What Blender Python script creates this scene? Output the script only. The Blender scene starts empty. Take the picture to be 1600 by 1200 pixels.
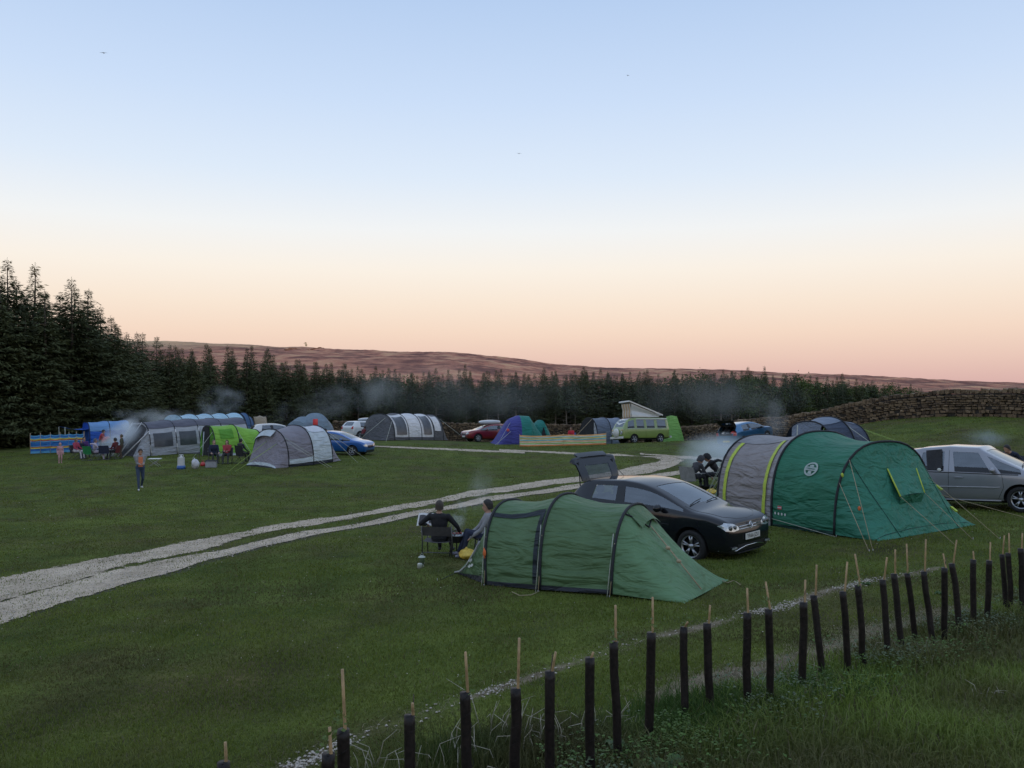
import bpy, bmesh, math, random
import numpy as np
from mathutils import Vector, Matrix, Quaternion, noise as mnoise
from mathutils.bvhtree import BVHTree

R = math.radians
scene = bpy.context.scene
COL = scene.collection
random.seed(7)
rng = np.random.default_rng(11)

# ---------------------------------------------------------------- camera
CZ = 4.4          # eye height above the lower field
F = 1300.0        # focal length in pixels of a 1600 wide picture
cam_data = bpy.data.cameras.new('camera')
cam_data.sensor_width = 36.0
cam_data.lens = F / 1600.0 * 36.0
cam_data.clip_start = 0.05
cam_data.clip_end = 20000.0
cam = bpy.data.objects.new('camera', cam_data)
COL.objects.link(cam)
cam.location = (0, 0, CZ)
cam.rotation_euler = (R(90), 0, 0)
scene.camera = cam

# ---------------------------------------------------------------- world: clear dusk sky
world = bpy.data.worlds.new('World')
scene.world = world
world.use_nodes = True
wn, wl = world.node_tree.nodes, world.node_tree.links
wn.clear()
w_out = wn.new('ShaderNodeOutputWorld')
w_bg = wn.new('ShaderNodeBackground')
w_tc = wn.new('ShaderNodeTexCoord')
w_sep = wn.new('ShaderNodeSeparateXYZ')
w_ramp = wn.new('ShaderNodeValToRGB')
w_sky = wn.new('ShaderNodeTexSky')
w_sky.sky_type = 'NISHITA'
w_sky.sun_disc = False
w_sky.sun_elevation = R(2.5)
w_sky.sun_rotation = R(165)
w_sky.altitude = 300
w_add = wn.new('ShaderNodeMixRGB')
w_add.blend_type = 'MIX'
w_add.inputs[0].default_value = 0.0
def s2l(c):
    return tuple(((v / 255.0) / 12.92 if v / 255.0 <= 0.04045 else ((v / 255.0 + 0.055) / 1.055) ** 2.4) for v in c)
SKY = [(-1.0, (120, 110, 108)), (-0.02, (184, 147, 146)), (0.0, (196, 160, 156)), (0.03, (209, 179, 168)),
       (0.06, (219, 194, 178)), (0.095, (223, 206, 191)), (0.135, (225, 216, 206)), (0.18, (218, 219, 220)),
       (0.24, (200, 211, 225)), (0.32, (183, 200, 224)), (0.42, (164, 186, 217)), (0.6, (164, 186, 218)), (1.0, (168, 189, 220))]
el = w_ramp.color_ramp.elements
while len(el) > 1:
    el.remove(el[-1])
first = True
for s, c in SKY:
    p = (s + 1) / 2
    e = el[0] if first else el.new(p)
    e.position = p
    e.color = s2l(c) + (1,)
    first = False
w_mr = wn.new('ShaderNodeMapRange')
w_mr.inputs[1].default_value = -1
w_mr.inputs[2].default_value = 1
wl.new(w_tc.outputs['Generated'], w_sep.inputs[0])
wl.new(w_sep.outputs['Z'], w_mr.inputs[0])
wl.new(w_mr.outputs[0], w_ramp.inputs[0])
# faint physical sky on top of the dusk gradient
w_sc = wn.new('ShaderNodeMixRGB')
w_sc.blend_type = 'ADD'
w_sc.inputs[0].default_value = 0.012
wl.new(w_ramp.outputs[0], w_sc.inputs[1])
wl.new(w_sky.outputs[0], w_sc.inputs[2])
wl.new(w_sc.outputs[0], w_bg.inputs[0])
w_bg.inputs[1].default_value = 1.0
wl.new(w_bg.outputs[0], w_out.inputs[0])

# ---------------------------------------------------------------- sun: last low light from behind the camera; an unseen ridge added behind the camp shades the field, only the moor still catches it
sun_data = bpy.data.lights.new('sun', 'SUN')
sun_data.energy = 4.5
sun_data.angle = R(0.6)
sun_data.color = (1.0, 0.50, 0.30)
sun = bpy.data.objects.new('sun', sun_data)
COL.objects.link(sun)
sun.location = (0, -20, 30)
_az, _el = R(-75), R(3.0)
_d = Vector((math.cos(_az) * math.cos(_el), math.sin(_az) * math.cos(_el), math.sin(_el)))   # towards the sun
sun.rotation_euler = _d.to_track_quat('Z', 'Y').to_euler()

vs = scene.view_settings
vs.view_transform = 'Standard'
vs.look = 'None'
vs.exposure = 0.30
vs.gamma = 1.0
vs.use_curve_mapping = False
scene.render.engine = 'CYCLES'
scene.cycles.use_denoising = True
scene.cycles.max_bounces = 6
scene.cycles.transparent_max_bounces = 16
scene.cycles.volume_bounces = 3
scene.cycles.volume_step_rate = 2.0
scene.cycles.volume_max_steps = 64

# ================================================================ helpers
MATS = {}
def nt_new(name):
    m = bpy.data.materials.new(name)
    m.use_nodes = True
    n, l = m.node_tree.nodes, m.node_tree.links
    n.clear()
    out = n.new('ShaderNodeOutputMaterial')
    b = n.new('ShaderNodeBsdfPrincipled')
    l.new(b.outputs[0], out.inputs[0])
    return m, n, l, b, out

def mat(name, col, rough=0.6, var=0.12, scale=6.0, bump=0.0, bscale=40.0, metal=0.0, spec=None, coat=0.0, translucent=0.0, coords='Object', emit=0.0):
    """procedural material: base colour broken up by noise, optional bump"""
    if name in MATS:
        return MATS[name]
    m, n, l, b, out = nt_new(name)
    tc = n.new('ShaderNodeTexCoord')
    no = n.new('ShaderNodeTexNoise')
    no.inputs['Scale'].default_value = scale
    no.inputs['Detail'].default_value = 4
    l.new(tc.outputs[coords], no.inputs['Vector'])
    rp = n.new('ShaderNodeValToRGB')
    a = tuple(max(0, c * (1 - var)) for c in col[:3]) + (1,)
    c2 = tuple(min(1, c * (1 + var)) for c in col[:3]) + (1,)
    rp.color_ramp.elements[0].position = 0.3
    rp.color_ramp.elements[1].position = 0.7
    rp.color_ramp.elements[0].color = a
    rp.color_ramp.elements[1].color = c2
    l.new(no.outputs[0], rp.inputs[0])
    l.new(rp.outputs[0], b.inputs['Base Color'])
    b.inputs['Roughness'].default_value = rough
    b.inputs['Metallic'].default_value = metal
    if spec is not None:
        b.inputs['Specular IOR Level'].default_value = spec
    if coat:
        b.inputs['Coat Weight'].default_value = coat
        b.inputs['Coat Roughness'].default_value = 0.04
    if bump:
        bn = n.new('ShaderNodeTexNoise')
        bn.inputs['Scale'].default_value = bscale
        bn.inputs['Detail'].default_value = 3
        l.new(tc.outputs[coords], bn.inputs['Vector'])
        bp = n.new('ShaderNodeBump')
        bp.inputs['Strength'].default_value = bump
        bp.inputs['Distance'].default_value = 0.02
        l.new(bn.outputs[0], bp.inputs['Height'])
        l.new(bp.outputs[0], b.inputs['Normal'])
    if translucent:
        tr = n.new('ShaderNodeBsdfTranslucent')
        l.new(rp.outputs[0], tr.inputs[0])
        mx = n.new('ShaderNodeMixShader')
        mx.inputs[0].default_value = translucent
        l.new(b.outputs[0], mx.inputs[1])
        l.new(tr.outputs[0], mx.inputs[2])
        l.new(mx.outputs[0], out.inputs[0])
    MATS[name] = m
    return m

def fabric(name, col, rough=0.62, var=0.10):
    key = 'fabric_' + name
    if key in MATS:
        return MATS[key]
    m = mat(key, col, rough, var, 2.5, translucent=0.12, spec=0.35)
    n, l = m.node_tree.nodes, m.node_tree.links
    b = next(q for q in n if q.type == 'BSDF_PRINCIPLED')
    tc = next(q for q in n if q.type == 'TEX_COORD')
    prev = None
    for sc, scale, dist in (((.8, 2.2, 3.0), 1.2, .16), ((1.5, 3.5, 5.5), 2.2, .03), ((1, 1, 1), 22, .004)):
        mp = n.new('ShaderNodeMapping'); mp.inputs['Scale'].default_value = sc; mp.inputs['Rotation'].default_value = (0, .25, .1)
        l.new(tc.outputs['Object'], mp.inputs[0])
        t = n.new('ShaderNodeTexNoise'); t.inputs['Scale'].default_value = scale; t.inputs['Detail'].default_value = 2; t.inputs['Distortion'].default_value = 1.1
        l.new(mp.outputs[0], t.inputs['Vector'])
        bp = n.new('ShaderNodeBump'); bp.inputs['Strength'].default_value = .8; bp.inputs['Distance'].default_value = dist
        l.new(t.outputs[0], bp.inputs['Height'])
        if prev: l.new(prev.outputs[0], bp.inputs['Normal'])
        prev = bp
    l.new(prev.outputs[0], b.inputs['Normal'])
    return m

def glass_mat(name='car_glass', tint=(0.06, 0.07, 0.075), through=0.30, ior=2.2):
    if name in MATS:
        return MATS[name]
    m, n, l, b, out = nt_new(name)
    n.remove(b)
    tr = n.new('ShaderNodeBsdfTransparent')
    tr.inputs[0].default_value = (through, through * 1.03, through * 1.05, 1)
    gl = n.new('ShaderNodeBsdfGlossy')
    gl.inputs['Roughness'].default_value = 0.03
    gl.inputs['Color'].default_value = (0.9, 0.95, 1, 1)
    fr = n.new('ShaderNodeFresnel')
    fr.inputs[0].default_value = ior
    no = n.new('ShaderNodeTexNoise')
    no.inputs['Scale'].default_value = 3
    ad = n.new('ShaderNodeMath')
    ad.operation = 'MULTIPLY_ADD'
    ad.inputs[1].default_value = 0.06
    l.new(no.outputs[0], ad.inputs[0])
    l.new(fr.outputs[0], ad.inputs[2])
    mx = n.new('ShaderNodeMixShader')
    l.new(ad.outputs[0], mx.inputs[0])
    l.new(tr.outputs[0], mx.inputs[1])
    l.new(gl.outputs[0], mx.inputs[2])
    l.new(mx.outputs[0], out.inputs[0])
    MATS[name] = m
    return m

class MB:
    """collects geometry for ONE mesh object"""
    def __init__(s):
        s.v, s.f, s.m = [], [], []
    def add(s, vs, fs, mi=0):
        o = len(s.v)
        s.v.extend(tuple(p) for p in vs)
        s.f.extend(tuple(o + i for i in f) for f in fs)
        s.m.extend([mi] * len(fs))
        return s
    def box(s, c, d, rot=None, mi=0):
        x, y, z = d[0] / 2, d[1] / 2, d[2] / 2
        P = [Vector((sx * x, sy * y, sz * z)) for sx in (-1, 1) for sy in (-1, 1) for sz in (-1, 1)]
        if rot is not None:
            P = [rot @ p for p in P]
        c = Vector(c)
        return s.add([p + c for p in P], [(0, 1, 3, 2), (4, 6, 7, 5), (0, 4, 5, 1), (2, 3, 7, 6), (0, 2, 6, 4), (1, 5, 7, 3)], mi)
    def tube(s, path, r, n=6, mi=0, cap=True, flat=1.0):
        P = [Vector(p) for p in path]
        rs = r if isinstance(r, (list, tuple)) else [r] * len(P)
        vs, fs = [], []
        prev = None
        for i, p in enumerate(P):
            t = (P[min(i + 1, len(P) - 1)] - P[max(i - 1, 0)])
            if t.length < 1e-9:
                t = Vector((0, 0, 1))
            t.normalize()
            if prev is None:
                up = Vector((0, 0, 1)) if abs(t.z) < 0.9 else Vector((1, 0, 0))
                a = t.cross(up).normalized()
            else:
                a = (prev - t * prev.dot(t))
                a = a.normalized() if a.length > 1e-6 else t.orthogonal().normalized()
            prev = a
            b = t.cross(a)
            for k in range(n):
                an = 2 * math.pi * k / n
                vs.append(p + a * (rs[i] * math.cos(an)) + b * (rs[i] * math.sin(an) * flat))
        for i in range(len(P) - 1):
            for k in range(n):
                fs.append((i * n + k, i * n + (k + 1) % n, (i + 1) * n + (k + 1) % n, (i + 1) * n + k))
        if cap:
            fs.append(tuple(range(n - 1, -1, -1)))
            fs.append(tuple((len(P) - 1) * n + k for k in range(n)))
        return s.add(vs, fs, mi)
    def ell(s, c, r, rot=None, nu=10, nv=7, mi=0):
        c = Vector(c)
        vs, fs = [], []
        for j in range(nv + 1):
            th = math.pi * j / nv
            for i in range(nu):
                ph = 2 * math.pi * i / nu
                p = Vector((r[0] * math.sin(th) * math.cos(ph), r[1] * math.sin(th) * math.sin(ph), r[2] * math.cos(th)))
                if rot is not None:
                    p = rot @ p
                vs.append(c + p)
        for j in range(nv):
            for i in range(nu):
                fs.append((j * nu + i, (j + 1) * nu + i, (j + 1) * nu + (i + 1) % nu, j * nu + (i + 1) % nu))
        return s.add(vs, fs, mi)
    def grid(s, fn, nu, nv, mi=0, u0=0, u1=1, v0=0, v1=1):
        vs = [fn(u0 + (u1 - u0) * i / nu, v0 + (v1 - v0) * j / nv) for i in range(nu + 1) for j in range(nv + 1)]
        fs = [(i * (nv + 1) + j, (i + 1) * (nv + 1) + j, (i + 1) * (nv + 1) + j + 1, i * (nv + 1) + j + 1) for i in range(nu) for j in range(nv)]
        return s.add(vs, fs, mi)
    def lathe(s, prof, n=16, c=(0, 0, 0), rot=None, mi=0):
        """prof: (radius, height) pairs round local z"""
        c = Vector(c)
        vs, fs = [], []
        for (r, z) in prof:
            for k in range(n):
                p = Vector((r * math.cos(2 * math.pi * k / n), r * math.sin(2 * math.pi * k / n), z))
                if rot is not None:
                    p = rot @ p
                vs.append(c + p)
        for i in range(len(prof) - 1):
            for k in range(n):
                fs.append((i * n + k, i * n + (k + 1) % n, (i + 1) * n + (k + 1) % n, (i + 1) * n + k))
        return s.add(vs, fs, mi)
    def mesh(s, name):
        me = bpy.data.meshes.new(name)
        me.from_pydata([tuple(p) for p in s.v], [], s.f)
        return me
    def build(s, name, m, parent=None, smooth=True):
        me = s.mesh(name)
        ms = m if isinstance(m, (list, tuple)) else [m]
        for q in ms:
            me.materials.append(q)
        if len(ms) > 1:
            me.polygons.foreach_set('material_index', s.m)
        if smooth:
            me.polygons.foreach_set('use_smooth', [True] * len(me.polygons))
        me.update()
        return link(name, me, parent)

def link(name, me, parent=None):
    o = bpy.data.objects.new(name, me)
    COL.objects.link(o)
    if parent is not None:
        o.parent = parent
    return o

def tag(o, label=None, cat=None, group=None, kind=None):
    if label: o['label'] = label
    if cat: o['category'] = cat
    if group: o['group'] = group
    if kind: o['kind'] = kind
    return o

def mesh_np(name, V, T, m, parent=None, smooth=False, vcol=None):
    """big mesh straight from arrays: V (n,3), T (k,3)"""
    me = bpy.data.meshes.new(name)
    V = np.asarray(V, np.float32); T = np.asarray(T, np.int32)
    k = T.shape[1]
    me.vertices.add(len(V)); me.vertices.foreach_set('co', V.ravel())
    me.loops.add(T.size); me.loops.foreach_set('vertex_index', T.ravel())
    me.polygons.add(len(T))
    me.polygons.foreach_set('loop_start', np.arange(0, T.size, k, dtype=np.int32))
    if smooth:
        me.polygons.foreach_set('use_smooth', np.ones(len(T), bool))
    me.materials.append(m)
    if vcol is not None:
        at = me.color_attributes.new('tone', 'FLOAT_COLOR', 'POINT')
        c = np.ones((len(V), 4), np.float32)
        c[:, :3] = vcol
        at.data.foreach_set('color', c.ravel())
    me.update(calc_edges=True)
    return link(name, me, parent)

def evaluated(o):
    dg = bpy.context.evaluated_depsgraph_get()
    return bpy.data.meshes.new_from_object(o.evaluated_get(dg), depsgraph=dg)

# ================================================================ terrain
def P(px, py, d):
    return ((px - 800) / F * d, d, CZ - (py - 600) / F * d)
_ctrl = [P(690, 870, 17.0), P(755, 916, 13.3), P(956, 932, 12.3), P(1070, 942, 11.85), P(1140, 905, 13.1),
         P(1090, 868, 16.25), (1.4, 18.9, CZ - 3.5), P(1350, 842, 16.7), P(1225, 822, 18.2), P(1520, 820, 17.7), P(1590, 803, 20.0),
         P(219, 766, 35), P(420, 732, 43), P(90, 708, 58), P(578, 688, 66), P(995, 693, 63), P(740, 690, 66), P(1130, 703, 52),
         P(1600, 652, 40), P(1390, 655, 47), P(1080, 688, 57), P(700, 690, 72), P(1090, 766, 28), P(0, 940, 14.2),
         (-60, 85, CZ - 5.4), (-25, 14, CZ - 4.0), (0, 130, CZ - 7.5), (60, 60, CZ - 1.2), (-130, 100, CZ - 6.5), (110, 160, CZ - 7.0),
         (60, 30, CZ - 0.6), (30, 28, CZ - 2.0), (-60, 30, CZ - 5.0), (-14, 22, CZ - 4.0), (-5, 27, CZ - 4.15), (4, 40, CZ - 4.3),
         (0.885, 5.4, CZ - 2.37), (5.86, 9.56, CZ - 2.64), (-0.81, 3.98, CZ - 2.4), (2.5, 3, CZ - 2.05), (6, 5, CZ - 2.0),
         (0, 0, CZ - 1.7), (10, 10, CZ - 2.4), (-4, 2, CZ - 2.6), (-4, 7, CZ - 3.1), (16, 12, CZ - 2.5), (-20, -5, CZ - 3.0), (20, -5, CZ - 1.4),
         P(1050, 992, 9.3), P(700, 1107, 6.9), (-9, 9, CZ - 3.45), (60, -40, CZ), (-60, -40, CZ - 3), (300, 100, CZ - 4), (-300, 100, CZ - 8),
         (40, 110, CZ - 7), (-60, 160, CZ - 8.5), (0, 260, CZ - 14), (160, 260, CZ - 13), (-200, 260, CZ - 12), (45, 75, CZ - 4.0), (28, 60, CZ - 4.3)]
_C = np.array(_ctrl, float)
def _tps_k(r2):
    return 0.5 * r2 * np.log(np.maximum(r2, 1e-12))
_n = len(_C)
_d2 = ((_C[:, None, :2] - _C[None, :, :2]) ** 2).sum(-1)
_A = np.zeros((_n + 3, _n + 3))
_A[:_n, :_n] = _tps_k(_d2) + np.eye(_n) * 6.0
_A[:_n, _n] = 1; _A[:_n, _n + 1:] = _C[:, :2]; _A[_n:, :_n] = _A[:_n, _n:].T
_W = np.linalg.solve(_A, np.concatenate([_C[:, 2], np.zeros(3)]))
def ground_np(X, Y):
    X = np.asarray(X, float); Y = np.asarray(Y, float)
    sh = X.shape
    x, y = X.ravel(), Y.ravel()
    z = np.zeros_like(x)
    for s in range(0, len(x), 20000):
        a, b = x[s:s + 20000], y[s:s + 20000]
        d2 = (a[:, None] - _C[None, :, 0]) ** 2 + (b[:, None] - _C[None, :, 1]) ** 2
        z[s:s + 20000] = _tps_k(d2) @ _W[:_n] + _W[_n] + _W[_n + 1] * a + _W[_n + 2] * b
    near = np.exp(-(y / 60.0) ** 2)
    z += near * (0.02 * np.sin(x * 1.3 + 0.7 * y) + 0.018 * np.sin(y * 1.9 - x * 0.6 + 1) + 0.01 * np.sin(x * 3.1 + y * 2.3))
    return z.reshape(sh)
def ground(x, y):
    return float(ground_np(np.array([x]), np.array([y]))[0])
def gnormal(x, y, e=0.6):
    dx = (ground(x + e, y) - ground(x - e, y)) / (2 * e)
    dy = (ground(x, y + e) - ground(x, y - e)) / (2 * e)
    return Vector((-dx, -dy, 1)).normalized()
def on_ground(px, py):
    """where the line of sight through a pixel of the photograph meets the field"""
    t = np.concatenate([np.arange(2.5, 30, 0.02), np.arange(30, 140, 0.1)])
    x = (px - 800) / F * t; z = CZ - (py - 600) / F * t
    g = ground_np(x, t)
    i = np.argmax(z <= g)
    if z[i] > g[i]: i = len(t) - 1
    return Vector((x[i], t[i], g[i]))
def to_px(p):
    return (800 + p[0] / p[1] * F, 600 - (p[2] - CZ) / p[1] * F)
def thing(name, label, cat, x, y, rz=0.0, group=None, tilt=False, dz=0.0):
    o = bpy.data.objects.new(name, None)
    o.empty_display_size = 0.2
    COL.objects.link(o)
    o.location = (x, y, ground(x, y) + dz)
    q = Quaternion((0, 0, 1), rz)
    if tilt:
        q = Vector((0, 0, 1)).rotation_difference(gnormal(x, y)) @ q
    o.rotation_euler = q.to_euler()
    tag(o, label, cat, group)
    return o
def text_mesh(txt, size, m, name, parent, M, extrude=0.001, align='CENTER'):
    cu = bpy.data.curves.new(name, 'FONT')
    cu.body = txt
    cu.size = size
    cu.align_x = align
    cu.align_y = 'CENTER'
    cu.extrude = extrude
    cu.resolution_u = 3
    t = bpy.data.objects.new(name, cu)
    COL.objects.link(t)
    bpy.context.view_layer.update()
    me = evaluated(t)
    bpy.data.objects.remove(t)
    bpy.data.curves.remove(cu)
    me.transform(M)
    me.materials.clear()
    me.materials.append(m)
    return link(name, me, parent)
# ================================================================ track, worn ground and other masks
def px_line(pts):
    return [on_ground(a, b) for a, b in pts]
RUTS = [  # far edge and near edge of each bare strip
    ([(-420, 1000), (-200, 950), (0, 907), (150, 876), (281, 851), (412, 825), (600, 795), (765, 764), (885, 747), (930, 742), (985, 731), (1025, 723), (1036, 719), (1026, 715), (975, 710.5), (860, 706), (780, 702.5)],
     [(-420, 1060), (-200, 1000), (0, 939), (150, 895), (289, 864), (412, 832), (600, 801), (765, 771), (885, 755), (940, 750), (1015, 739), (1050, 729), (1068, 719), (1040, 713.5), (975, 712.6), (860, 708), (780, 704.2)]),
    ([(-420, 1075), (-200, 1010), (0, 945), (131, 907), (300, 868), (412, 845), (600, 809), (765, 776), (900, 757), (1039, 739), (1075, 734), (1130, 729)],
     [(-420, 1130), (-200, 1052), (0, 973), (75, 949), (187, 915), (319, 877), (412, 854), (600, 818), (765, 784), (900, 764), (1039, 745), (1075, 740), (1130, 735)]),
    ([(1000, 708.3), (1040, 711), (1080, 713.5), (1130, 716)], [(1000, 710.2), (1040, 713.2), (1080, 717.5), (1130, 721)]),
    ([(820, 706.3), (760, 703.8), (690, 700.7), (620, 698), (559, 695.2)], [(820, 708.4), (760, 706.3), (690, 703), (620, 699.8), (559, 697.4)]),
]
def resample(L, n):
    L = [Vector(p) for p in L]
    d = [0]
    for i in range(1, len(L)): d.append(d[-1] + (L[i] - L[i - 1]).length)
    out = []
    for k in range(n):
        t = d[-1] * k / (n - 1)
        i = max(j for j in range(len(d)) if d[j] <= t + 1e-9)
        i = min(i, len(L) - 2)
        u = (t - d[i]) / max(1e-9, d[i + 1] - d[i])
        out.append(L[i].lerp(L[i + 1], u))
    return out
ribbons = []
for far, near in RUTS:
    a, b = px_line(far), px_line(near)
    A, B = [], []
    for i in range(len(a) - 1):        # keep the two edges in step
        nseg = max(2, int(max((a[i + 1] - a[i]).length, (b[i + 1] - b[i]).length) / 0.3))
        for k in range(nseg):
            A.append(a[i].lerp(a[i + 1], k / nseg)); B.append(b[i].lerp(b[i + 1], k / nseg))
    A.append(a[-1]); B.append(b[-1])
    ribbons.append((A, B))
_rc = []
for A, B in ribbons:
    for p, q in zip(A, B):
        n_ = max(2, int((p - q).length / .16))
        _rc += [p.lerp(q, (k + .5) / n_)[:] for k in range(n_)]
RUT_C = np.array(_rc)
RUT_C = np.column_stack([RUT_C, np.full(len(RUT_C), .1)])
GRAVEL_LINE = [on_ground(*p) for p in [(330, 1260), (480, 1192), (560, 1150), (690, 1106), (790, 1072), (870, 1045), (960, 1015), (1050, 990), (1130, 970), (1250, 940), (1300, 922), (1370, 905), (1460, 888)]]
GRV = np.array([p[:] for p in resample(GRAVEL_LINE, 160)])
STRAW = [on_ground(*p) for p in [(1060, 1085), (1120, 1062), (1200, 1048), (1290, 1020), (1360, 985), (1440, 970), (1500, 950)]]
STW = np.array([p[:] for p in resample(STRAW, 60)])
TUBE_LINE = np.array([(-3.0, 2.1), (-0.81, 3.98), (0.885, 5.4), (5.86, 9.56), (9, 12.4)])
def near_dist(X, Y, L):
    X = np.asarray(X); Y = np.asarray(Y)
    out = np.full(X.shape, 1e9)
    for s in range(0, len(X), 8000):
        d = (X[s:s + 8000, None] - L[None, :, 0]) ** 2 + (Y[s:s + 8000, None] - L[None, :, 1]) ** 2
        out[s:s + 8000] = np.sqrt(d.min(1))
    return out
_gx0, _gy0, _gs = -30.0, 3.0, 0.1
_gd = np.full((650, 900), 1.2)
_wi = np.arange(-11, 12)
for (cx, cy) in RUT_C[:, :2]:
    i0, j0 = int((cx - _gx0) / _gs), int((cy - _gy0) / _gs)
    ii, jj = i0 + _wi, j0 + _wi
    ii = ii[(ii >= 0) & (ii < 650)]; jj = jj[(jj >= 0) & (jj < 900)]
    if len(ii) == 0 or len(jj) == 0: continue
    d = np.sqrt(((ii * _gs + _gx0 - cx) ** 2)[:, None] + ((jj * _gs + _gy0 - cy) ** 2)[None, :])
    w = _gd[ii[0]:ii[-1] + 1, jj[0]:jj[-1] + 1]
    np.minimum(w, d, out=w)
def rut_mask(X, Y):
    """distance to the nearest wheel rut, below 0 inside it"""
    i = np.clip(((np.asarray(X) - _gx0) / _gs + .5).astype(int), 0, 649); j = np.clip(((np.asarray(Y) - _gy0) / _gs + .5).astype(int), 0, 899)
    return _gd[i, j] - .1
def bank_side(X, Y):
    """signed distance from the tree row, positive on the camera side"""
    a, b = np.array([0.885, 5.4]), np.array([5.86, 9.56])
    d = (b - a) / np.linalg.norm(b - a)
    return -((X - a[0]) * (-d[1]) + (Y - a[1]) * d[0])

# ================================================================ ground
def axis(a, b, fine, lo, hi, g):
    xs = list(np.arange(a, b + 1e-6, fine))
    s = fine
    while xs[-1] < hi:
        s *= g; xs.append(xs[-1] + s)
    s = fine
    while xs[0] > lo:
        s *= g; xs.insert(0, xs[0] - s)
    return np.array(xs)
gx = axis(-7, 9, 0.16, -330, 330, 1.05)
gy = axis(2.5, 15, 0.16, -60, 300, 1.035)
GX, GY = np.meshgrid(gx, gy, indexing='ij')
GZ = ground_np(GX, GY)
V = np.stack([GX.ravel(), GY.ravel(), GZ.ravel()], 1)
ni, nj = GX.shape
I = np.arange(ni * nj).reshape(ni, nj)
Q = np.stack([I[:-1, :-1].ravel(), I[1:, :-1].ravel(), I[1:, 1:].ravel(), I[:-1, 1:].ravel()], 1)
vx, vy = V[:, 0], V[:, 1]
sd = near_dist(vx, vy, STW); gd = near_dist(vx, vy, GRV)
worn = np.exp(-(sd / 0.34) ** 2) * np.clip(1.05 - .28 * np.abs(vx - 2.0), .35, 1) + np.exp(-(gd / 0.15) ** 2) * (.6 + .35 * np.sin(vx * 2.1 + vy))
rd = rut_mask(vx, vy)
rutn = np.exp(-np.maximum(rd, 0) / 0.35)
tone = np.stack([np.clip(worn, 0, 1), np.clip(rutn, 0, 1), np.clip(bank_side(vx, vy) * 0.5 + 0.5, 0, 1)], 1)
def ground_material():
    m, n, l, b, out = nt_new('meadow')
    tc = n.new('ShaderNodeTexCoord')
    def nz(scale, det=5, vec=None, rough=0.55):
        t = n.new('ShaderNodeTexNoise'); t.inputs['Scale'].default_value = scale; t.inputs['Detail'].default_value = det
        t.inputs['Roughness'].default_value = rough
        l.new(vec or tc.outputs['Object'], t.inputs['Vector']); return t
    def ramp(src, p0, c0, p1, c1):
        r = n.new('ShaderNodeValToRGB'); r.color_ramp.elements[0].position = p0; r.color_ramp.elements[1].position = p1
        r.color_ramp.elements[0].color = c0 + (1,); r.color_ramp.elements[1].color = c1 + (1,)
        l.new(src, r.inputs[0]); return r
    def mix(f, a, c, mode='MIX'):
        x = n.new('ShaderNodeMixRGB'); x.blend_type = mode
        if isinstance(f, float): x.inputs[0].default_value = f
        else: l.new(f, x.inputs[0])
        l.new(a, x.inputs[1]); l.new(c, x.inputs[2]); return x
    big = ramp(nz(0.13, 4).outputs[0], 0.35, (0.080, 0.110, 0.022), 0.68, (0.122, 0.152, 0.034))
    brown = ramp(nz(0.31, 6, rough=.65).outputs[0], 0.46, (0, 0, 0), 0.66, (1, 1, 1))
    big = mix(brown.outputs[0], big.outputs[0], ramp(nz(2, 4).outputs[0], .3, (0.070, 0.066, 0.026), .7, (0.112, 0.098, 0.042)).outputs[0])
    med = ramp(nz(1.1, 6).outputs[0], 0.3, (0.55, 0.6, 0.55), 0.72, (1.25, 1.2, 1.15))
    c1 = mix(1.0, big.outputs[0], med.outputs[0], 'MULTIPLY')
    fine = ramp(nz(26, 4, rough=0.7).outputs[0], 0.28, (0.4, 0.45, 0.4), 0.75, (1.45, 1.4, 1.3))
    c2 = mix(1.0, c1.outputs[0], fine.outputs[0], 'MULTIPLY')
    dirt = ramp(nz(3.3, 6).outputs[0], 0.3, (0.09, 0.072, 0.045), 0.7, (0.26, 0.21, 0.14))
    at = n.new('ShaderNodeAttribute'); at.attribute_name = 'tone'
    sp = n.new('ShaderNodeSeparateColor'); l.new(at.outputs['Color'], sp.inputs[0])
    nd = nz(5, 5)
    ad = n.new('ShaderNodeMath'); ad.operation = 'MULTIPLY_ADD'; ad.inputs[1].default_value = 0.9; l.new(nd.outputs[0], ad.inputs[0]); ad.inputs[2].default_value = -0.45
    wsum = n.new('ShaderNodeMath'); wsum.operation = 'ADD'; l.new(sp.outputs[0], wsum.inputs[0]); l.new(ad.outputs[0], wsum.inputs[1])
    wr = ramp(wsum.outputs[0], 0.35, (0, 0, 0), 0.7, (1, 1, 1))
    c3 = mix(wr.outputs[0], c2.outputs[0], dirt.outputs[0])
    rs = n.new('ShaderNodeMath'); rs.operation = 'ADD'; l.new(sp.outputs[1], rs.inputs[0]); l.new(ad.outputs[0], rs.inputs[1])
    rr = ramp(rs.outputs[0], 0.55, (0, 0, 0), 1.0, (1, 1, 1))
    soil = ramp(nz(9, 5).outputs[0], 0.3, (0.035, 0.032, 0.022), 0.75, (0.10, 0.095, 0.07))
    c4 = mix(rr.outputs[0], c3.outputs[0], soil.outputs[0])
    l.new(c4.outputs[0], b.inputs['Base Color'])
    b.inputs['Roughness'].default_value = 0.95
    b.inputs['Specular IOR Level'].default_value = 0.1
    bp = n.new('ShaderNodeBump'); bp.inputs['Strength'].default_value = 0.6; bp.inputs['Distance'].default_value = 0.04
    l.new(nz(18, 6, rough=0.7).outputs[0], bp.inputs['Height']); l.new(bp.outputs[0], b.inputs['Normal'])
    return m
M_GROUND = ground_material()
g = mesh_np('ground', V, Q, M_GROUND, smooth=True, vcol=tone)
tag(g, 'green mown camping field sloping away from a grassy bank', kind='structure')

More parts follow.
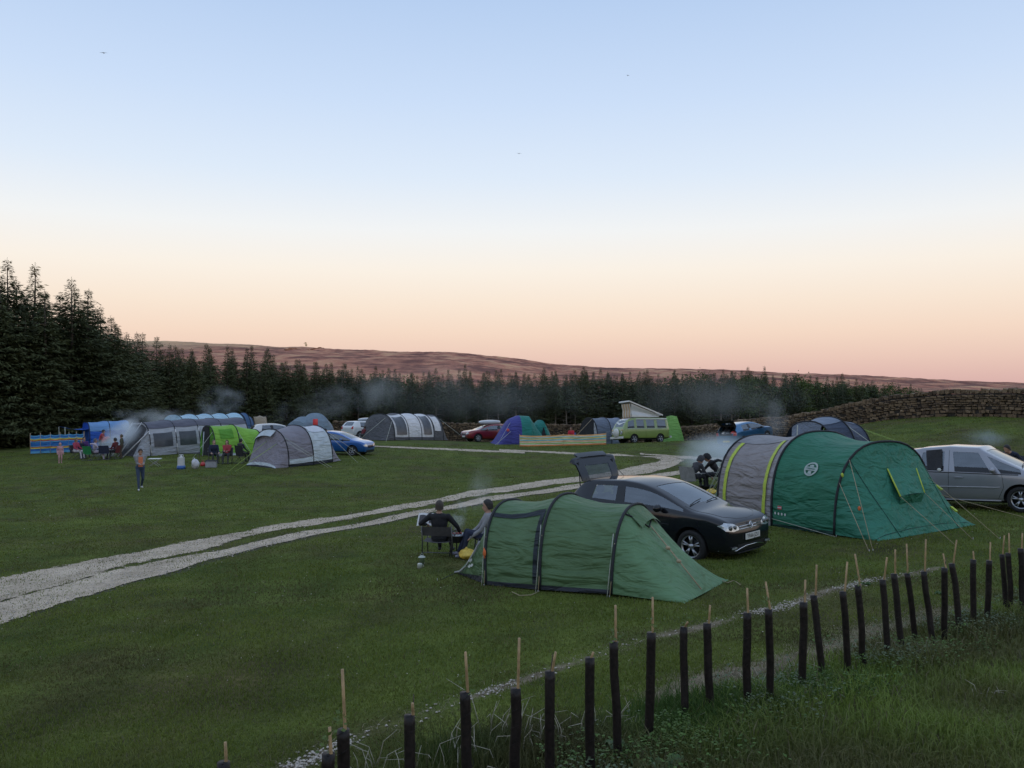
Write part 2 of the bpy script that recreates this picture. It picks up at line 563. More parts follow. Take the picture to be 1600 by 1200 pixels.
# ---- bare stony wheel tracks
def track_material():
    m, n, l, b, out = nt_new('limestone_track')
    tc = n.new('ShaderNodeTexCoord')
    def nz(s, d=5, r=0.6):
        t = n.new('ShaderNodeTexNoise'); t.inputs['Scale'].default_value = s; t.inputs['Detail'].default_value = d; t.inputs['Roughness'].default_value = r
        l.new(tc.outputs['Object'], t.inputs['Vector']); return t
    vo = n.new('ShaderNodeTexVoronoi'); vo.inputs['Scale'].default_value = 17; l.new(tc.outputs['Object'], vo.inputs['Vector'])
    r1 = n.new('ShaderNodeValToRGB'); r1.color_ramp.elements[0].position = 0.32; r1.color_ramp.elements[1].position = 0.7
    r1.color_ramp.elements[0].color = (0.34, 0.265, 0.19, 1); r1.color_ramp.elements[1].color = (0.68, 0.555, 0.425, 1)
    l.new(nz(1.3, 9, .7).outputs[0], r1.inputs[0])
    r2 = n.new('ShaderNodeValToRGB'); r2.color_ramp.elements[0].position = 0.0; r2.color_ramp.elements[1].position = 0.75
    r2.color_ramp.elements[0].color = (1.12, 1.10, 1.08, 1); r2.color_ramp.elements[1].color = (0.78, 0.76, 0.72, 1)
    l.new(vo.outputs['Distance'], r2.inputs[0])
    mx = n.new('ShaderNodeMixRGB'); mx.blend_type = 'MULTIPLY'; mx.inputs[0].default_value = 1
    l.new(r1.outputs[0], mx.inputs[1]); l.new(r2.outputs[0], mx.inputs[2])
    l.new(mx.outputs[0], b.inputs['Base Color']); b.inputs['Roughness'].default_value = 0.95
    bp = n.new('ShaderNodeBump'); bp.inputs['Strength'].default_value = 0.5; bp.inputs['Distance'].default_value = 0.03
    l.new(vo.outputs['Distance'], bp.inputs['Height']); bp.invert = True
    l.new(bp.outputs[0], b.inputs['Normal'])
    # ragged edge: the sheet thins out to the turf
    at = n.new('ShaderNodeAttribute'); at.attribute_name = 'tone'
    sp = n.new('ShaderNodeSeparateColor'); l.new(at.outputs['Color'], sp.inputs[0])
    ad = n.new('ShaderNodeMath'); ad.operation = 'MULTIPLY_ADD'; ad.inputs[1].default_value = 2.6; l.new(nz(2.6, 9, 0.8).outputs[0], ad.inputs[0]); ad.inputs[2].default_value = -1.3
    sm = n.new('ShaderNodeMath'); sm.operation = 'ADD'; l.new(sp.outputs[0], sm.inputs[0]); l.new(ad.outputs[0], sm.inputs[1])
    gt = n.new('ShaderNodeMath'); gt.operation = 'GREATER_THAN'; gt.inputs[1].default_value = 0.36; l.new(sm.outputs[0], gt.inputs[0])
    tr = n.new('ShaderNodeBsdfTransparent')
    ms = n.new('ShaderNodeMixShader'); l.new(gt.outputs[0], ms.inputs[0]); l.new(tr.outputs[0], ms.inputs[1]); l.new(b.outputs[0], ms.inputs[2])
    l.new(ms.outputs[0], out.inputs[0])
    return m
M_TRACK = track_material()
for A, B in ribbons:
    na = 9
    vs, tn = [], []
    for p, q in zip(A, B):
        w = max(0.05, (p - q).length)
        ex = min(0.34, w * 0.5)
        d = (q - p) / w
        p2, q2 = p - d * ex, q + d * ex
        for k in range(na):
            t = k / (na - 1)
            c = p2.lerp(q2, t)
            vs.append((c.x, c.y))
            tn.append(min(1, min(t, 1 - t) * 2 * (w / 2 + ex) / (ex * 1.6)))
    vs = np.array(vs)
    z = ground_np(vs[:, 0], vs[:, 1]) + 0.012
    VV = np.column_stack([vs, z])
    I = np.arange(len(A) * na).reshape(len(A), na)
    QQ = np.stack([I[:-1, :-1].ravel(), I[:-1, 1:].ravel(), I[1:, 1:].ravel(), I[1:, :-1].ravel()], 1)
    o = mesh_np('track', VV, QQ, M_TRACK, smooth=True, vcol=np.repeat(np.array(tn)[:, None], 3, 1))
    tag(o, 'pale stony wheel track worn through the grass', kind='structure')

# ---- loose stones
M_STONE = mat('pale_limestone', (0.46, 0.40, 0.34), 0.9, 0.35, 30)
def pebbles(pts, sizes, name, label):
    base = np.array([(1, 0, 0), (-.8, .1, 0), (.1, .9, 0), (0, -1, 0.1), (.1, .1, .7), (0, 0, -.5)], float)
    fac = np.array([(0, 2, 4), (2, 1, 4), (1, 3, 4), (3, 0, 4), (2, 0, 5), (1, 2, 5), (3, 1, 5), (0, 3, 5)])
    k = len(pts)
    ang = rng.uniform(0, 6.28, k)
    v = base[None] * (1 + rng.uniform(-.3, .3, (k, 6, 3))) * sizes[:, None, None]
    c, s = np.cos(ang)[:, None], np.sin(ang)[:, None]
    x = v[:, :, 0] * c - v[:, :, 1] * s; y = v[:, :, 0] * s + v[:, :, 1] * c
    VV = np.stack([x + pts[:, 0:1], y + pts[:, 1:2], v[:, :, 2] * .7 + pts[:, 2:3]], 2).reshape(-1, 3)
    TT = (fac[None] + 6 * np.arange(k)[:, None, None]).reshape(-1, 3)
    o = mesh_np(name, VV, TT, M_STONE)
    return tag(o, label, 'gravel', kind='stuff')
pp, ss = [], []
for i in range(4200):
    j = int(rng.integers(8, len(GRV)))
    dens = max(.06, -.1 + 1.1 * math.sin(j * 0.13 + .4) * math.sin(j * 0.071 + 1))
    if rng.random() > dens: continue
    q = GRV[j] + np.array([rng.normal(0, .075), rng.normal(0, .085), 0])
    pp.append((q[0], q[1])); ss.append(rng.uniform(.006, .02))
pp = np.array(pp); pp = np.column_stack([pp, ground_np(pp[:, 0], pp[:, 1]) + 0.008])
pebbles(pp, np.array(ss), 'gravel', 'line of pale gravel running through the grass behind the tree guards')
pp = []
for A, B in ribbons[:2]:
    for i in range(1500):
        j = int(rng.integers(0, int(len(A) * 0.75)))
        t = rng.uniform(-.06, 1.06)
        q = A[j].lerp(B[j], t)
        pp.append((q.x + rng.normal(0, .1), q.y + rng.normal(0, .05)))
pp = np.array(pp); pp = np.column_stack([pp, ground_np(pp[:, 0], pp[:, 1]) + 0.014])
pebbles(pp, rng.uniform(.012, .03, len(pp)), 'gravel', 'loose limestone chips scattered along the wheel tracks')

# ================================================================ grass
def grass_material(name, trans=0.25):
    m, n, l, b, out = nt_new(name)
    at = n.new('ShaderNodeAttribute'); at.attribute_name = 'tone'
    l.new(at.outputs['Color'], b.inputs['Base Color'])
    b.inputs['Roughness'].default_value = 0.6
    b.inputs['Specular IOR Level'].default_value = 0.25
    tr = n.new('ShaderNodeBsdfTranslucent'); l.new(at.outputs['Color'], tr.inputs[0])
    mx = n.new('ShaderNodeMixShader'); mx.inputs[0].default_value = trans
    l.new(b.outputs[0], mx.inputs[1]); l.new(tr.outputs[0], mx.inputs[2]); l.new(mx.outputs[0], out.inputs[0])
    return m
M_GRASS = grass_material('grass_blades')
def blades(x, y, h, w, col, segs=1, lean=0.5, zoff=-0.004):
    k = len(x)
    z = ground_np(x, y) + zoff
    a = rng.uniform(0, 6.283, k); la = rng.uniform(0, 6.283, k); le = rng.uniform(0.1, 1, k) * lean * h
    dx, dy = np.cos(a) * w / 2, np.sin(a) * w / 2
    lx, ly = np.cos(la) * le, np.sin(la) * le
    if segs == 1:
        V = np.stack([np.stack([x - dx, y - dy, z], 1), np.stack([x + dx, y + dy, z], 1), np.stack([x + lx, y + ly, z + h], 1)], 1)
        T = np.arange(3 * k).reshape(k, 3)
        C = np.stack([col, col, col], 1)
        return V.reshape(-1, 3), T, C.reshape(-1, 3)
    m = 0.55
    V = np.stack([np.stack([x - dx, y - dy, z], 1), np.stack([x + dx, y + dy, z], 1),
                  np.stack([x + dx * .75 + lx * .3, y + dy * .75 + ly * .3, z + h * m], 1), np.stack([x - dx * .75 + lx * .3, y - dy * .75 + ly * .3, z + h * m], 1),
                  np.stack([x + lx, y + ly, z + h * (1 - .25 * lean)], 1)], 1)
    b = 5 * np.arange(k)[:, None]
    T = np.concatenate([b + np.array([[0, 1, 2]]), b + np.array([[0, 2, 3]]), b + np.array([[3, 2, 4]])], 0)
    C = np.repeat(col[:, None, :], 5, 1)
    return V.reshape(-1, 3), T, C.reshape(-1, 3)
def patchy(x, y, s, seed):
    return 0.5 + 0.25 * (np.sin(x * s + seed) * np.cos(y * s * 1.3 + seed * 2) + np.sin((x + y) * s * 2.1 + seed * 3) * np.sin((x - y) * s * 1.7 + seed))
def tones(x, y, lo=(0.030, 0.050, 0.012), hi=(0.075, 0.105, 0.030), dry=0.05):
    k = len(x)
    t = np.clip(0.55 * patchy(x, y, .9, 1.3) + 0.45 * rng.random(k) + 0.1 * patchy(x, y, .23, 4), 0, 1)[:, None]
    c = np.array(lo) * (1 - t) + np.array(hi) * t
    bw = np.clip((patchy(x, y, .42, 2.2) * .6 + patchy(x, y, 1.05, 6.1) * .4 - .45) * 4.5, 0, .85) * np.clip((26 - y) / 12, .25, 1)
    c = c * (1 - bw[:, None]) + np.array((0.094, 0.086, 0.034)) * (.6 + .8 * t) * bw[:, None]
    d = rng.random(k) < dry * (0.4 + 1.6 * patchy(x, y, 1.7, 7))
    c[d] = np.array((0.16, 0.14, 0.075)) * rng.uniform(.6, 1.1, (d.sum(), 1))
    return c
def sample_wedge(n, d0, d1, half=0.72, p=1.0):
    u = rng.random(n)
    d = d0 * (d1 / d0) ** u if p == 1 else (d0 ** (1 - p) + u * (d1 ** (1 - p) - d0 ** (1 - p))) ** (1 / (1 - p))
    x = rng.uniform(-half, half, n) * d
    return x, d
# mown field
x, y = sample_wedge(640000, 3.6, 60, .9)
bs = bank_side(x, y)
keep = (bs < -0.25) & (rut_mask(x, y) > rng.uniform(-.12, .12, len(x)) - .18 * patchy(x, y, 3.1, 5)) & (near_dist(x, y, GRV) > rng.uniform(.02, .22, len(x))) & (near_dist(x, y, STW) > rng.uniform(.05, .4, len(x)))
x, y = x[keep], y[keep]
hh = rng.uniform(.018, .045, len(x)) * (0.65 + .7 * patchy(x, y, 1.1, 3))
ww = np.maximum(0.007, 0.00115 * y) * rng.uniform(.8, 1.5, len(x))
v_, t_, c_ = blades(x, y, hh, ww, tones(x, y, (0.072, 0.102, 0.016), (0.176, 0.212, 0.040), .05), 1, 0.9)
tag(mesh_np('grass', v_, t_, M_GRASS, vcol=c_), 'short mown grass covering the camping field', 'grass', kind='stuff')
# long bank grass on the camera side of the row
x, y = sample_wedge(420000, 2.4, 22, 1.05)
bs = bank_side(x, y)
keep = (bs > -0.55) & (near_dist(x, y, STW) > rng.uniform(.0, .45, len(x))) & (near_dist(x, y, GRV) > .15)
x, y = x[keep], y[keep]; bs = bs[keep]
pt = patchy(x, y, 1.6, 2)
hh = rng.uniform(.05, .15, len(x)) * (0.45 + 1.0 * pt) * np.where(np.abs(bs) < 0.45, 1.35, 1.0)
ww = np.maximum(0.0055, 0.001 * y) * rng.uniform(.7, 1.5, len(x))
v_, t_, c_ = blades(x, y, hh, ww, tones(x, y, (0.080, 0.132, 0.018), (0.205, 0.275, 0.052), .07), 2, 1.0)
tag(mesh_np('grass', v_, t_, M_GRASS, vcol=c_), 'longer rough grass on the near bank beside the tree guards', 'grass', kind='stuff')
# lush tuft patches round the guards
xs, ys = [], []
for (cx, cy, r, n_) in [tuple(on_ground(1085, 1120)[:2]) + (.22, 2600), tuple(on_ground(1150, 1110)[:2]) + (.2, 1600), tuple(on_ground(880, 1170)[:2]) + (.3, 2600), tuple(on_ground(760, 1180)[:2]) + (.25, 2000), tuple(on_ground(1555, 985)[:2]) + (.25, 900), tuple(on_ground(1290, 1080)[:2]) + (.22, 900), tuple(on_ground(1000, 1165)[:2]) + (.25, 1800)]:
    xs.append(rng.normal(cx, r, n_)); ys.append(rng.normal(cy, r * .8, n_))
x, y = np.concatenate(xs), np.concatenate(ys)
hh = rng.uniform(.08, .21, len(x)); ww = np.full(len(x), .007)
v_, t_, c_ = blades(x, y, hh, ww, tones(x, y, (0.035, 0.075, 0.014), (0.085, 0.15, 0.035), .02), 2, .6)
tag(mesh_np('grass', v_, t_, M_GRASS, vcol=c_), 'lush bright green grass tufts at the foot of the tree guards', 'grass', kind='stuff')
# dry thatch
j = rng.integers(0, len(STW), 9000)
x = STW[j, 0] + rng.normal(0, .28, len(j)); y = STW[j, 1] + rng.normal(0, .2, len(j))
j2 = rng.integers(0, len(GRV), 2600)
x = np.concatenate([x, GRV[j2, 0] + rng.normal(0, .16, len(j2))]); y = np.concatenate([y, GRV[j2, 1] + rng.normal(0, .16, len(j2))])
hh = rng.uniform(.01, .05, len(x)); ww = rng.uniform(.003, .006, len(x))
cc = np.array((0.34, 0.28, 0.18))[None] * rng.uniform(.45, 1.2, (len(x), 1))
v_, t_, c_ = blades(x, y, hh, ww, cc, 2, 3.2)
tag(mesh_np('dry_thatch', v_, t_, M_GRASS, vcol=c_), 'flattened straw coloured dead grass along the worn strip', 'dead grass', kind='stuff')
# small leafy weeds along the row
j = rng.random(2600); a_ = rng.integers(0, 3, 2600)
seg = TUBE_LINE[1:]
t_ = rng.random(2600) * 3.2 - .35
wx = 0.885 + (5.86 - 0.885) * t_ / 2.2 + rng.normal(0, .28, 2600); wy = 5.4 + (9.56 - 5.4) * t_ / 2.2 + rng.normal(0, .25, 2600)
kp = patchy(wx, wy, 2.3, 5) > .42
wx, wy = np.repeat(wx[kp], 5), np.repeat(wy[kp], 5)
wx = wx + rng.normal(0, .035, len(wx)); wy = wy + rng.normal(0, .035, len(wy))
wz_ = ground_np(wx, wy) + rng.uniform(.02, .16, len(wx))
az_ = rng.uniform(0, 6.283, len(wx)); L_ = rng.uniform(.012, .034, len(wx))
dx_, dy_ = np.cos(az_) * L_, np.sin(az_) * L_; up_ = rng.uniform(-.3, .8, len(wx)) * L_
VW_ = np.stack([np.stack([wx, wy, wz_], 1), np.stack([wx + dx_ * .5 - dy_ * .38, wy + dy_ * .5 + dx_ * .38, wz_ + up_ * .6], 1), np.stack([wx + dx_, wy + dy_, wz_ + up_ * .7], 1), np.stack([wx + dx_ * .5 + dy_ * .38, wy + dy_ * .5 - dx_ * .38, wz_ + up_ * .6], 1)], 1).reshape(-1, 3)
TW_ = np.arange(4 * len(wx)).reshape(-1, 4)
cw_ = np.where((patchy(wx, wy, 1.1, 9) > .55)[:, None], np.array([(.12, .16, .085)]), np.array([(.085, .15, .03)])) * rng.uniform(.6, 1.25, (len(wx), 1))
tag(mesh_np('weeds', VW_, TW_, M_GRASS, vcol=np.repeat(cw_, 4, 0)), 'low leafy weeds growing between the tree guards', 'weeds', kind='stuff')
# dead white stalks among the guards (joined: thin and uncountable)
mb = MB()
def stalk(px, py, h, n_, spread):
    c = on_ground(px, py)
    for i in range(n_):
        bx, by = c.x + random.gauss(0, spread), c.y + random.gauss(0, spread * .7)
        z = ground(bx, by); a = random.uniform(0, 6.28); L = h * random.uniform(.5, 1.15); k = random.uniform(.15, .9)
        mb.tube([(bx, by, z), (bx + .3 * k * L * math.cos(a), by + .3 * k * L * math.sin(a), z + .55 * L), (bx + k * L * math.cos(a), by + k * L * math.sin(a), z + L * (1 - .45 * k))], [.0028, .0024, .0012], 4)
for q in [(860, 1175, .28, 16, .18), (800, 1165, .34, 18, .2), (700, 1200, .28, 16, .22), (640, 1200, .22, 10, .2), (945, 1150, .26, 12, .16), (560, 1215, .24, 8, .2), (1290, 1070, .2, 9, .18),
          (1400, 1020, .2, 9, .2), (1500, 985, .18, 7, .2), (1540, 1092, .13, 8, .09), (770, 1150, .45, 4, .12), (1200, 1085, .2, 6, .15), (1100, 1150, .16, 7, .2)]:
    stalk(*q)
tag(mb.build('dead_stalks', mat('dead_stalk', (0.34, 0.31, 0.24), .8, .3, 20)), 'bleached dead weed stalks leaning among the tree guards', 'dead stalks', kind='stuff')
# broad leaved docks
M_DOCK = mat('dock_leaf', (0.062, 0.125, 0.026), .45, .35, 9, .3, 30, translucent=.25)
def dock(px, py, n_, L, label):
    c = on_ground(px, py)
    t = thing('dock_plant', label, 'plant', c.x, c.y, 0, 'broad leaved weeds on the bank')
    for i in range(n_):
        a = 2.4 * i + random.uniform(-.4, .4); l_ = L * random.uniform(.6, 1.1); up = random.uniform(.35, 1.1); wd = l_ * random.uniform(.2, .3)
        d = Vector((math.cos(a), math.sin(a), 0)); s = Vector((-d.y, d.x, 0))
        def fn(u, v, d=d, s=s, l_=l_, up=up, wd=wd):
            b = u ** .9
            w = wd * math.sin(math.pi * min(1, .12 + .88 * u)) ** .8 * (1 + .1 * math.sin(u * 17))
            p = d * (l_ * (b * .85)) + Vector((0, 0, l_ * (up * b - .75 * up * b * b) + .01)) + s * ((v - .5) * 2 * w)
            p.z += abs(v - .5) * .35 * w + .012 * math.sin(u * 14 + v * 5)
            return p
        MB().grid(fn, 9, 4).build('leaf', M_DOCK, t)
for q in [(985, 1195, 8, .26, 'large broad leaved dock at the bottom edge between two guards'), (1300, 1090, 5, .17, 'bright dock plant beside the guards in mid row'),
          (1040, 1210, 6, .2, 'low broad leaved weed cropped by the bottom edge'), (1010, 1185, 4, .14, 'small dock plant touching the foot of a guard'), (1470, 930, 5, .1, 'small leafy weed by the gravel line'), (1355, 915, 5, .1, 'small leafy weed beyond the gravel line')]:
    dock(*q)

# daisies and scraps in the turf
x, y = sample_wedge(420, 8, 34)
k_ = (bank_side(x, y) < -.3) & (rut_mask(x, y) > .1)
x, y = x[k_], y[k_]; q_ = np.column_stack([x, y, ground_np(x, y) + .035])
o = pebbles(q_, np.maximum(.007, .0007 * y) * rng.uniform(.7, 1.5, len(x)), 'daisies', 'white daisies dotted over the mown field')
o['category'] = 'daisies'
# ================================================================ moor
SIL = [(-900, 515), (-300, 520), (0, 525), (240, 533), (350, 537), (450, 542), (500, 545), (600, 549), (660, 550), (700, 549.5), (740, 553), (800, 561), (870, 570), (940, 574), (1000, 575.5), (1100, 577.5), (1200, 582), (1300, 585.5), (1400, 590), (1500, 594.5), (1600, 598.5), (1900, 604), (2600, 598)]
SX = np.array([math.atan((a - 800) / F) for a, _ in SIL]); SE = np.array([(600 - b) / F * math.cos(math.atan((a - 800) / F)) for a, b in SIL])
DCR = 1700.0
def moor_h(az, r):
    e = np.interp(az, SX, SE)
    crest = CZ + e * DCR
    t = np.clip((r - 230) / (DCR - 230), 0, None)
    lowz = CZ - 15.0
    h = np.where(t < 1, lowz + (crest - lowz) * (np.clip(t, 0, 1) ** 0.9), crest - (r - DCR) * 0.012)
    x, y = r * np.sin(az), r * np.cos(az)
    amp = np.clip((r - 260) / 600, 0, 1)
    h = h + amp * (1.6 * np.sin(x / 61 + 1) * np.sin(y / 83) + 1.0 * np.sin(x / 23 + y / 37) + 0.55 * np.sin(x / 9.3 - y / 14) + .35 * np.sin(x / 4.1 + y / 7))
    back = np.clip((np.abs(az) - 1.6) / .5, 0, 1)  # ridge added out of view to keep the low sun off the camp
    return h + back * 52 * np.exp(-((r - 480) / 150) ** 2)
azs = np.concatenate([np.linspace(-math.pi, -.95, 60, endpoint=False), np.linspace(-.95, .95, 420), np.linspace(.95, math.pi, 60)[1:]])
rs = 230 * (6500 / 230) ** np.linspace(0, 1, 90)
rs = np.sort(np.concatenate([rs, np.linspace(DCR - 260, DCR + 90, 16)]))
AZ, RR = np.meshgrid(azs, rs, indexing='ij')
MV = np.stack([RR * np.sin(AZ), RR * np.cos(AZ), moor_h(AZ, RR)], 2).reshape(-1, 3)
I = np.arange(MV.shape[0]).reshape(AZ.shape)
MQ = np.stack([I[:-1, :-1].ravel(), I[1:, :-1].ravel(), I[1:, 1:].ravel(), I[:-1, 1:].ravel()], 1)
def moor_material():
    m, n, l, b, out = nt_new('heather_moor')
    tc = n.new('ShaderNodeTexCoord')
    mp = n.new('ShaderNodeMapping'); mp.inputs['Scale'].default_value = (1.1, .55, 1.0); l.new(tc.outputs['Object'], mp.inputs[0])
    def nz(s, d=6):
        t = n.new('ShaderNodeTexNoise'); t.inputs['Scale'].default_value = s; t.inputs['Detail'].default_value = d; t.inputs['Roughness'].default_value = .65
        l.new(mp.outputs[0], t.inputs['Vector']); return t
    r = n.new('ShaderNodeValToRGB'); e = r.color_ramp.elements
    e[0].position = .42; e[0].color = (0.135, 0.076, 0.066, 1); e[1].position = .66; e[1].color = (0.44, 0.31, 0.195, 1)
    q = e.new(.52); q.color = (0.31, 0.165, 0.12, 1)
    l.new(nz(.021, 8).outputs[0], r.inputs[0])
    # paler grass moor in the west
    sx = n.new('ShaderNodeSeparateXYZ'); l.new(tc.outputs['Object'], sx.inputs[0])
    mr = n.new('ShaderNodeMapRange'); mr.inputs[1].default_value = -350; mr.inputs[2].default_value = -620; l.new(sx.outputs[0], mr.inputs[0])
    mx = n.new('ShaderNodeMixRGB'); l.new(mr.outputs[0], mx.inputs[0]); l.new(r.outputs[0], mx.inputs[1])
    g2 = n.new('ShaderNodeValToRGB'); g2.color_ramp.elements[0].color = (0.30, 0.25, 0.15, 1); g2.color_ramp.elements[1].color = (0.56, 0.46, 0.30, 1); l.new(nz(.02).outputs[0], g2.inputs[0])
    l.new(g2.outputs[0], mx.inputs[2])
    f = n.new('ShaderNodeValToRGB'); f.color_ramp.elements[0].color = (.65, .65, .65, 1); f.color_ramp.elements[1].color = (1.3, 1.3, 1.3, 1); l.new(nz(.12, 4).outputs[0], f.inputs[0])
    m2 = n.new('ShaderNodeMixRGB'); m2.blend_type = 'MULTIPLY'; m2.inputs[0].default_value = 1; l.new(mx.outputs[0], m2.inputs[1]); l.new(f.outputs[0], m2.inputs[2])
    bp = n.new('ShaderNodeBump'); bp.inputs['Strength'].default_value = 1; bp.inputs['Distance'].default_value = 2.2
    l.new(nz(.2, 5).outputs[0], bp.inputs['Height']); l.new(bp.outputs[0], b.inputs['Normal'])
    l.new(m2.outputs[0], b.inputs['Base Color']); b.inputs['Roughness'].default_value = 1; b.inputs['Specular IOR Level'].default_value = 0.05
    return m
tag(mesh_np('hill', MV, MQ, moor_material(), smooth=True), 'long heather moor rising to the horizon beyond the wood', kind='structure')
# far dry stone field boundary climbing the moor
mb = MB()
for i in range(60):
    a = np.array([math.atan((446 + i * 1.0 - 800) / F)]); r_ = np.array([DCR * (.72 + .28 * i / 59)])
    x, y, z = float((r_ * np.sin(a))[0]), float((r_ * np.cos(a))[0]), float(moor_h(a, r_)[0])
    mb.box((x, y, z + .5), (3.2, 8.6, 1.5 + .3 * math.sin(i)), Matrix.Rotation(-a[0] + .1, 3, 'Z'))
tag(mb.build('moor_wall', mat('far_wall', (0.06, 0.045, 0.04), .9), smooth=False), 'thin dark boundary wall climbing the distant moor to the skyline', 'wall')

# ================================================================ trees
def needle_material(name, a, b_):
    m, n, l, b, out = nt_new(name)
    oi = n.new('ShaderNodeObjectInfo')
    tc = n.new('ShaderNodeTexCoord'); no = n.new('ShaderNodeTexNoise'); no.inputs['Scale'].default_value = .9; no.inputs['Detail'].default_value = 4
    l.new(tc.outputs['Object'], no.inputs['Vector'])
    ad = n.new('ShaderNodeMath'); ad.operation = 'MULTIPLY_ADD'; ad.inputs[1].default_value = .5; l.new(oi.outputs['Random'], ad.inputs[0])
    sc = n.new('ShaderNodeMath'); sc.operation = 'MULTIPLY_ADD'; sc.inputs[1].default_value = 1.2; sc.inputs[2].default_value = -.35; l.new(no.outputs[0], sc.inputs[0]); l.new(sc.outputs[0], ad.inputs[2])
    r = n.new('ShaderNodeValToRGB'); r.color_ramp.elements[0].color = a + (1,); r.color_ramp.elements[1].color = b_ + (1,)
    l.new(ad.outputs[0], r.inputs[0]); l.new(r.outputs[0], b.inputs['Base Color'])
    b.inputs['Roughness'].default_value = .75; b.inputs['Specular IOR Level'].default_value = .15
    return m
M_SPRUCE = needle_material('spruce_needles', (0.045, 0.056, 0.026), (0.105, 0.115, 0.048))
M_PINE = needle_material('pine_needles', (0.045, 0.060, 0.036), (0.100, 0.118, 0.058))
M_BIRCH = needle_material('spring_leaves', (0.050, 0.075, 0.024), (0.100, 0.130, 0.040))
M_BARK = mat('conifer_bark', (0.10, 0.08, 0.065), .9, .4, 7, .5, 20)
M_BARKP = mat('pale_bark', (0.19, 0.16, 0.135), .9, .4, 7, .5, 20)
def spruce_mesh(seed, H=12.0, bare=.06, spread=.2, dens=1.0, droop=.35, full=.5):
    """conifer crown: branches leave the stem on a spiral, each carrying many small drooping sprays"""
    r_ = np.random.default_rng(seed)
    rmax = H * spread
    nb = int(190 * dens)
    t = np.sort(r_.random(nb) ** 1.12)
    z = H * (bare + (1 - bare) * t * .985)
    az = np.arange(nb) * 2.39996 + r_.normal(0, .5, nb)
    prof = np.minimum(1, (1 - t) / (1 - full)) ** .95 * np.minimum(1, .5 + t * 4)
    lobe = 1 + .22 * np.sin(az * 2 + seed) + .15 * np.sin(az * 3 + t * 9 + seed * 2)
    L = np.maximum(.16, rmax * prof * lobe * r_.uniform(.5, 1.15, nb))
    P_, D_, S_, W_2 = [], [], [], []
    for i in range(nb):
        d = np.array((math.cos(az[i]), math.sin(az[i]), 0)); sd = np.array((-d[1], d[0], 0))
        n = max(3, int(L[i] / .12))
        u = (np.arange(n) + r_.random(n)) / n
        u = .12 + .88 * u
        rise = (.30 if t[i] > .88 else (.10 if t[i] > .6 else -.02))
        zz = z[i] + L[i] * (rise * u - droop * u + droop * .95 * u * u)
        for sg in (-1, 1):
            k = len(u)
            pos = d[None] * (L[i] * u)[:, None] + sd[None] * (sg * r_.uniform(.0, .12, k))[:, None]
            pos[:, 2] = zz + r_.normal(0, .03, k)
            dr = d[None] * r_.uniform(.3, .9, k)[:, None] + sd[None] * (sg * r_.uniform(.3, 1.0, k) * (1.1 - .6 * u))[:, None]
            dr[:, 2] = r_.uniform(-.55, .22, k)
            dr /= np.linalg.norm(dr, axis=1)[:, None]
            P_.append(pos); D_.append(dr); S_.append(r_.uniform(.16, .40, k) * (1.15 - .35 * u) * (1.15 if L[i] > .9 else .35 + .8 * L[i])); W_2.append(np.full(k, .0))
    # leader
    k = 16
    pos = np.zeros((k, 3)); pos[:, 2] = H * np.linspace(.93, 1.0, k)
    a = r_.uniform(0, 6.28, k); dr = np.stack([np.cos(a) * .6, np.sin(a) * .6, np.full(k, .6)], 1)
    P_.append(pos); D_.append(dr); S_.append(np.linspace(.3, .12, k)); W_2.append(np.zeros(k))
    P_, D_, S_ = np.concatenate(P_), np.concatenate(D_), np.concatenate(S_)
    k = len(P_)
    up = r_.normal(0, 1, (k, 3)) * .5 + np.array((0, 0, 1.0))
    sv = np.cross(D_, up); sv /= (np.linalg.norm(sv, axis=1)[:, None] + 1e-9)
    w = (S_ * r_.uniform(.09, .2, k))[:, None]
    V = np.stack([P_ - D_ * .08 * S_[:, None], P_ + D_ * .4 * S_[:, None] + sv * w, P_ + D_ * S_[:, None] - np.array((0, 0, .06)) * S_[:, None], P_ + D_ * .4 * S_[:, None] - sv * w], 1).reshape(-1, 3)
    b = 4 * np.arange(k)[:, None]
    T = np.concatenate([b + np.array([[0, 1, 2]]), b + np.array([[0, 2, 3]])], 0)
    return V, T
def me_np(name, V, T, m):
    o = mesh_np(name, V, T, m)
    me = o.data
    bpy.data.objects.remove(o)
    return me
def trunk_mesh(H, r0, m, crook=.0, seed=1, limbs=0):
    r_ = random.Random(seed)
    mb = MB()
    pts = [(crook * math.sin(i * 1.1 + seed), crook * math.cos(i * .9 + seed), H * i / 7 * .97 - .3) for i in range(8)]
    mb.tube(pts, [r0 * (1 - .88 * i / 7) for i in range(8)], 7)
    for k in range(limbs):
        z = H * r_.uniform(.15, .85); a = r_.uniform(0, 6.28); L = H * .13 * (1 - z / H) + .25
        mb.tube([(0, 0, z), (L * .6 * math.cos(a), L * .6 * math.sin(a), z + L * .1), (L * math.cos(a), L * math.sin(a), z - L * .05)], [.035, .02, .008], 4)
    me = mb.mesh('trunk')
    me.materials.append(m)
    me.polygons.foreach_set('use_smooth', [True] * len(me.polygons))
    return me
KIN = {}
for i in range(5):
    v_, t_ = spruce_mesh(100 + i, 12, .02, .25 + .015 * i, 3.0, .34, .05 + .07 * i)
    KIN['spruce', i] = (me_np('crown', v_, t_, M_SPRUCE), trunk_mesh(12, .17, M_BARK, .03, i, 12), 12)
for i in range(5):
    v_, t_ = spruce_mesh(200 + i, 11, .24 + .07 * (i % 3), .19, 1.7, .22, .30)
    KIN['pine', i] = (me_np('crown', v_, t_, M_PINE), trunk_mesh(11, .14, M_BARKP, .05, 10 + i, 26), 11)
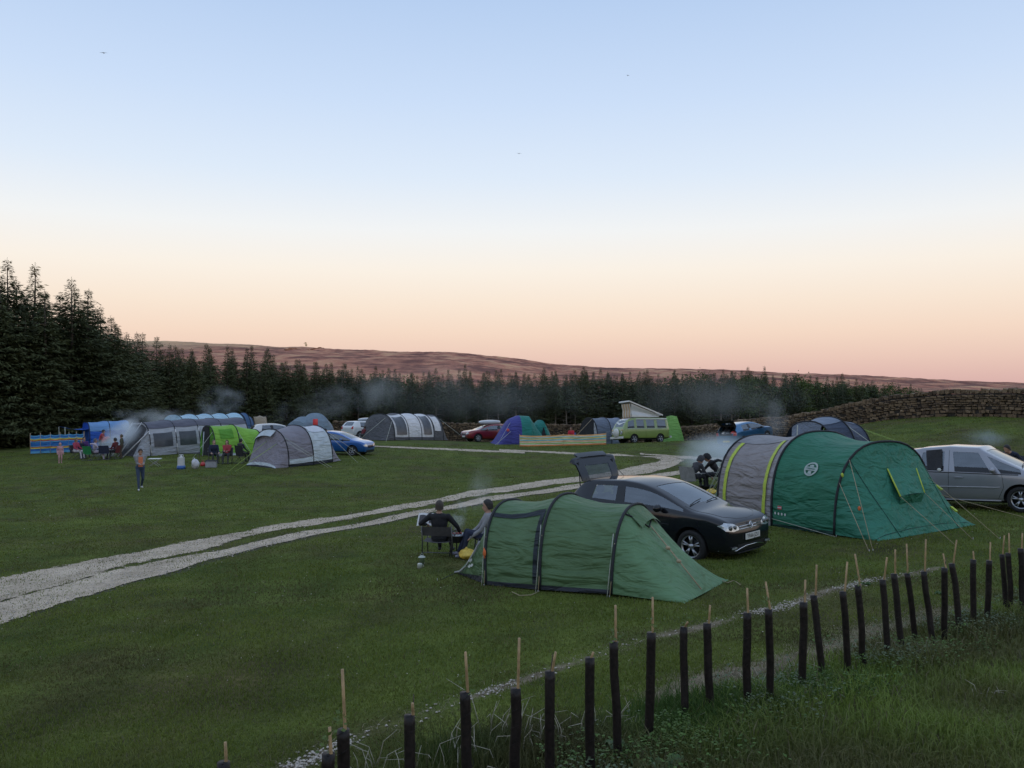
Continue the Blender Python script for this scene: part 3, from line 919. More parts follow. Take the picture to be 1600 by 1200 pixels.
def leafy_mesh(seed, H):
    r_ = np.random.default_rng(seed)
    V, T = [], []
    cl = [(np.array((r_.normal(0, .1 * H), r_.normal(0, .1 * H), H * r_.uniform(.3, .97))), H * r_.uniform(.06, .13)) for _ in range(26)]
    for c, rad in cl:
        for k in range(70):
            p = c + r_.normal(0, rad * .55, 3) * np.array((1, 1, .8))
            d = r_.normal(0, 1, 3); d /= np.linalg.norm(d); e = r_.normal(0, 1, 3); e -= d * (e @ d); e /= np.linalg.norm(e)
            s = r_.uniform(.09, .2); o = len(V)
            V.extend([p - d * s, p + e * s * .6, p + d * s, p - e * s * .6]); T.extend([(o, o + 1, o + 2), (o, o + 2, o + 3)])
    return np.array(V), np.array(T)
for i in range(4):
    v_, t_ = leafy_mesh(300 + i, 9)
    KIN['birch', i] = (me_np('crown', v_, t_, M_BIRCH), trunk_mesh(9, .1, M_BARKP, .08, 30 + i, 20), 9)
def tree(kind, i, x, y, H, rz, label, group, z=None, wide=1.0):
    cr, tk, h0 = KIN[kind, i]
    o = thing({'spruce': 'spruce_tree', 'pine': 'pine_tree', 'birch': 'birch_tree'}[kind], label, 'tree', x, y, rz, group)
    if z is not None: o.location.z = z
    s = H / h0
    o.scale = (s * random.uniform(.88, 1.15) * wide, s * random.uniform(.88, 1.15) * wide, s)
    link('crown', cr, o); link('trunk', tk, o)
    return o
# outline of the plantation: photo column -> (distance, tree-top row)
EDGE = [(-260, 58, 380), (-120, 62, 395), (0, 67, 425), (60, 69, 440), (120, 72, 444), (165, 75, 470), (195, 79, 500), (240, 84, 530), (300, 90, 541), (350, 95, 543), (420, 101, 551), (480, 107, 562),
        (560, 115, 570), (640, 123, 575), (720, 131, 578), (800, 139, 579), (900, 147, 580), (1000, 153, 579), (1100, 158, 580), (1180, 162, 577), (1260, 170, 587), (1330, 184, 593), (1400, 205, 600), (1470, 230, 606)]
EX = [e[0] for e in EDGE]; ED = [e[1] for e in EDGE]; ET = [e[2] for e in EDGE]
n_tree = 0
for row in range(4):
    c = -250.0 + row * 9
    while c < 1440:
        d = float(np.interp(c, EX, ED)) + row * 3.4 + random.uniform(-1, 1)
        top = float(np.interp(c, EX, ET))
        px_ = c + random.uniform(-5, 5)
        x = (px_ - 800) / F * d
        z = ground(x, d)
        rel = CZ - (top - 600) / F * d - z
        var = random.gauss(0, .05) if c > 240 else random.gauss(-.02, .08)
        H = max(4.5, rel * (.97 + var) * (1.0 if row < 3 else 1.02))
        kind = 'spruce' if c < 520 or random.random() < .2 else 'pine'
        if row >= 2 and c >= 520 and random.random() < .75: kind = 'spruce'
        if c > 1090 and random.random() < .30 or (row == 3 and c > 520 and random.random() < .25): kind = 'birch'
        if kind == 'birch': H *= .9
        i = random.randrange(4 if kind == 'birch' else 5)
        if c < 250: lab, gp = 'tall dark spruce in the dense stand at the left edge of the wood', 'tall spruces at the left end of the wood'
        elif kind == 'spruce': lab, gp = 'dark bushy spruce in the plantation edge behind the tents', 'spruces of the plantation'
        elif kind == 'pine': lab, gp = 'thin stemmed conifer in the dim plantation behind the stone wall', 'thin conifers of the plantation'
        else: lab, gp = 'pale green broadleaved tree in fresh spring leaf among the dark conifers', 'spring green trees in the wood'
        tree(kind, i, x, d, H, random.uniform(0, 6.28), lab, gp, z - .1, 1.3 if c < 250 else 1.12)
        n_tree += 1
        step = 2.0 * F / d * (.95 if c > 240 else .95) * (1 + .15 * row)
        c += step * random.uniform(.75, 1.25)
print('trees', n_tree)
# single bush on the skyline
tree('birch', 1, math.tan(math.atan((487 - 800) / F)) * DCR * .98, DCR * .98 * math.cos(math.atan((487 - 800) / F)), 11, 1, 'lone round tree standing on the moor skyline', None, float(moor_h(np.array([math.atan((487 - 800) / F)]), np.array([DCR * .98]))[0]))

# ================================================================ dry stone wall
WALL = [(1780, 36.5, 1.36), (1600, 40, 1.36), (1500, 43.3, 1.36), (1390, 47, 1.36), (1240, 54, 1.5), (1160, 60, 1.5), (1080, 69, 1.5), (1000, 73, 1.6), (900, 75, 1.7), (800, 77, 1.7), (700, 79, 1.7), (610, 82, 1.7), (520, 87, 1.7)]
def W_(px, d): return Vector(((px - 800) / F * d, d, 0))
wpts, wh = [], []
for (a, b_) in zip(WALL[:-1], WALL[1:]):
    p, q = W_(a[0], a[1]), W_(b_[0], b_[1])
    n_ = max(2, int((q - p).length / .25))
    for k in range(n_):
        wpts.append(p.lerp(q, k / n_)); wh.append(a[2] + (b_[2] - a[2]) * k / n_)
wl_ = [0]
for i in range(1, len(wpts)): wl_.append(wl_[-1] + (wpts[i] - wpts[i - 1]).length)
WL = wl_[-1]
wxs = np.array([p.x for p in wpts]); wys = np.array([p.y for p in wpts]); wz = ground_np(wxs, wys)
def wall_at(s):
    x = float(np.interp(s, wl_, wxs)); y = float(np.interp(s, wl_, wys)); z = float(np.interp(s, wl_, wz)); h = float(np.interp(s, wl_, wh))
    x2 = float(np.interp(s + .3, wl_, wxs)); y2 = float(np.interp(s + .3, wl_, wys))
    x1 = float(np.interp(s - .3, wl_, wxs)); y1 = float(np.interp(s - .3, wl_, wys))
    return x, y, z, h, math.atan2(y2 - y1, x2 - x1)
def stone_material(name, use_attr):
    m, n, l, b, out = nt_new(name)
    tc = n.new('ShaderNodeTexCoord'); no = n.new('ShaderNodeTexNoise'); no.inputs['Scale'].default_value = 9; no.inputs['Detail'].default_value = 6
    l.new(tc.outputs['Object'], no.inputs['Vector'])
    r = n.new('ShaderNodeValToRGB'); r.color_ramp.elements[0].position = .3; r.color_ramp.elements[1].position = .72
    r.color_ramp.elements[0].color = (.62, .6, .58, 1); r.color_ramp.elements[1].color = (1.35, 1.3, 1.25, 1)
    l.new(no.outputs[0], r.inputs[0])
    if use_attr:
        s = n.new('ShaderNodeAttribute'); s.attribute_name = 'tone'; src = s.outputs['Color']
    else:
        s = n.new('ShaderNodeObjectInfo')
        q = n.new('ShaderNodeValToRGB'); e = q.color_ramp.elements
        e[0].color = (0.070, 0.048, 0.030, 1); e[1].color = (0.215, 0.155, 0.095, 1); k = e.new(.55); k.color = (0.15, 0.105, 0.062, 1)
        l.new(s.outputs['Random'], q.inputs[0]); src = q.outputs[0]
    mx = n.new('ShaderNodeMixRGB'); mx.blend_type = 'MULTIPLY'; mx.inputs[0].default_value = 1
    l.new(src, mx.inputs[1]); l.new(r.outputs[0], mx.inputs[2]); l.new(mx.outputs[0], b.inputs['Base Color'])
    b.inputs['Roughness'].default_value = .95
    bp = n.new('ShaderNodeBump'); bp.inputs['Strength'].default_value = .5; bp.inputs['Distance'].default_value = .03; l.new(no.outputs[0], bp.inputs['Height']); l.new(bp.outputs[0], b.inputs['Normal'])
    return m
M_WS, M_WSJ = stone_material('wall_stone', False), stone_material('wall_stone_joined', True)
def rock(r_, d):
    P8 = []
    for sx in (-1, 1):
        for sy in (-1, 1):
            for sz in (-1, 1):
                P8.append((sx * d[0] / 2 * r_.uniform(.66, 1.02), sy * d[1] / 2 * r_.uniform(.84, 1.0), sz * d[2] / 2 * r_.uniform(.6, 1.02)))
    return np.array(P8)
RF = np.array([(0, 1, 3, 2), (4, 6, 7, 5), (0, 4, 5, 1), (2, 3, 7, 6), (0, 2, 6, 4), (1, 5, 7, 3)])
ROCKS = []
r_ = np.random.default_rng(5)
for i in range(14):
    me = bpy.data.meshes.new('stone'); me.from_pydata([tuple(p) for p in rock(r_, (1, 1, 1))], [], [tuple(map(int, f)) for f in RF]); me.materials.append(M_WS); ROCKS.append(me)
stones = []     # x,y,z, angle, dims, tilt
s_all = []
z0 = 0.0
course = 0
while z0 < 1.62:
    ch = float(r_.uniform(.085, .16)) if z0 > .2 else .19
    s = 0.0
    while s < WL:
        ln = float(r_.uniform(.14, .46))
        x, y, zb, h, a = wall_at(s + ln / 2)
        if z0 + ch < h - .12:
            s_all.append((s, x, y, zb + z0 + ch / 2 - .03, a, ln - .012, float(r_.uniform(.42, .58)), (ch - .004) * float(r_.uniform(.7, 1.18)), float(r_.normal(0, .06)), float(r_.normal(0, .035))))
        s += ln
    z0 += ch
s = 0.0
while s < WL:        # coping stones set on edge
    ln = float(r_.uniform(.12, .3)); x, y, zb, h, a = wall_at(s + ln / 2)
    hh_ = float(r_.uniform(.16, .3))
    s_all.append((s, x, y, zb + h - .2 + hh_ / 2, a, ln - .01, .42, hh_, float(r_.normal(0, .16)), float(r_.normal(0, .02))))
    s += ln
wroot = bpy.data.objects.new('stone_wall', None); COL.objects.link(wroot)
wroot.location = (float(wxs[0]), float(wys[0]), float(wz[0]))
tag(wroot, 'long brown dry stone wall climbing the slope behind the tents', 'wall')
wo = Vector(wroot.location)
def in_view(q): return 800 + q[1] / q[2] * F < 1606
cand = sorted([q for q in s_all if in_view(q)], key=lambda q: -(q[5] * q[7]) / q[2] ** 2)
pick = set(id(q) for q in cand[:300])
JV, JF, JC = [], [], []
for q in s_all:
    s, x, y, z, a, ln, dp, ch, tl, out_ = q
    M = Matrix.Rotation(a, 3, 'Z') @ Matrix.Rotation(tl, 3, 'Y')
    ctr = Vector((x, y, z)) + M @ Vector((0, out_, 0)) - wo
    if id(q) in pick:
        o = link('stone', random.choice(ROCKS), wroot)
        o.location = ctr; o.rotation_euler = M.to_euler(); o.scale = (ln, dp, ch)
    else:
        v8 = rock(r_, (ln, dp, ch)) @ np.array(M).T + np.array(ctr)
        JF.append(RF + 8 * len(JC)); JV.append(v8)
        t = r_.random()
        c_ = np.array((0.070, 0.048, 0.030)) * (1 - t) + np.array((0.21, 0.152, 0.095)) * t
        JC.append(np.repeat((c_ * (1 if r_.random() > .12 else 1.5))[None], 8, 0))
tag(mesh_np('small_stones', np.concatenate(JV), np.concatenate(JF), M_WSJ, wroot, vcol=np.concatenate(JC)), kind='stuff')
mb = MB()
for i in range(len(wpts) - 1):
    p, q = wpts[i], wpts[i + 1]
    d = (q - p).normalized(); n_ = Vector((-d.y, d.x, 0)) * .17
    hh_ = wh[i] - .2
    a, b_ = Vector((p.x, p.y, wz[i] - .1)) - wo, Vector((q.x, q.y, wz[i + 1] - .1)) - wo
    u = Vector((0, 0, hh_ + .1))
    mb.add([a - n_, b_ - n_, b_ - n_ + u, a - n_ + u, a + n_, b_ + n_, b_ + n_ + u, a + n_ + u], [(0, 1, 2, 3), (5, 4, 7, 6), (3, 2, 6, 7)])
mb.build('rubble_core', mat('wall_core', (0.03, 0.025, 0.02), 1), wroot, smooth=False)
# ================================================================ tents
M_POLE = mat('tent_pole_sleeve', (0.012, 0.014, 0.018), .7, .3, 8)
M_CORD = mat('guy_cord', (0.34, 0.27, 0.17), .8, .2, 30)
M_CORDW = mat('guy_cord_pale', (0.45, 0.47, 0.40), .8, .2, 30)
M_CORDG = mat('guy_cord_green', (0.30, 0.42, 0.10), .8, .2, 30)
M_SKIRT = fabric('mud_skirt', (0.028, 0.032, 0.042))
M_PEG = mat('steel_peg', (0.35, 0.35, 0.35), .4, .1, 10, metal=.9)
M_MESHWIN = mat('tinted_tent_window', (0.055, 0.06, 0.07), .25, .3, 2, .2, 6)
M_DARKIN = mat('tent_interior_dark', (0.018, 0.019, 0.022), .9, .3, 4)  # near-black colour stands for the shade inside tents and the open boot
M_LIME = mat('lime_webbing', (0.40, 0.50, 0.05), .6, .15, 20)
M_ORANGE = mat('orange_cord', (0.6, 0.13, 0.03), .6, .2, 20)
M_PRINT = mat('white_print', (0.62, 0.64, 0.62), .7, .1, 20)

def spow(v, e):
    return math.copysign(abs(v) ** e, v)

class Tunnel:
    """tent of arched hoops along local +x; t runs over the arch from the -y foot (0) to the +y foot (1)"""
    def __init__(s, root, hoops, e=(.85, .8), wr=.012, sag=.03, seed=1):
        s.root, s.h, s.e, s.wr, s.sag, s.seed = root, hoops, e, wr, sag, seed
        root.rotation_mode = 'XYZ'
        s.M = Matrix.LocRotScale(root.location, root.rotation_euler, None)
        s.Mi = s.M.inverted()
        # table: share of the arch length -> angle
        A = np.linspace(0, math.pi, 721)
        yy = -hoops[0][1] * np.sign(np.cos(A)) * np.abs(np.cos(A)) ** e[0]; zz = hoops[0][2] * np.abs(np.sin(A)) ** e[1]
        cum = np.concatenate([[0.0], np.cumsum(np.hypot(np.diff(yy), np.diff(zz)))])
        s.tab = (cum / cum[-1], A); s.arc = cum[-1]
    def hp(s, i, t, grow=0.0):
        h = s.h[i]
        a = float(np.interp(t, *s.tab))
        z = (h[2] + grow) * abs(math.sin(a)) ** s.e[1]
        lean = h[3] if len(h) > 3 else 0
        return Vector((h[0] + lean * z, -(h[1] + grow) * spow(math.cos(a), s.e[0]), z))
    def sp(s, i, u, t, off=0.0):
        p, q = s.hp(i, t), s.hp(i + 1, t)
        c = p.lerp(q, u)
        k = s.sag * math.sin(math.pi * u)
        ax = Vector((c.x, 0, c.z * .0))
        rad = Vector((0, c.y, c.z))
        c = Vector((c.x, c.y * (1 - k * .6 * abs(math.sin(math.pi * t))), c.z * (1 - k)))
        if s.wr:
            edge = min(1, 5 * u, 5 * (1 - u)) * min(1, 6 * t + .15, 6 * (1 - t) + .15)
            n1 = mnoise.noise(Vector((u * 2.2 + i * 7 + s.seed, t * 16, s.seed * 1.7)))
            n2 = mnoise.noise(Vector((u * 6 + i * 3, t * 34 + u * 4, s.seed * 3.1 + 5)))
            n3 = mnoise.noise(Vector((u * 3 + t * 9, t * 5 - u * 3, s.seed + 11)))
            off += edge * s.wr * (1.2 * n1 + .55 * n2 + .8 * n3)
        if rad.length > 1e-6:
            c += rad.normalized() * off
        return c
    def panel(s, i, m, u0=0, u1=1, t0=0, t1=1, off=0.0, name='panel', nu=16, nt=40, parent=None):
        nt = max(4, int(nt * (t1 - t0))); nu = max(2, int(nu * (u1 - u0)))
        return MB().grid(lambda u, v: s.sp(i, u, v, off), nu, nt, 0, u0, u1, t0, t1).build(name, m, parent or s.root)
    def pole(s, i, m=None, r=.022, n=26, t0=0, t1=1):
        return MB().tube([s.hp(i, t0 + (t1 - t0) * k / n, .012) for k in range(n + 1)], r, 6).build('pole_sleeve', m or M_POLE, s.root)
    def local(s, p): return s.Mi @ Vector(p)
    def drop(s, p):
        """local point put on the real ground"""
        w = s.M @ Vector(p)
        w.z = ground(w.x, w.y)
        return s.Mi @ w
    def slope(s, i, cn, cf, m, name='end_panel', sag=.1, nv=16, nt=30, t0=0, t1=1, v0=0, v1=1, off=0.0, fn_only=False):
        cn, cf = Vector(cn), Vector(cf)
        def fn(v, t):
            p = s.hp(i, t)
            k = (1 - math.cos(math.pi * t)) / 2
            g = cn.lerp(cf, k)
            c = p.lerp(g, v)
            c.z *= 1 - sag * math.sin(math.pi * v) * math.sin(math.pi * t)
            o = off
            if s.wr:
                o += s.wr * min(1, 5 * v, 5 * (1 - v)) * (mnoise.noise(Vector((v * 3, t * 13, s.seed * 2.3))) + .6 * mnoise.noise(Vector((v * 7 + t * 9, t * 25, s.seed))))
            d = (c - Vector((s.h[i][0], 0, .2)))
            if d.length > 1e-6: c += d.normalized() * o
            return c
        if fn_only: return fn
        return MB().grid(fn, max(2, int(nv * (v1 - v0))), max(3, int(nt * (t1 - t0))), 0, v0, v1, t0, t1).build(name, m, s.root)
    def flat(s, i, m, name='end_panel', t0=0, t1=1, dx=0.0, n=24, zmin=0.0):
        """upright end wall filling an arch"""
        P = [s.hp(i, t0 + (t1 - t0) * k / n, -.01) + Vector((dx, 0, 0)) for k in range(n + 1)]
        c = Vector((s.h[i][0] + dx, 0, zmin))
        vs, fs = [], []
        R_ = 6
        for k in range(n + 1):
            for j in range(R_ + 1):
                q = c.copy(); q.y = P[k].y * .0
                q = Vector((P[k].x, P[k].y, 0)).lerp(P[k], j / R_)
                q.x += .03 * mnoise.noise(Vector((q.y * 3, q.z * 3, s.seed)))
                vs.append(q)
        for k in range(n):
            for j in range(R_):
                a = k * (R_ + 1) + j
                fs.append((a, a + 1, a + R_ + 2, a + R_ + 1))
        return MB().add(vs, fs).build(name, m, s.root)
    def skirt(s, i, m=None, hgt=.09, side=0):
        hgt = hgt / s.arc
        t0, t1 = (0, hgt) if side == 0 else (1 - hgt, 1)
        return s.panel(i, m or M_SKIRT, 0, 1, t0, t1, .012, 'mud_skirt', 10, 60)
    def guy(s, a, b, m=None, r=.006, peg=True):
        b = s.drop(b)
        MB().tube([a, b], r, 4).build('guy_line', m or M_CORD, s.root)
        if peg:
            d = (Vector(b) - Vector(a)).normalized()
            MB().tube([Vector(b) + Vector((0, 0, .05)) + d * .02, Vector(b) - Vector((0, 0, .05))], .006, 5).build('peg', M_PEG, s.root)
    def strip(s, i, u, t0, t1, w, m, off=.012, name='strap', n=14):
        du = w / max(.2, abs(s.h[i + 1][0] - s.h[i][0])) / 2
        return MB().grid(lambda a, v: s.sp(i, u - du + 2 * du * a, v, off), 2, n, 0, 0, 1, t0, t1).build(name, m, s.root)

def tent(name, label, x, y, ang, hoops, **kw):
    t = thing(name, label, 'tent', x, y, ang, kw.pop('group', None), tilt=True)
    return Tunnel(t, hoops, **kw)

# ---------------------------------------------------------------- small green tunnel tent in front
g1, g3 = on_ground(755, 916), on_ground(956, 932)
ax = (g3 - g1); ax.z = 0; ax.normalize()
ax = (ax + Vector((-.02, -.06, 0))).normalized(); pr = Vector((-ax.y, ax.x, 0))
g2 = on_ground(844, 924)
c2 = g2 + pr * 1.06
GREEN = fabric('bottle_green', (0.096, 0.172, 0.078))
def along(p): return (p - c2).dot(ax)
T = tent('tunnel_tent', 'small bottle green tunnel tent pitched in front of the black car', c2.x, c2.y, math.atan2(ax.y, ax.x),
         [(along(g1), 1.0, 1.30, -.06), (0.0, 1.06, 1.42, 0), (along(g3), .98, 1.27, .05)], e=(.82, .78), wr=.017, sag=.055, seed=3)
T1 = T
for i in (0, 1): T.panel(i, GREEN, nu=26, nt=60)
T.slope(2, T.local(on_ground(1070, 943)), T.local(on_ground(1140, 906)), fabric('bottle_green_lit', (0.120, 0.228, 0.110)), sag=.07, nv=22, nt=44)  # same green, lightened partly for the light this slope catches
cl = T.local(on_ground(713, 894)); cl2 = Vector((cl.x + .1, .95, 0))
T.slope(0, cl, T.drop(cl2), GREEN, 'porch_panel', sag=.10, nv=16, nt=40)
for i in range(3): T.pole(i, r=.024)
for i in (0, 1): T.skirt(i, hgt=.065)
fs = T.slope(0, cl, T.drop(cl2), GREEN, sag=.10, fn_only=True)
MB().grid(lambda v, t: fs(v, t) + Vector((-.015, -.01, .0)), 10, 3, 0, .1, 1, .0, .035).build('mud_skirt', M_SKIRT, T.root)
# pale rolled edge of the open porch and its lettering
MB().tube([fs(v, .50) + Vector((-.03, 0, .02)) for v in (.02, .25, .5, .75, .98)], .035, 6, flat=.5).build('rolled_door', fabric('pale_grey_lining', (0.42, 0.43, 0.44)), T.root)
MB().tube([fs(v, .28 - .26 * v) + Vector((-.02, -.03, .0)) for v in (.2, .4, .6, .8, .99)], .018, 6).build('door_edge', fabric('pale_grey_lining', (0.42, 0.43, 0.44)), T.root)
def surf_frame(p, du, dv):
    n = du.cross(dv).normalized(); x = du.normalized(); y = n.cross(x)
    return Matrix(((x.x, y.x, n.x, p.x), (x.y, y.y, n.y, p.y), (x.z, y.z, n.z, p.z), (0, 0, 0, 1)))
pL = fs(.45, .10); uL = (fs(.2, .10) - fs(.7, .10)); vL = (fs(.45, .16) - fs(.45, .06))
Mx = surf_frame(pL, uL, vL)
if Mx.col[2].y > 0: Mx = surf_frame(pL, uL, -vL)
text_mesh('vango', .095, M_PRINT, 'brand_print', T.root, Matrix.Translation((-.02, -.03, .05)) @ Mx @ Matrix.Translation((.02, .06, 0)))
mbp = MB()
for k in range(7): mbp.box((-.13 + .045 * k, -.04, 0), (.034, .03 + .012 * (k % 3), .002))
mbp.v = [tuple((Matrix.Translation((-.02, -.03, .05)) @ Mx @ Matrix.Translation((.05, 0, 0))) @ Vector(p)) for p in mbp.v]
tag(mbp.build('blurred_print', M_PRINT, T.root, False), kind='stuff')
# side door outline
NAVY = fabric('navy_band', (0.020, 0.028, 0.036))
T.panel(0, NAVY, .03, .93, .30, .325, .014, 'door_band', 24, 60)
T.panel(0, NAVY, .87, .945, .02, .315, .016, 'door_band', 24, 60)
for i, sgn in ((0, 1), (1, 1), (2, 1)):
    a = T.hp(i, .2, .03)
    foot = T.hp(i, 0) + Vector((0, -.07, 0))
    T.guy(a, foot, M_CORD, .008)
    T.guy(T.hp(i, .24, .03) + Vector((-.05, 0, 0)), T.hp(i, 0) + Vector((-.03, -.1, 0)), M_CORDW, .007, False)
a = T.hp(0, .13, .05)
MB().ell(a + Vector((.02, -.02, 0)), (.03, .02, .06)).tube([a + Vector((0, 0, .08)), a + Vector((.03, -.03, -.08))], .012, 5).build('orange_toggle', M_ORANGE, T.root)
sl = T.slope(2, T.local(on_ground(1070, 943)), T.local(on_ground(1140, 906)), None, sag=.07, fn_only=True)
MB().tube([sl(.02, .36) + Vector((.0, -.01, .015)), sl(.12, .41) + Vector((0, -.01, .015)), sl(.24, .46) + Vector((0, -.01, .02)), sl(.17, .55) + Vector((0, 0, .02)), sl(.10, .62) + Vector((0, 0, .02)), sl(.02, .66) + Vector((0, 0, .02))], .013, 5).build('vent_hood_seam', M_POLE, T.root)
MB().grid(lambda u, v: sl(.02 + .17 * u, .38 + .24 * v) + Vector((.05 * u, 0, .05 * math.sin(math.pi * v) * u + .012)), 6, 8).build('vent_hood', GREEN, T.root)
MB().tube([sl(.24, .46) + Vector((.03, -.02, .04)), sl(.55, .44) + Vector((.03, -.03, .05)), sl(.97, .42) + Vector((.02, -.03, .03))], .011, 5).build('guy_line', M_CORD, T.root)
for v, t in ((.5, .44), (.66, .435)):
    MB().ell(sl(v, t) + Vector((.03, -.04, .05)), (.04, .03, .03)).build('cord_lock', M_CORD, T.root)
# slack cords lying on the grass
for pts in [[(800, 927), (812, 933), (830, 932), (843, 926)], [(1128, 909), (1137, 913), (1146, 909), (1150, 911), (1157, 916)]]:
    MB().tube([T.local(on_ground(*p) + Vector((0, 0, .02))) for p in pts], .007, 4).build('slack_cord', M_CORD, T.root)
T.guy(fs(.97, .03), T.local(on_ground(684, 908)), M_POLE, .006)

# ---------------------------------------------------------------- big teal and grey tunnel tent
TEAL = fabric('teal', (0.028, 0.170, 0.100)); TEAL_LIT = fabric('teal_lit', (0.036, 0.190, 0.122)); GREYF = fabric('warm_grey', (0.275, 0.25, 0.25))  # end teal lightened as though the sloping wall catches more light
ax = Vector((.42, -.907, 0)).normalized(); pr = Vector((-ax.y, ax.x, 0))
gC = on_ground(1304, 838)
cC = gC + pr * 1.42
T = tent('family_tent', 'large teal and grey tunnel tent beside the black car', cC.x, cC.y, math.atan2(ax.y, ax.x),
         [(-3.65, 1.44, 1.99, -.03), (-1.7, 1.52, 2.08, 0), (0.0, 1.42, 1.86, .06)], e=(.78, .74), wr=.02, sag=.05, seed=8)
T2 = T
T.panel(0, GREYF, nu=26, nt=64)
T.panel(1, TEAL, nu=26, nt=64)
cn, cf = T.local(on_ground(1374, 846)), T.local(on_ground(1527, 820))
T.slope(2, cn, cf, TEAL_LIT, sag=.05, nv=22, nt=44)
T.slope(0, Vector((-4.5, -1.15, 0)), Vector((-4.5, 1.1, 0)), TEAL, 'porch_panel', sag=.1)
for i in range(3): T.pole(i, r=.026)
for u in (.13, .86): T.strip(0, u, .035, .36, .11, M_LIME, .02, 'lime_strap', 24)
T.strip(0, .955, .0, .36, .10, fabric('pale_edge', (.30, .29, .30)), .018, 'door_edge', 24)
for i in (0, 1): T.skirt(i, fabric('dark_teal_skirt', (0.012, 0.05, 0.04)), .07)
T.panel(0, fabric('roof_grey', (0.26, 0.25, 0.26)), .02, .98, .36, .64, .012, 'roof_panel', 20, 64)
sl = T.slope(2, cn, cf, None, sag=.05, fn_only=True)
# vent flap on the sloping end, stiffened with lime battens
f0, f1 = sl(.28, .44), sl(.28, .60)
g0, g1_ = sl(.62, .40) + Vector((.10, 0, .11)), sl(.62, .545) + Vector((.10, 0, .13))
f0 += Vector((.01, 0, .03)); f1 += Vector((.01, 0, .03))
MB().grid(lambda u, v: f0.lerp(g0, u).lerp(f1.lerp(g1_, u), v) + Vector((0, 0, .02 * math.sin(math.pi * v))), 6, 6).build('vent_flap', TEAL_LIT, T.root)
MB().tube([f0, g0], .016, 5).build('batten', M_LIME, T.root)
MB().tube([f1, g1_], .016, 5).build('batten', M_LIME, T.root)
MB().grid(lambda u, v: g0.lerp(sl(.66, .41), u).lerp(g1_.lerp(sl(.66, .54), u), v), 3, 4).build('vent_gusset', TEAL, T.root)
# seams on the end wall
for t in (.30, .70):
    MB().tube([sl(v, t) + Vector((.0, -.01, .012)) for v in (.0, .2, .4, .6, .8, 1)], .006, 4).build('seam', fabric('dark_teal_skirt', (0.012, 0.05, 0.04)), T.root)
MB().tube([sl(.93, t) + Vector((.0, -.015, .01)) for t in (.02, .2, .4, .6, .8, .97)], .006, 4).build('seam', fabric('dark_teal_skirt', (0.012, 0.05, 0.04)), T.root)
# round lantern badge
def badge(c_uv, r, M, fn):
    pass
def on_panel(i, u, t, du, dt, off=.02):
    return T.sp(i, u + du, t + dt, off)
lu = 1 / 1.75; lt = 1 / T.arc     # metres to u and t
UC, TC = .52, .245
def disc(r0, r1, n=28):
    mb = MB(); vs, fs = [], []
    for k in range(n):
        a = 2 * math.pi * k / n
        for r in (r0, (r0 + r1) / 2, r1):
            vs.append(on_panel(1, UC, TC, r * math.cos(a) * lu, r * math.sin(a) * lt, .026))
    for k in range(n):
        for j in (0, 1):
            a, b = k * 3 + j, ((k + 1) % n) * 3 + j
            fs.append((a, b, b + 1, a + 1))
    return mb.add(vs, fs)
BADGE = mat('pale_badge_print', (0.33, 0.40, 0.37), .7, .1, 20)
disc(.135, .175).build('badge_ring', BADGE, T.root)
def patch(pts, name, m, off=.027):
    mb = MB(); n = len(pts)
    vs = [on_panel(1, UC, TC, x * lu, z * lt, off) for x, z in pts]
    c = sum(vs, Vector()) / n
    return mb.add([c] + vs, [(0, 1 + k, 1 + (k + 1) % n) for k in range(n)]).build(name, m, T.root)
patch([(-.13, -.045), (.13, -.045), (.135, 0), (.13, .045), (-.13, .045), (-.135, 0)], 'badge_band', BADGE)
patch([(-.045, .05), (.045, .05), (.06, .075), (.02, .105), (-.02, .105), (-.06, .075)], 'lantern_top', BADGE)
patch([(-.055, -.125), (.055, -.125), (.04, -.052), (-.04, -.052)], 'lantern_base', BADGE)
pB = on_panel(1, UC, TC, 0, 0, .03); duB = on_panel(1, UC, TC, .1, 0, .03) - pB; dvB = on_panel(1, UC, TC, 0, .02, .03) - pB
text_mesh('Coleman', .062, fabric('teal_print', (.015, .10, .07)), 'badge_lettering', T.root, surf_frame(pB + Vector((0, -.006, .004)), duB, dvB))
# flag and icon prints low on the side
UC, TC = .14, .075
patch([(-.055, -.035), (.055, -.035), (.055, .035), (-.055, .035)], 'flag_print', mat('red_print', (.5, .07, .08), .7, .1, 20), .022)
patch([(-.055, -.008), (.055, -.008), (.055, .008), (-.055, .008)], 'flag_print', M_PRINT, .026)
for k in range(4):
    UC, TC = .07 + .055 * k, .052
    patch([(.024 * math.cos(a), .03 * math.sin(a)) for a in [i * 6.283 / 8 for i in range(8)]], 'icon_print', M_PRINT, .024)
# guy lines
for (i, t), q in [((2, .20), (1358, 862)), ((2, .30), (1364, 861)), ((1, .03), (1306, 839))]:
    T.guy(T.hp(i, t, .02), T.local(on_ground(*q)), M_CORDW if t < .1 else M_CORD, .006)
T.guy(g0, T.local(on_ground(1493, 852)), M_CORD, .006)
T.guy(g1_, T.local(on_ground(1520, 843)), M_CORD, .006)
T.guy(sl(.3, .68), T.local(on_ground(1562, 842)), M_CORD, .006)
T.guy(sl(.5, .72), T.local(on_ground(1625, 815)), M_CORD, .006)
for k, (v, t) in enumerate([(.03, .24), (.45, .2)]):
    MB().ell(sl(v, t) + Vector((-.02, -.04, .0)), (.03, .03, .05)).build('cord_toggle', M_ORANGE if k else M_LIME, T.root)
for v in (.35, .72):
    MB().box(sl(v, .75) + Vector((.04, -.02, .03)), (.16, .06, .03), Matrix.Rotation(.6, 3, 'Y')).build('lime_tab', M_LIME, T.root, False)
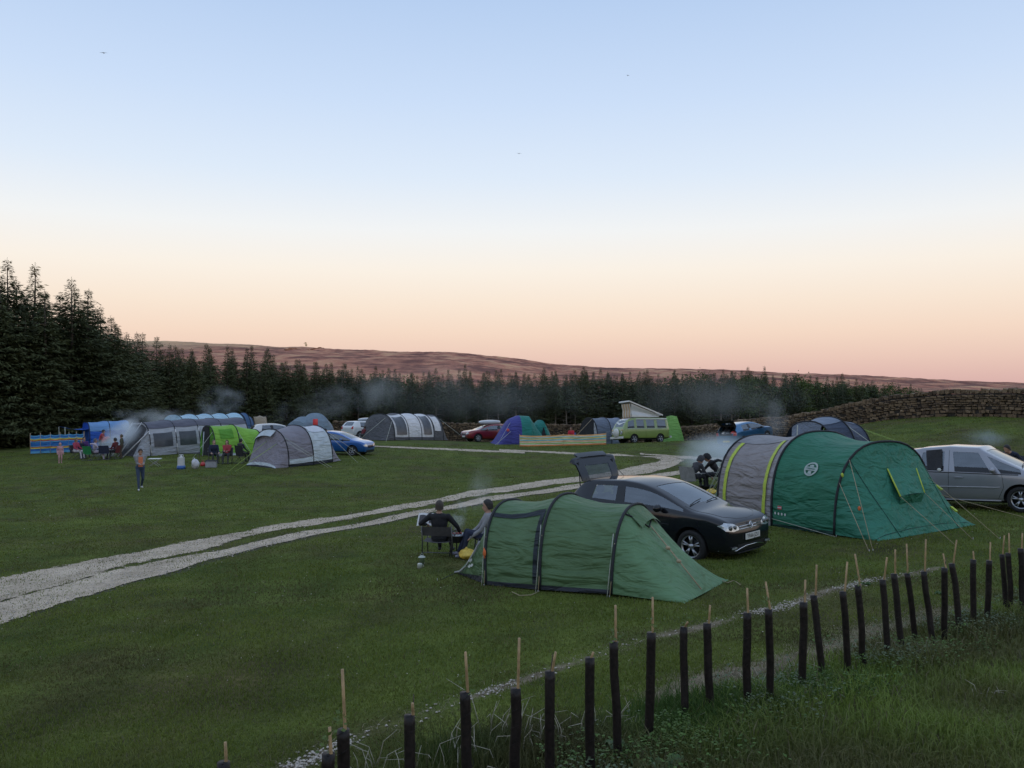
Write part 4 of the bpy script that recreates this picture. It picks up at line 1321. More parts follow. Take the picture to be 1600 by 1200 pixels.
for k in range(5):
    MB().tube([T.hp(0, .06 + .05 * k, .03), T.drop(Vector((-4.7 - .05 * k, -1.3 + .05 * k, 0)))], .008, 4).build('guy_line', M_CORDW, T.root)

# ---------------------------------------------------------------- helper for the tents farther away
def far_tent(name, label, near0, near1, hoops_rel, cols, w, h, e=(.8, .75), seed=1, s0=None, s1=None, poles=True, wr=.012, sag=.03, ang=None, skirt=None, group=None, d=None):
    """near0/near1: photo pixels of the near foot of first and last hoop (or a world point)"""
    a = on_ground(*near0) if not isinstance(near0, Vector) else near0
    b = on_ground(*near1) if not isinstance(near1, Vector) else near1
    v = b - a; v.z = 0
    L = v.length
    if ang is None: ang = math.atan2(v.y, v.x)
    axd = Vector((math.cos(ang), math.sin(ang), 0)); prd = Vector((-axd.y, axd.x, 0))
    c = a + prd * w
    hp = []
    for q in hoops_rel:
        k = q if isinstance(q, tuple) else (q,)
        hp.append((k[0] * L, w * (k[1] if len(k) > 1 else 1), h * (k[2] if len(k) > 2 else 1), k[3] if len(k) > 3 else 0))
    T = tent(name, label, c.x, c.y, ang, hp, e=e, wr=wr, sag=sag, seed=seed, group=group)
    for i, m in enumerate(cols):
        T.panel(i, m, nu=10, nt=30)
    if poles:
        for i in range(len(hp)): T.pole(i, r=.03, n=20)
    if skirt:
        for i in range(len(cols)): T.panel(i, skirt, 0, 1, 0, .04, .015, 'mud_skirt', 6, 60)
    T.L = L
    return T
def V3(px, d):
    x = (px - 800) / F * d
    return Vector((x, d, ground(x, d)))
def dirpt(c, deg, L):
    x, y = c.x + L * math.cos(R(deg)), c.y + L * math.sin(R(deg))
    return Vector((x, y, ground(x, y)))
NAVYT = fabric('navy_tent', (0.050, 0.066, 0.105)); NAVYL = fabric('slate_blue', (0.18, 0.215, 0.28)); SLATE = fabric('slate_grey', (0.13, 0.155, 0.20))
# dark navy tent behind the teal one
T = far_tent('tunnel_tent', 'dark navy tunnel tent with open mesh front below the stone wall', V3(1308, 33.2), dirpt(V3(1308, 33.2), 27, 2.2), [(0, 1, .96), (.5, 1.06, 1.0), (1, .9, .8)], [NAVYT, NAVYT], 1.35, 1.72, seed=21)
T.panel(0, NAVYL, .05, .95, .33, .62, .02, 'roof_panel'); T.panel(1, NAVYL, .05, .95, .36, .6, .02, 'roof_panel')
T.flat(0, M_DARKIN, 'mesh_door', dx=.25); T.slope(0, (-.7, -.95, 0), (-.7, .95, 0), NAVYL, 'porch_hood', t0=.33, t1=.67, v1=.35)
T.slope(2, (T.L + .8, -.8, 0), (T.L + .8, .9, 0), NAVYT)
MB().tube([(-.75, .1, 0), (-.5, 0, 1.55)], .02, 5).build('door_pole', M_CORDW, T.root)
T.guy(T.hp(0, .3), (-1.8, -1.6, 0), M_CORDG, .012); T.guy(T.hp(2, .28), (T.L + 1.5, -2.3, 0), M_CORDG, .012); T.guy(T.hp(1, .28), (T.L * .7, -2.7, 0), M_CORDW, .012); T.guy(T.hp(2, .5), (T.L + 2.6, -.6, 0), M_CORDG, .012)

# inflatable white and grey tunnel
DGREY = fabric('charcoal', (0.105, 0.105, 0.112)); WHITE = fabric('off_white', (0.70, 0.69, 0.69)); LGREY = fabric('light_grey', (0.40, 0.41, 0.43))
c0 = V3(617, 66); c1 = V3(694, 71)
T = far_tent('inflatable_tent', 'white and charcoal inflatable tunnel tent with dark side windows', c0, c1, [(0, 1, .96), (.27, 1, 1), (.53, 1, 1.02), (.78, 1, 1.02), (1.0, .95, 1)], [WHITE, WHITE, WHITE, DGREY], 1.75, 2.2, seed=31, poles=True, skirt=DGREY, sag=.045)
T.flat(0, DGREY, 'front_panel', dx=-.08); T.slope(0, (-.9, -1.55, 0), (-.9, 1.55, 0), DGREY, 'front_slope', sag=-.25)
T.panel(0, M_MESHWIN, .16, .88, .07, .33, .03, 'window'); T.panel(2, M_MESHWIN, .2, .85, .07, .35, .03, 'window'); T.panel(3, WHITE, .12, .8, .12, .36, .03, 'window_blind')
T.panel(0, DGREY, .05, .95, .4, .75, .02, 'roof_panel')
T.slope(4, (T.L + 1.0, -1.4, 0), (T.L + 1.0, 1.4, 0), DGREY, sag=-.2)
T.guy(T.hp(4, .32), (T.L + 2.6, -2.4, 0), M_CORDW, .014); T.guy(T.hp(0, .25), (-1.9, -2.6, 0), M_CORDW, .014); T.guy(T.hp(0, .35), (-2.1, .2, 0), M_CORDW, .014)

# slate tunnel tent with pale end, in front on the lower field
PURPG = fabric('lilac_grey', (0.27, 0.25, 0.285)); PURPD = fabric('lilac_grey_dark', (0.235, 0.22, 0.25)); ICE = fabric('ice_grey', (0.54, 0.60, 0.63))
c0 = V3(453, 43.5); c1 = V3(521, 46.2)
T = far_tent('tunnel_tent', 'lilac grey tunnel tent with pale end panel and black arches on the lower field', c0, c1, [(0, .95, .97), (.53, 1, 1.03), (1.0, .95, .98)], [PURPD, ICE], 1.45, 2.02, seed=41, sag=.05)
T.panel(1, PURPG, .05, .95, .37, .7, .02, 'roof_panel'); T.panel(1, fabric('ice_pale', (.64, .66, .70)), .1, .9, .33, .5, .03, 'roof_panel')
cn = T.local(on_ground(428, 732)); cf = T.local(V3(384, 44.6))
T.slope(0, cn, T.drop(cf), PURPG, sag=.02); T.slope(2, (T.L + .9, -1.2, 0), (T.L + .9, 1.2, 0), PURPG, sag=.05)
s5 = T.slope(0, cn, T.drop(cf), None, sag=.02, fn_only=True)
MB().grid(lambda v, t: s5(v, t) + Vector((-.02, -.015, 0)), 2, 16, 0, .955, 1, 0, 1).build('mud_skirt', M_SKIRT, T.root)
MB().grid(lambda v, t: s5(v, t) + Vector((-.015, -.01, 0)), 2, 16, 0, .87, .955, 0, 1).build('pale_hem', ICE, T.root)
MB().grid(lambda v, t: s5(.02 + .2 * v, .42 + .3 * t) + Vector((-.2 * v, 0, .10 * v + .03)), 4, 6).build('vent_hood', ICE, T.root)
for i in (0, 1):
    T.panel(i, M_SKIRT, 0, 1, 0, .03, .02, 'mud_skirt', 6, 60); T.panel(i, ICE, 0, 1, .03, .075, .018, 'pale_hem', 6, 60)
for a, b in [((0, .3), (.45 * T.L, -3.0, 0)), ((0, .25), (.4 * T.L, -2.9, 0)), ((2, .3), (T.L + .9, -2.4, 0)), ((2, .42), (T.L + 2.4, -1.8, 0))]:
    T.guy(T.hp(a[0], a[1]), b, M_CORDW, .011)
T.guy(s5(.3, .35), T.local(on_ground(368, 737)), M_CORDG, .012); T.guy(s5(.3, .5), T.local(on_ground(358, 736)), M_CORDG, .012)

# lime green tunnel tent
LIMEF = fabric('lime_green', (0.21, 0.45, 0.05)); LIMED = fabric('lime_green_dark', (0.10, 0.30, 0.025))
c0 = V3(337, 50.5); c1 = dirpt(c0, 39, 3.0)
T = far_tent('tunnel_tent', 'bright lime green tunnel tent with open front door', c0, c1, [(0, 1, 1), (.5, 1.02, 1), (1.0, .9, .8)], [LIMEF, LIMEF], 1.35, 1.85, seed=51)
T.flat(0, LIMED, 'front_panel', dx=-.03); T.flat(0, M_DARKIN, 'doorway_shade', .40, .66, dx=-.06)  # the second, dark sheet paints the shade behind the open door
T.slope(2, (T.L + 1.3, -.9, 0), (T.L + 1.3, .9, 0), LIMEF)
T.panel(0, LIMED, .25, .8, .2, .34, .02, 'window_blind'); T.panel(0, ICE, 0, 1, 0, .03, .02, 'pale_hem', 6, 60)
T.guy(T.hp(0, .3), (-1.6, -1.9, 0), M_CORDW, .012); T.guy(T.hp(1, .3), (T.L * .6, -2.7, 0), M_CORDW, .012)
MB().tube([(-.4, -.2, 0), (-.25, -.1, 1.5)], .03, 5).build('rolled_door', ICE, T.root)

# long grey frame tent with big windows
STEEL = fabric('steel_grey', (0.39, 0.40, 0.425)); STEELD = fabric('steel_grey_roof', (0.105, 0.105, 0.135))
c0 = V3(236, 52); c1 = dirpt(c0, 44, 6.6)
T = far_tent('frame_tent', 'long steel grey family tent with row of dark windows and darker roof', c0, c1, [(0, 1, 1), (.25, 1, 1.02), (.48, 1, 1.02), (.72, 1, 1.0), (1.0, .95, .97)], [STEEL] * 4, 2.0, 2.1, e=(.55, .62), seed=61, skirt=STEEL)
for i in range(4): T.panel(i, STEELD, .0, 1, .25, .75, .025, 'roof_panel', 10, 40)
for i in range(3): T.panel(i, M_MESHWIN, .14, .86, .075, .20, .03, 'window')
T.flat(0, STEEL, 'front_panel', dx=-.05)
T.slope(0, (-.8, -1.7, 0), (-.8, 1.8, 0), STEEL, 'porch_panel', t0=.0, t1=.26, sag=0); T.slope(0, (-.8, -1.7, 0), (-.8, 1.8, 0), fabric('porch_dark', (.06, .06, .065)), 'porch_panel', t0=.26, t1=.8, sag=0)
for t in (.22, .4, .62): MB().tube([T.hp(0, t, .03), T.drop(Vector((-1.3, -2 + 5 * t, 0)))], .035, 5).build('porch_pole', fabric('off_white', (0.44, 0.435, 0.44)), T.root)
for i in range(3): MB().tube([T.hp(i, .22, .05), T.hp(i, .0, .12)], .035, 5).build('side_pole', fabric('off_white', (0.44, 0.435, 0.44)), T.root)
T.slope(4, (T.L + 1.0, -1.6, 0), (T.L + 1.0, 1.6, 0), STEEL)

# pale blue vaulted tent and its dark blue companion behind
BLUEL = fabric('pale_blue', (0.40, 0.60, 0.72)); BLUED = fabric('deep_blue', (0.055, 0.12, 0.24))
T = far_tent('tunnel_tent', 'pale blue vaulted tunnel tent behind the long grey tent', V3(292, 69), V3(386, 75), [0, .25, .5, .75, 1.0], [BLUEL] * 4, 1.6, 2.35, seed=71, sag=.06)
T.slope(0, (-1.2, -1.3, 0), (-1.2, 1.3, 0), BLUEL); T.flat(4, BLUEL, dx=.03)
T = far_tent('dome_tent', 'small dark blue dome tent at the end of the pale blue tent', V3(386, 76), V3(400, 77), [(0, 1, 1), (.5, 1, 1.04), (1, .9, .9)], [BLUED] * 2, 1.1, 2.35, seed=73)
T.slope(2, (T.L + .7, -.9, 0), (T.L + .7, .9, 0), BLUED); T.flat(0, BLUED)
# small tan tent peak behind the white hatchback
TANF = fabric('tan', (.33, .27, .19))
T = far_tent('ridge_tent', 'small tan pointed tent peeking over the white hatchback', V3(413, 78), V3(432, 80), [(0, .25, .95), (.5, 1, 1), (1, .25, .95)], [TANF] * 2, 1.2, 2.2, e=(1.4, 1.5), seed=75, poles=False)
# blue grey dome pair with a red door
DOMEB = fabric('dusty_blue', (0.18, 0.24, 0.295)); PINK = fabric('coral_red', (0.55, 0.12, 0.13))
T = far_tent('dome_tent', 'dusty blue double dome tent with coral red porch behind the lilac tunnel', V3(487, 60), V3(527, 63), [(0, .8, .8), (.28, .95, .95), (.42, .9, .84), (.72, 1.05, 1.06), (1, .85, .8)], [DOMEB] * 4, 1.35, 2.12, seed=81, poles=False, sag=.0)
T.slope(0, (-1.0, -.8, 0), (-1.0, .9, 0), DOMEB); T.slope(4, (T.L + 1.2, -.8, 0), (T.L + 1.2, .8, 0), DOMEB)
T.slope(0, (-1.15, -1.0, 0), (-1.1, .9, 0), PINK, 'red_porch', t0=.02, t1=.5, v0=.15, off=.06); T.panel(0, PINK, .1, .9, .02, .2, .04, 'red_porch'); T.panel(1, PINK, .1, .9, .02, .16, .04, 'red_porch')
MB().box((.45, -1.35, 1.55), (.5, .08, .6)).tube([(.45, -1.35, 1.2), (.45, -1.35, 0)], .03, 5).build('red_flag', mat('red_flag', (.7, .05, .05), .7), T.root)
# royal blue frame tent with awning
ROYAL = fabric('royal_blue', (0.025, 0.105, 0.46)); ROYALL = fabric('royal_blue_roof', (0.16, 0.32, 0.58))
T = far_tent('frame_tent', 'royal blue cabin tent with paler roof and blue awning', V3(141, 60), dirpt(V3(141, 60), 37, 2.7), [(0, 1, 1), (.5, 1, 1.02), (1, 1, 1.02)], [ROYAL] * 2, 1.5, 2.0, e=(.4, .5), seed=91)
for i in (0, 1): T.panel(i, ROYALL, 0, 1, .22, .78, .02, 'roof_panel')
T.flat(0, ROYAL, 'front_panel')
aw = [T.hp(0, .25, .0), T.hp(0, .75, .0), Vector((-1.5, 1.7, 1.75)), Vector((-1.5, -.9, 1.75))]
MB().grid(lambda u, v: aw[0].lerp(aw[1], v).lerp(aw[3].lerp(aw[2], v), u) - Vector((0, 0, .12 * math.sin(math.pi * u))), 6, 6).build('awning', ROYAL, T.root)
for q in (aw[2], aw[3]): MB().tube([q, T.drop(Vector((q.x, q.y, 0)))], .025, 5).build('awning_pole', M_CORDW, T.root)
# purple blue and teal domes
PBLUE = fabric('violet_blue', (0.060, 0.062, 0.27)); TEALD = fabric('jade_green', (0.015, 0.19, 0.155))
T = far_tent('dome_tent', 'violet blue and jade dome tent beside the red car', V3(800, 61), V3(845, 61.5), [(0, .85, .85), (.35, 1.02, 1.0), (.7, .95, .98), (1.0, .55, .55)], [PBLUE, TEALD, TEALD], 1.35, 2.12, seed=101, poles=False, sag=.0)
T.slope(0, (-1.15, -1.25, 0), (-1.15, 1.2, 0), PBLUE, sag=-.12); T.slope(3, (T.L + .8, -.8, 0), (T.L + .8, .8, 0), TEALD, sag=-.1)
T.panel(0, PBLUE, 0, .8, .02, .98, .03, 'fly_panel')
for t in (.2, .35): T.guy(T.hp(0, t), (-1.6 + t, -2.1, 0), M_CORDW, .014)
MB().ell((-.3, -1.28, 1.05), (.12, .05, .12)).build('red_print', mat('red_print', (.5, .07, .08), .7, .1, 20), T.root)
T = far_tent('dome_tent', 'small jade green dome tent with triangular dark doorway', V3(848, 63), V3(862, 63.5), [(0, .8, .8), (.5, 1, 1), (1, .8, .7)], [TEALD] * 2, 1.0, 1.8, seed=103, poles=False, sag=0)
T.slope(0, (-.5, -.8, 0), (-.5, .8, 0), TEALD, sag=-.1); T.slope(2, (T.L + .6, -.7, 0), (T.L + .6, .7, 0), fabric('pale_edge', (.30, .29, .30)), sag=-.1)
MB().add([(-.25, -1.06, .2), (.45, -1.06, .2), (.1, -.98, 1.25)], [(0, 1, 2)]).add([(-.25, -1.0, .2), (.45, -1.0, .2), (.1, -.92, 1.25)], [(0, 2, 1)]).build('doorway', M_DARKIN, T.root, False)  # flat dark triangle painted for the shaded doorway
# blue grey tunnel next to the camper van
T = far_tent('tunnel_tent', 'slate blue tunnel tent with pale lined doorway behind the camper van', V3(934, 66.5), dirpt(V3(934, 66.5), 24, 2.6), [(0, 1, .97), (.5, 1, 1.0), (1, 1, 1)], [SLATE, NAVYL], 1.5, 2.15, seed=111)
T.flat(0, M_DARKIN, 'doorway_shade', .3, .95, dx=-.03); T.flat(0, LGREY, 'door_flap', .0, .32, dx=-.06)  # first sheet: interior shade painted across the opening
T.slope(0, (-1.1, -1.4, 0), (-1.1, 1.4, 0), LGREY, 'porch_panel', t0=.0, t1=.14)
T.guy(T.hp(0, .4), (-2.6, -1.5, 0), M_CORD, .02)
# pale green utility tent behind the camper van
PGREEN = fabric('apple_green', (0.20, 0.42, 0.10))
c = V3(1050, 67.5)
tt = thing('utility_tent', 'tall narrow apple green utility tent at the tail of the camper van', 'tent', c.x, c.y, .3, tilt=True)
for k, (a, b) in enumerate([((-.78, -.7), (.78, -.7)), ((.78, -.7), (.78, .7)), ((.78, .7), (-.78, .7)), ((-.78, .7), (-.78, -.7))]):
    def fn(u, v, a=a, b=b):
        k_ = 1 - .42 * v - .18 * v * v
        x, y = a[0] + (b[0] - a[0]) * u, a[1] + (b[1] - a[1]) * u
        return Vector((x * k_, y * k_, 2.25 * v + .02 * mnoise.noise(Vector((u * 4, v * 5, k))))) + Vector((x, y, 0)) * (.03 * mnoise.noise(Vector((u * 5, v * 9, k + 4))))
    MB().grid(fn, 8, 12).build('side_panel', PGREEN, tt)
MB().grid(lambda u, v: Vector(((u - .5) * 1.56 * .4, (v - .5) * 1.4 * .4, 2.25 + .06 * math.sin(math.pi * u) * math.sin(math.pi * v))), 5, 5).build('roof_panel', PGREEN, tt)

# ================================================================ windbreaks
def windbreak(label, pxs, hgt, stripes, poles_at, lean=0.0):
    pts = [on_ground(*p) if not isinstance(p, Vector) else p for p in pxs]
    r0 = thing('windbreak', label, 'windbreak', pts[0].x, pts[0].y)
    o = r0.location.copy()
    L = [0]
    for i in range(1, len(pts)): L.append(L[-1] + (pts[i] - pts[i - 1]).length)
    def at(s):
        s = max(0, min(L[-1], s)); i = max(j for j in range(len(L) - 1) if L[j] <= s + 1e-9)
        return pts[i].lerp(pts[i + 1], (s - L[i]) / (L[i + 1] - L[i]))
    ps = [L[-1] * k / (poles_at - 1) for k in range(poles_at)]
    mats = []
    for c in stripes:
        if c[1] not in mats: mats.append(c[1])
    tot = sum(c[0] for c in stripes)
    for k in range(poles_at - 1):
        mb = MB(); z = 0
        for hgt_, m in stripes:
            z1 = z + hgt_ / tot
            def fn(u, v, z=z, z1=z1):
                q = at(ps[k] + (ps[k + 1] - ps[k]) * u)
                zz = z + (z1 - z) * v
                d = (at(ps[k + 1]) - at(ps[k])).normalized(); n = Vector((-d.y, d.x, 0))
                return Vector((q.x, q.y, ground(q.x, q.y))) - o + n * (.10 * math.sin(math.pi * u) * (.6 + .4 * math.sin(zz * 5 + k))) + Vector((0, 0, .04 + hgt * zz - .06 * math.sin(math.pi * u) * zz))
            mb.grid(fn, 6, 1, mats.index(m))
            z = z1
        mb.build('panel', mats, r0)
    for k in range(poles_at):
        q = at(ps[k]); b = Vector((q.x, q.y, ground(q.x, q.y))) - o
        MB().tube([b + Vector((0, .02, -.1)), b + Vector((lean, .02, hgt * 1.14))], .022, 6).build('pole', M_WOODP, r0)
M_WOODP = mat('pale_wood_pole', (0.36, 0.27, 0.17), .7, .25, 12)
def cl(n, c): return fabric(n, c)
B1, B2, YE, OR_, PK = cl('stripe_blue', (.03, .16, .46)), cl('stripe_sky', (.12, .38, .62)), cl('stripe_yellow', (.68, .55, .08)), cl('stripe_orange', (.66, .22, .06)), cl('stripe_red', (.45, .08, .07))
windbreak('blue windbreak with yellow and red stripes in front of the royal blue tent', [V3(47, 57.5), V3(75, 58), V3(104, 58.3), V3(131, 58)], 1.28,
          [(.9, B2), (1.0, B1), (.5, YE), (.35, PK), (.3, B2), (1.6, B1), (.4, B2), (.45, PK), (.5, YE), (.4, B2), (.7, B1), (.4, B2)], 7)
WH, TQ, GRN = cl('stripe_cream', (.68, .63, .52)), cl('stripe_turquoise', (.10, .48, .56)), cl('stripe_green', (.30, .55, .14))
windbreak('low pastel windbreak striped orange, cream and turquoise beside the camper van', [V3(812, 58), V3(880, 58), V3(947, 58.4)], .78,
          [(.6, OR_), (.35, WH), (.5, GRN), (.35, WH), (.5, cl('stripe_peach', (.74, .40, .17))), (.3, WH), (.4, TQ), (.35, WH), (.45, YE), (.3, TQ), (.4, WH), (.6, cl('stripe_peach', (.74, .40, .17)))], 3)
# ================================================================ cars
M_TYRE = mat('tyre_rubber', (0.016, 0.016, 0.017), .85, .3, 12, .3, 60)
M_RIM = mat('alloy_rim', (0.42, 0.43, 0.45), .32, .12, 8, metal=.8)
M_BLACKP = mat('black_plastic', (0.014, 0.014, 0.016), .55, .2, 20)
M_GLOSSB = mat('gloss_black_trim', (0.008, 0.008, 0.010), .15, .1, 5)
M_CHROME = mat('chrome', (0.72, 0.73, 0.75), .12, .04, 5, metal=1.0)
M_LAMP = mat('headlamp_lens', (0.46, 0.48, 0.50), .1, .35, 14, metal=.55, coat=1)
M_LAMPD = mat('headlamp_housing', (0.09, 0.095, 0.10), .15, .3, 14, metal=.4, coat=1)
M_TAIL = mat('tail_lamp_red', (0.45, 0.02, 0.015), .12, .25, 16, coat=1)
M_AMBER = mat('amber_lens', (0.65, 0.20, 0.02), .15, .2, 16, coat=1)
M_PLATEW = mat('white_number_plate', (0.62, 0.62, 0.58), .4, .04, 8)
M_PLATEY = mat('yellow_number_plate', (0.58, 0.46, 0.06), .4, .04, 8)
M_INK = mat('plate_lettering', (0.01, 0.01, 0.012), .5, .1, 8)
M_SEAT = mat('seat_cloth', (0.022, 0.023, 0.026), .9, .3, 9)
M_GLASS = glass_mat()
M_GLASSD = glass_mat('privacy_glass', through=.18)
def paint(name, col, metal=0.0, rough=.32):
    return mat('paint_' + name, col, rough, .05, 2.0, metal=metal, coat=1.0, spec=.5)

NL = 11
def car_section(st, W, zu, zs, wr, dx=None):
    xl, xh, wf, zb, zt, g = st[:6]
    w = W / 2 * wf
    if g:
        ze = zt - .065
        wt = wr * (st[6] if len(st) > 6 else 1)
        pts = [(xl, 0, zu), (xl, .8 * w, zu), (xl, .965 * w, zs), (xl, w, zs + .22), (xl, w, zb - .13), (xl, .972 * w, zb),
               (xl + (xh - xl) * .05, .96 * w, zb + .022), (xh, wt, ze - .012), (xh, wt * .965, ze + .018), (xh, wt * .86, ze + .038), (xh, 0, zt)]
    else:
        pts = [(xl, 0, zu), (xl, .8 * w, zu), (xl, .965 * w, zs), (xl, w, min(zs + .22, zb - .2)), (xl, w, zb - .10), (xl, .965 * w, zb),
               (xh, .935 * w, zb + .018), (xh, .90 * w, zb + .03), (xh, .86 * w, zb + .04), (xh, .74 * w, zb + .6 * (zt - zb)), (xh, 0, zt)]
    if dx:
        pts = [(p[0] + d, p[1], p[2]) for p, d in zip(pts, dx)]
    return pts

def build_car(name, label, x, y, ang, S, col, detail=2, group=None):
    root = thing(name, label, 'car' if 'van' not in name else 'camper van', x, y, ang, group, tilt=True)
    L, W = S['L'], S['W']
    zu, zs, wr = S.get('zu', .19), S.get('zs', .25), S['wr']
    sts = S['st']
    noseD = S.get('nose', [-.13, -.11, -.03, 0, -.01, -.05, -.06, -.06, -.07, -.07, -.06])
    tailD = S.get('tail', [.18, .16, .05, 0, .02, .05, .06, .06, .07, .07, .07])
    secs = []
    for i, st in enumerate(sts):
        dx = tailD if i == 0 else (noseD if i == len(sts) - 1 else None)
        secs.append(car_section(st, W, zu, zs, wr, dx))
    # undo the pull of the subdivision along the length, so that pillars stay where they are set
    ns_ = len(secs)
    for comp, kk in ((0, .5), (2, .1), (1, .1)):
        for k in range(NL):
            X = np.array([sc[k][comp] for sc in secs])
            A_ = np.zeros((ns_, ns_))
            for i in range(ns_):
                if i in (0, ns_ - 1): A_[i, i] = 1
                else: A_[i, i - 1] = 1 / 6; A_[i, i] = 4 / 6; A_[i, i + 1] = 1 / 6
            Y_ = X + (np.linalg.solve(A_, X) - X) * kk
            for i in range(ns_):
                q = list(secs[i][k]); q[comp] = float(Y_[i]); secs[i][k] = tuple(q)
    verts, faces, fm = [], [], []
    NR = 2 * NL - 2
    for sc in secs:
        ring = [Vector((p[0] - L / 2, -p[1], p[2])) for p in sc] + [Vector((p[0] - L / 2, p[1], p[2])) for p in sc[-2:0:-1]]
        verts += ring
    PAINT, SIDE, WS, RG, UND, GATE, ARCH = 0, 1, 2, 3, 4, 5, 6
    win = set(S['win']); ws = S['ws']; rg = S['rg']
    gate = S.get('open')
    def tagf(i, k):
        k2 = k if k < NL - 1 else NR - 1 - k     # symmetric band index
        if k2 <= 1: return UND
        if S.get('trim') and k2 == 6 and i in S['trim']: return 8
        if i in win and k2 == 5: return 8
        if i in win and k2 == 6: return SIDE
        if i == ws and k2 >= 9: return WS
        if i == rg and k2 >= 9: return RG if not gate else 7
        if gate and i == rg and k2 >= 8: return GATE
        if gate and i == 0 and k2 >= 5: return GATE
        return PAINT
    for i in range(len(secs) - 1):
        for k in range(NR):
            a, b = i * NR + k, i * NR + (k + 1) % NR
            faces.append((a, b, b + NR, a + NR)); fm.append(tagf(i, k))
    for e, base in ((0, 0), (1, (len(secs) - 1) * NR)):
        for k in range(NL - 1):
            a, b = base + k, base + k + 1
            c, d = base + (NR - k - 1) % NR, base + (NR - k) % NR
            if k == 0: f = (a, b, base + NR - 1)
            elif k == NL - 2: f = (a, b, c)
            else: f = (a, b, c, d)
            if k == NL - 2: f = (a, b, d)
            if e == 0: f = f
            else: f = f[::-1]
            faces.append(f); fm.append(GATE if (gate and e == 0 and k >= 4) else (UND if k < 1 else PAINT))
    me = bpy.data.meshes.new('body'); me.from_pydata(verts, [], faces)
    mats = [col, M_GLASS, M_GLASS, M_GLASS, M_BLACKP, col, M_BLACKP, M_GLASS, M_GLOSSB]
    for m in mats: me.materials.append(m)
    me.polygons.foreach_set('material_index', fm)
    bm = bmesh.new(); bm.from_mesh(me); bmesh.ops.recalc_face_normals(bm, faces=bm.faces); bm.to_mesh(me); bm.free()
    tmp = bpy.data.objects.new('tmp', me); COL.objects.link(tmp)
    ss = tmp.modifiers.new('s', 'SUBSURF'); ss.levels = ss.render_levels = S.get('sub', 2)
    # wheel arches
    cm = bmesh.new()
    R_ = S['wr_'] + .055
    for ax_ in S['axles']:
        for sg in (-1, 1):
            mtx = Matrix.Translation((ax_ - L / 2, sg * (W / 2 - .10), S['wr_'] + .01)) @ Matrix.Rotation(R(90), 4, 'X')
            bmesh.ops.create_cone(cm, cap_ends=True, segments=32, radius1=R_, radius2=R_, depth=.42, matrix=mtx)
    cme = bpy.data.meshes.new('cut'); cm.to_mesh(cme); cm.free()
    for m in mats: cme.materials.append(m)
    cme.polygons.foreach_set('material_index', [ARCH] * len(cme.polygons))
    cut = bpy.data.objects.new('cut', cme); COL.objects.link(cut)
    bo = tmp.modifiers.new('b', 'BOOLEAN'); bo.operation = 'DIFFERENCE'; bo.object = cut; bo.solver = 'EXACT'
    for sv in ('EXACT', 'FAST', None):
        if sv: bo.solver = sv
        else: tmp.modifiers.remove(bo)
        bpy.context.view_layer.update()
        ev = evaluated(tmp)
        if len(ev.polygons) > 900: break
        print('boolean retry', name, sv, len(ev.polygons))
    bpy.data.objects.remove(tmp); bpy.data.objects.remove(cut)
    bvh_v = [v.co.copy() for v in ev.vertices]; bvh_f = [tuple(p.vertices) for p in ev.polygons]
    bvh = BVHTree.FromPolygons(bvh_v, bvh_f)
    # split by region
    regs = {}
    for p in ev.polygons: regs.setdefault(p.material_index, []).append(p.index)
    nrm = [v.normal.copy() for v in ev.vertices]
    def sub(idx, nm, m, inset=0.0, parent=root, T=None):
        mp, vs, fs = {}, [], []
        for pi in idx:
            f = []
            for v in bvh_f[pi]:
                if v not in mp:
                    mp[v] = len(vs); q = bvh_v[v] - nrm[v] * inset
                    vs.append(T @ q if T else q)
                f.append(mp[v])
            fs.append(f)
        return MB().add(vs, fs).build(nm, m, parent)
    def islands(idx):
        left = set(idx); byv = {}
        for pi in idx:
            for v in bvh_f[pi]: byv.setdefault(v, []).append(pi)
        out = []
        while left:
            st_ = [left.pop()]; comp = list(st_)
            while st_:
                q = st_.pop()
                for v in bvh_f[q]:
                    for r2 in byv[v]:
                        if r2 in left: left.discard(r2); st_.append(r2); comp.append(r2)
            out.append(comp)
        return out
    body = sub(regs.get(PAINT, []), 'body', col)
    if UND in regs: sub(regs[UND] + regs.get(ARCH, []), 'underbody', M_BLACKP)
    for comp in islands(regs.get(8, [])): sub(comp, 'window_trim', M_GLOSSB)
    for comp in islands(regs.get(SIDE, [])):
        cx = sum((bvh_v[v].x for pi in comp for v in bvh_f[pi])) / max(1, sum(len(bvh_f[pi]) for pi in comp))
        sub(comp, 'side_window', M_GLASSD if S.get('privacy') and cx < S['privacy'] - L / 2 else M_GLASS, .006)
    if WS in regs: sub(regs[WS], 'windscreen', M_GLASS, .006)
    if RG in regs: sub(regs[RG], 'rear_window', M_GLASSD if S.get('privacy') else M_GLASS, .006)
    if gate:
        gv_ = [bvh_v[v] for pi in regs.get(GATE, []) + regs.get(7, []) for v in bvh_f[pi]]
        hv_ = max((q for q in gv_ if abs(q.y) < .3), key=lambda q: q.x); hx, hz = hv_.x + L / 2, hv_.z
        T = Matrix.Translation((hx - L / 2, 0, hz)) @ Matrix.Rotation(R(gate), 4, 'Y') @ Matrix.Translation((-(hx - L / 2), 0, -hz))
        gl_ = regs.get(7, [])
        cc_ = {pi: sum((bvh_v[v] for v in bvh_f[pi]), Vector()) / len(bvh_f[pi]) for pi in gl_}
        ym_ = max(abs(c_.y) for c_ in cc_.values()); x0_, x1_ = min(c_.x for c_ in cc_.values()), max(c_.x for c_ in cc_.values())
        rim_ = [pi for pi in gl_ if abs(cc_[pi].y) > .80 * ym_ or not .10 < (cc_[pi].x - x0_) / (x1_ - x0_) < .86]
        regs[7] = [pi for pi in gl_ if pi not in set(rim_)]
        regs[GATE] = regs.get(GATE, []) + rim_
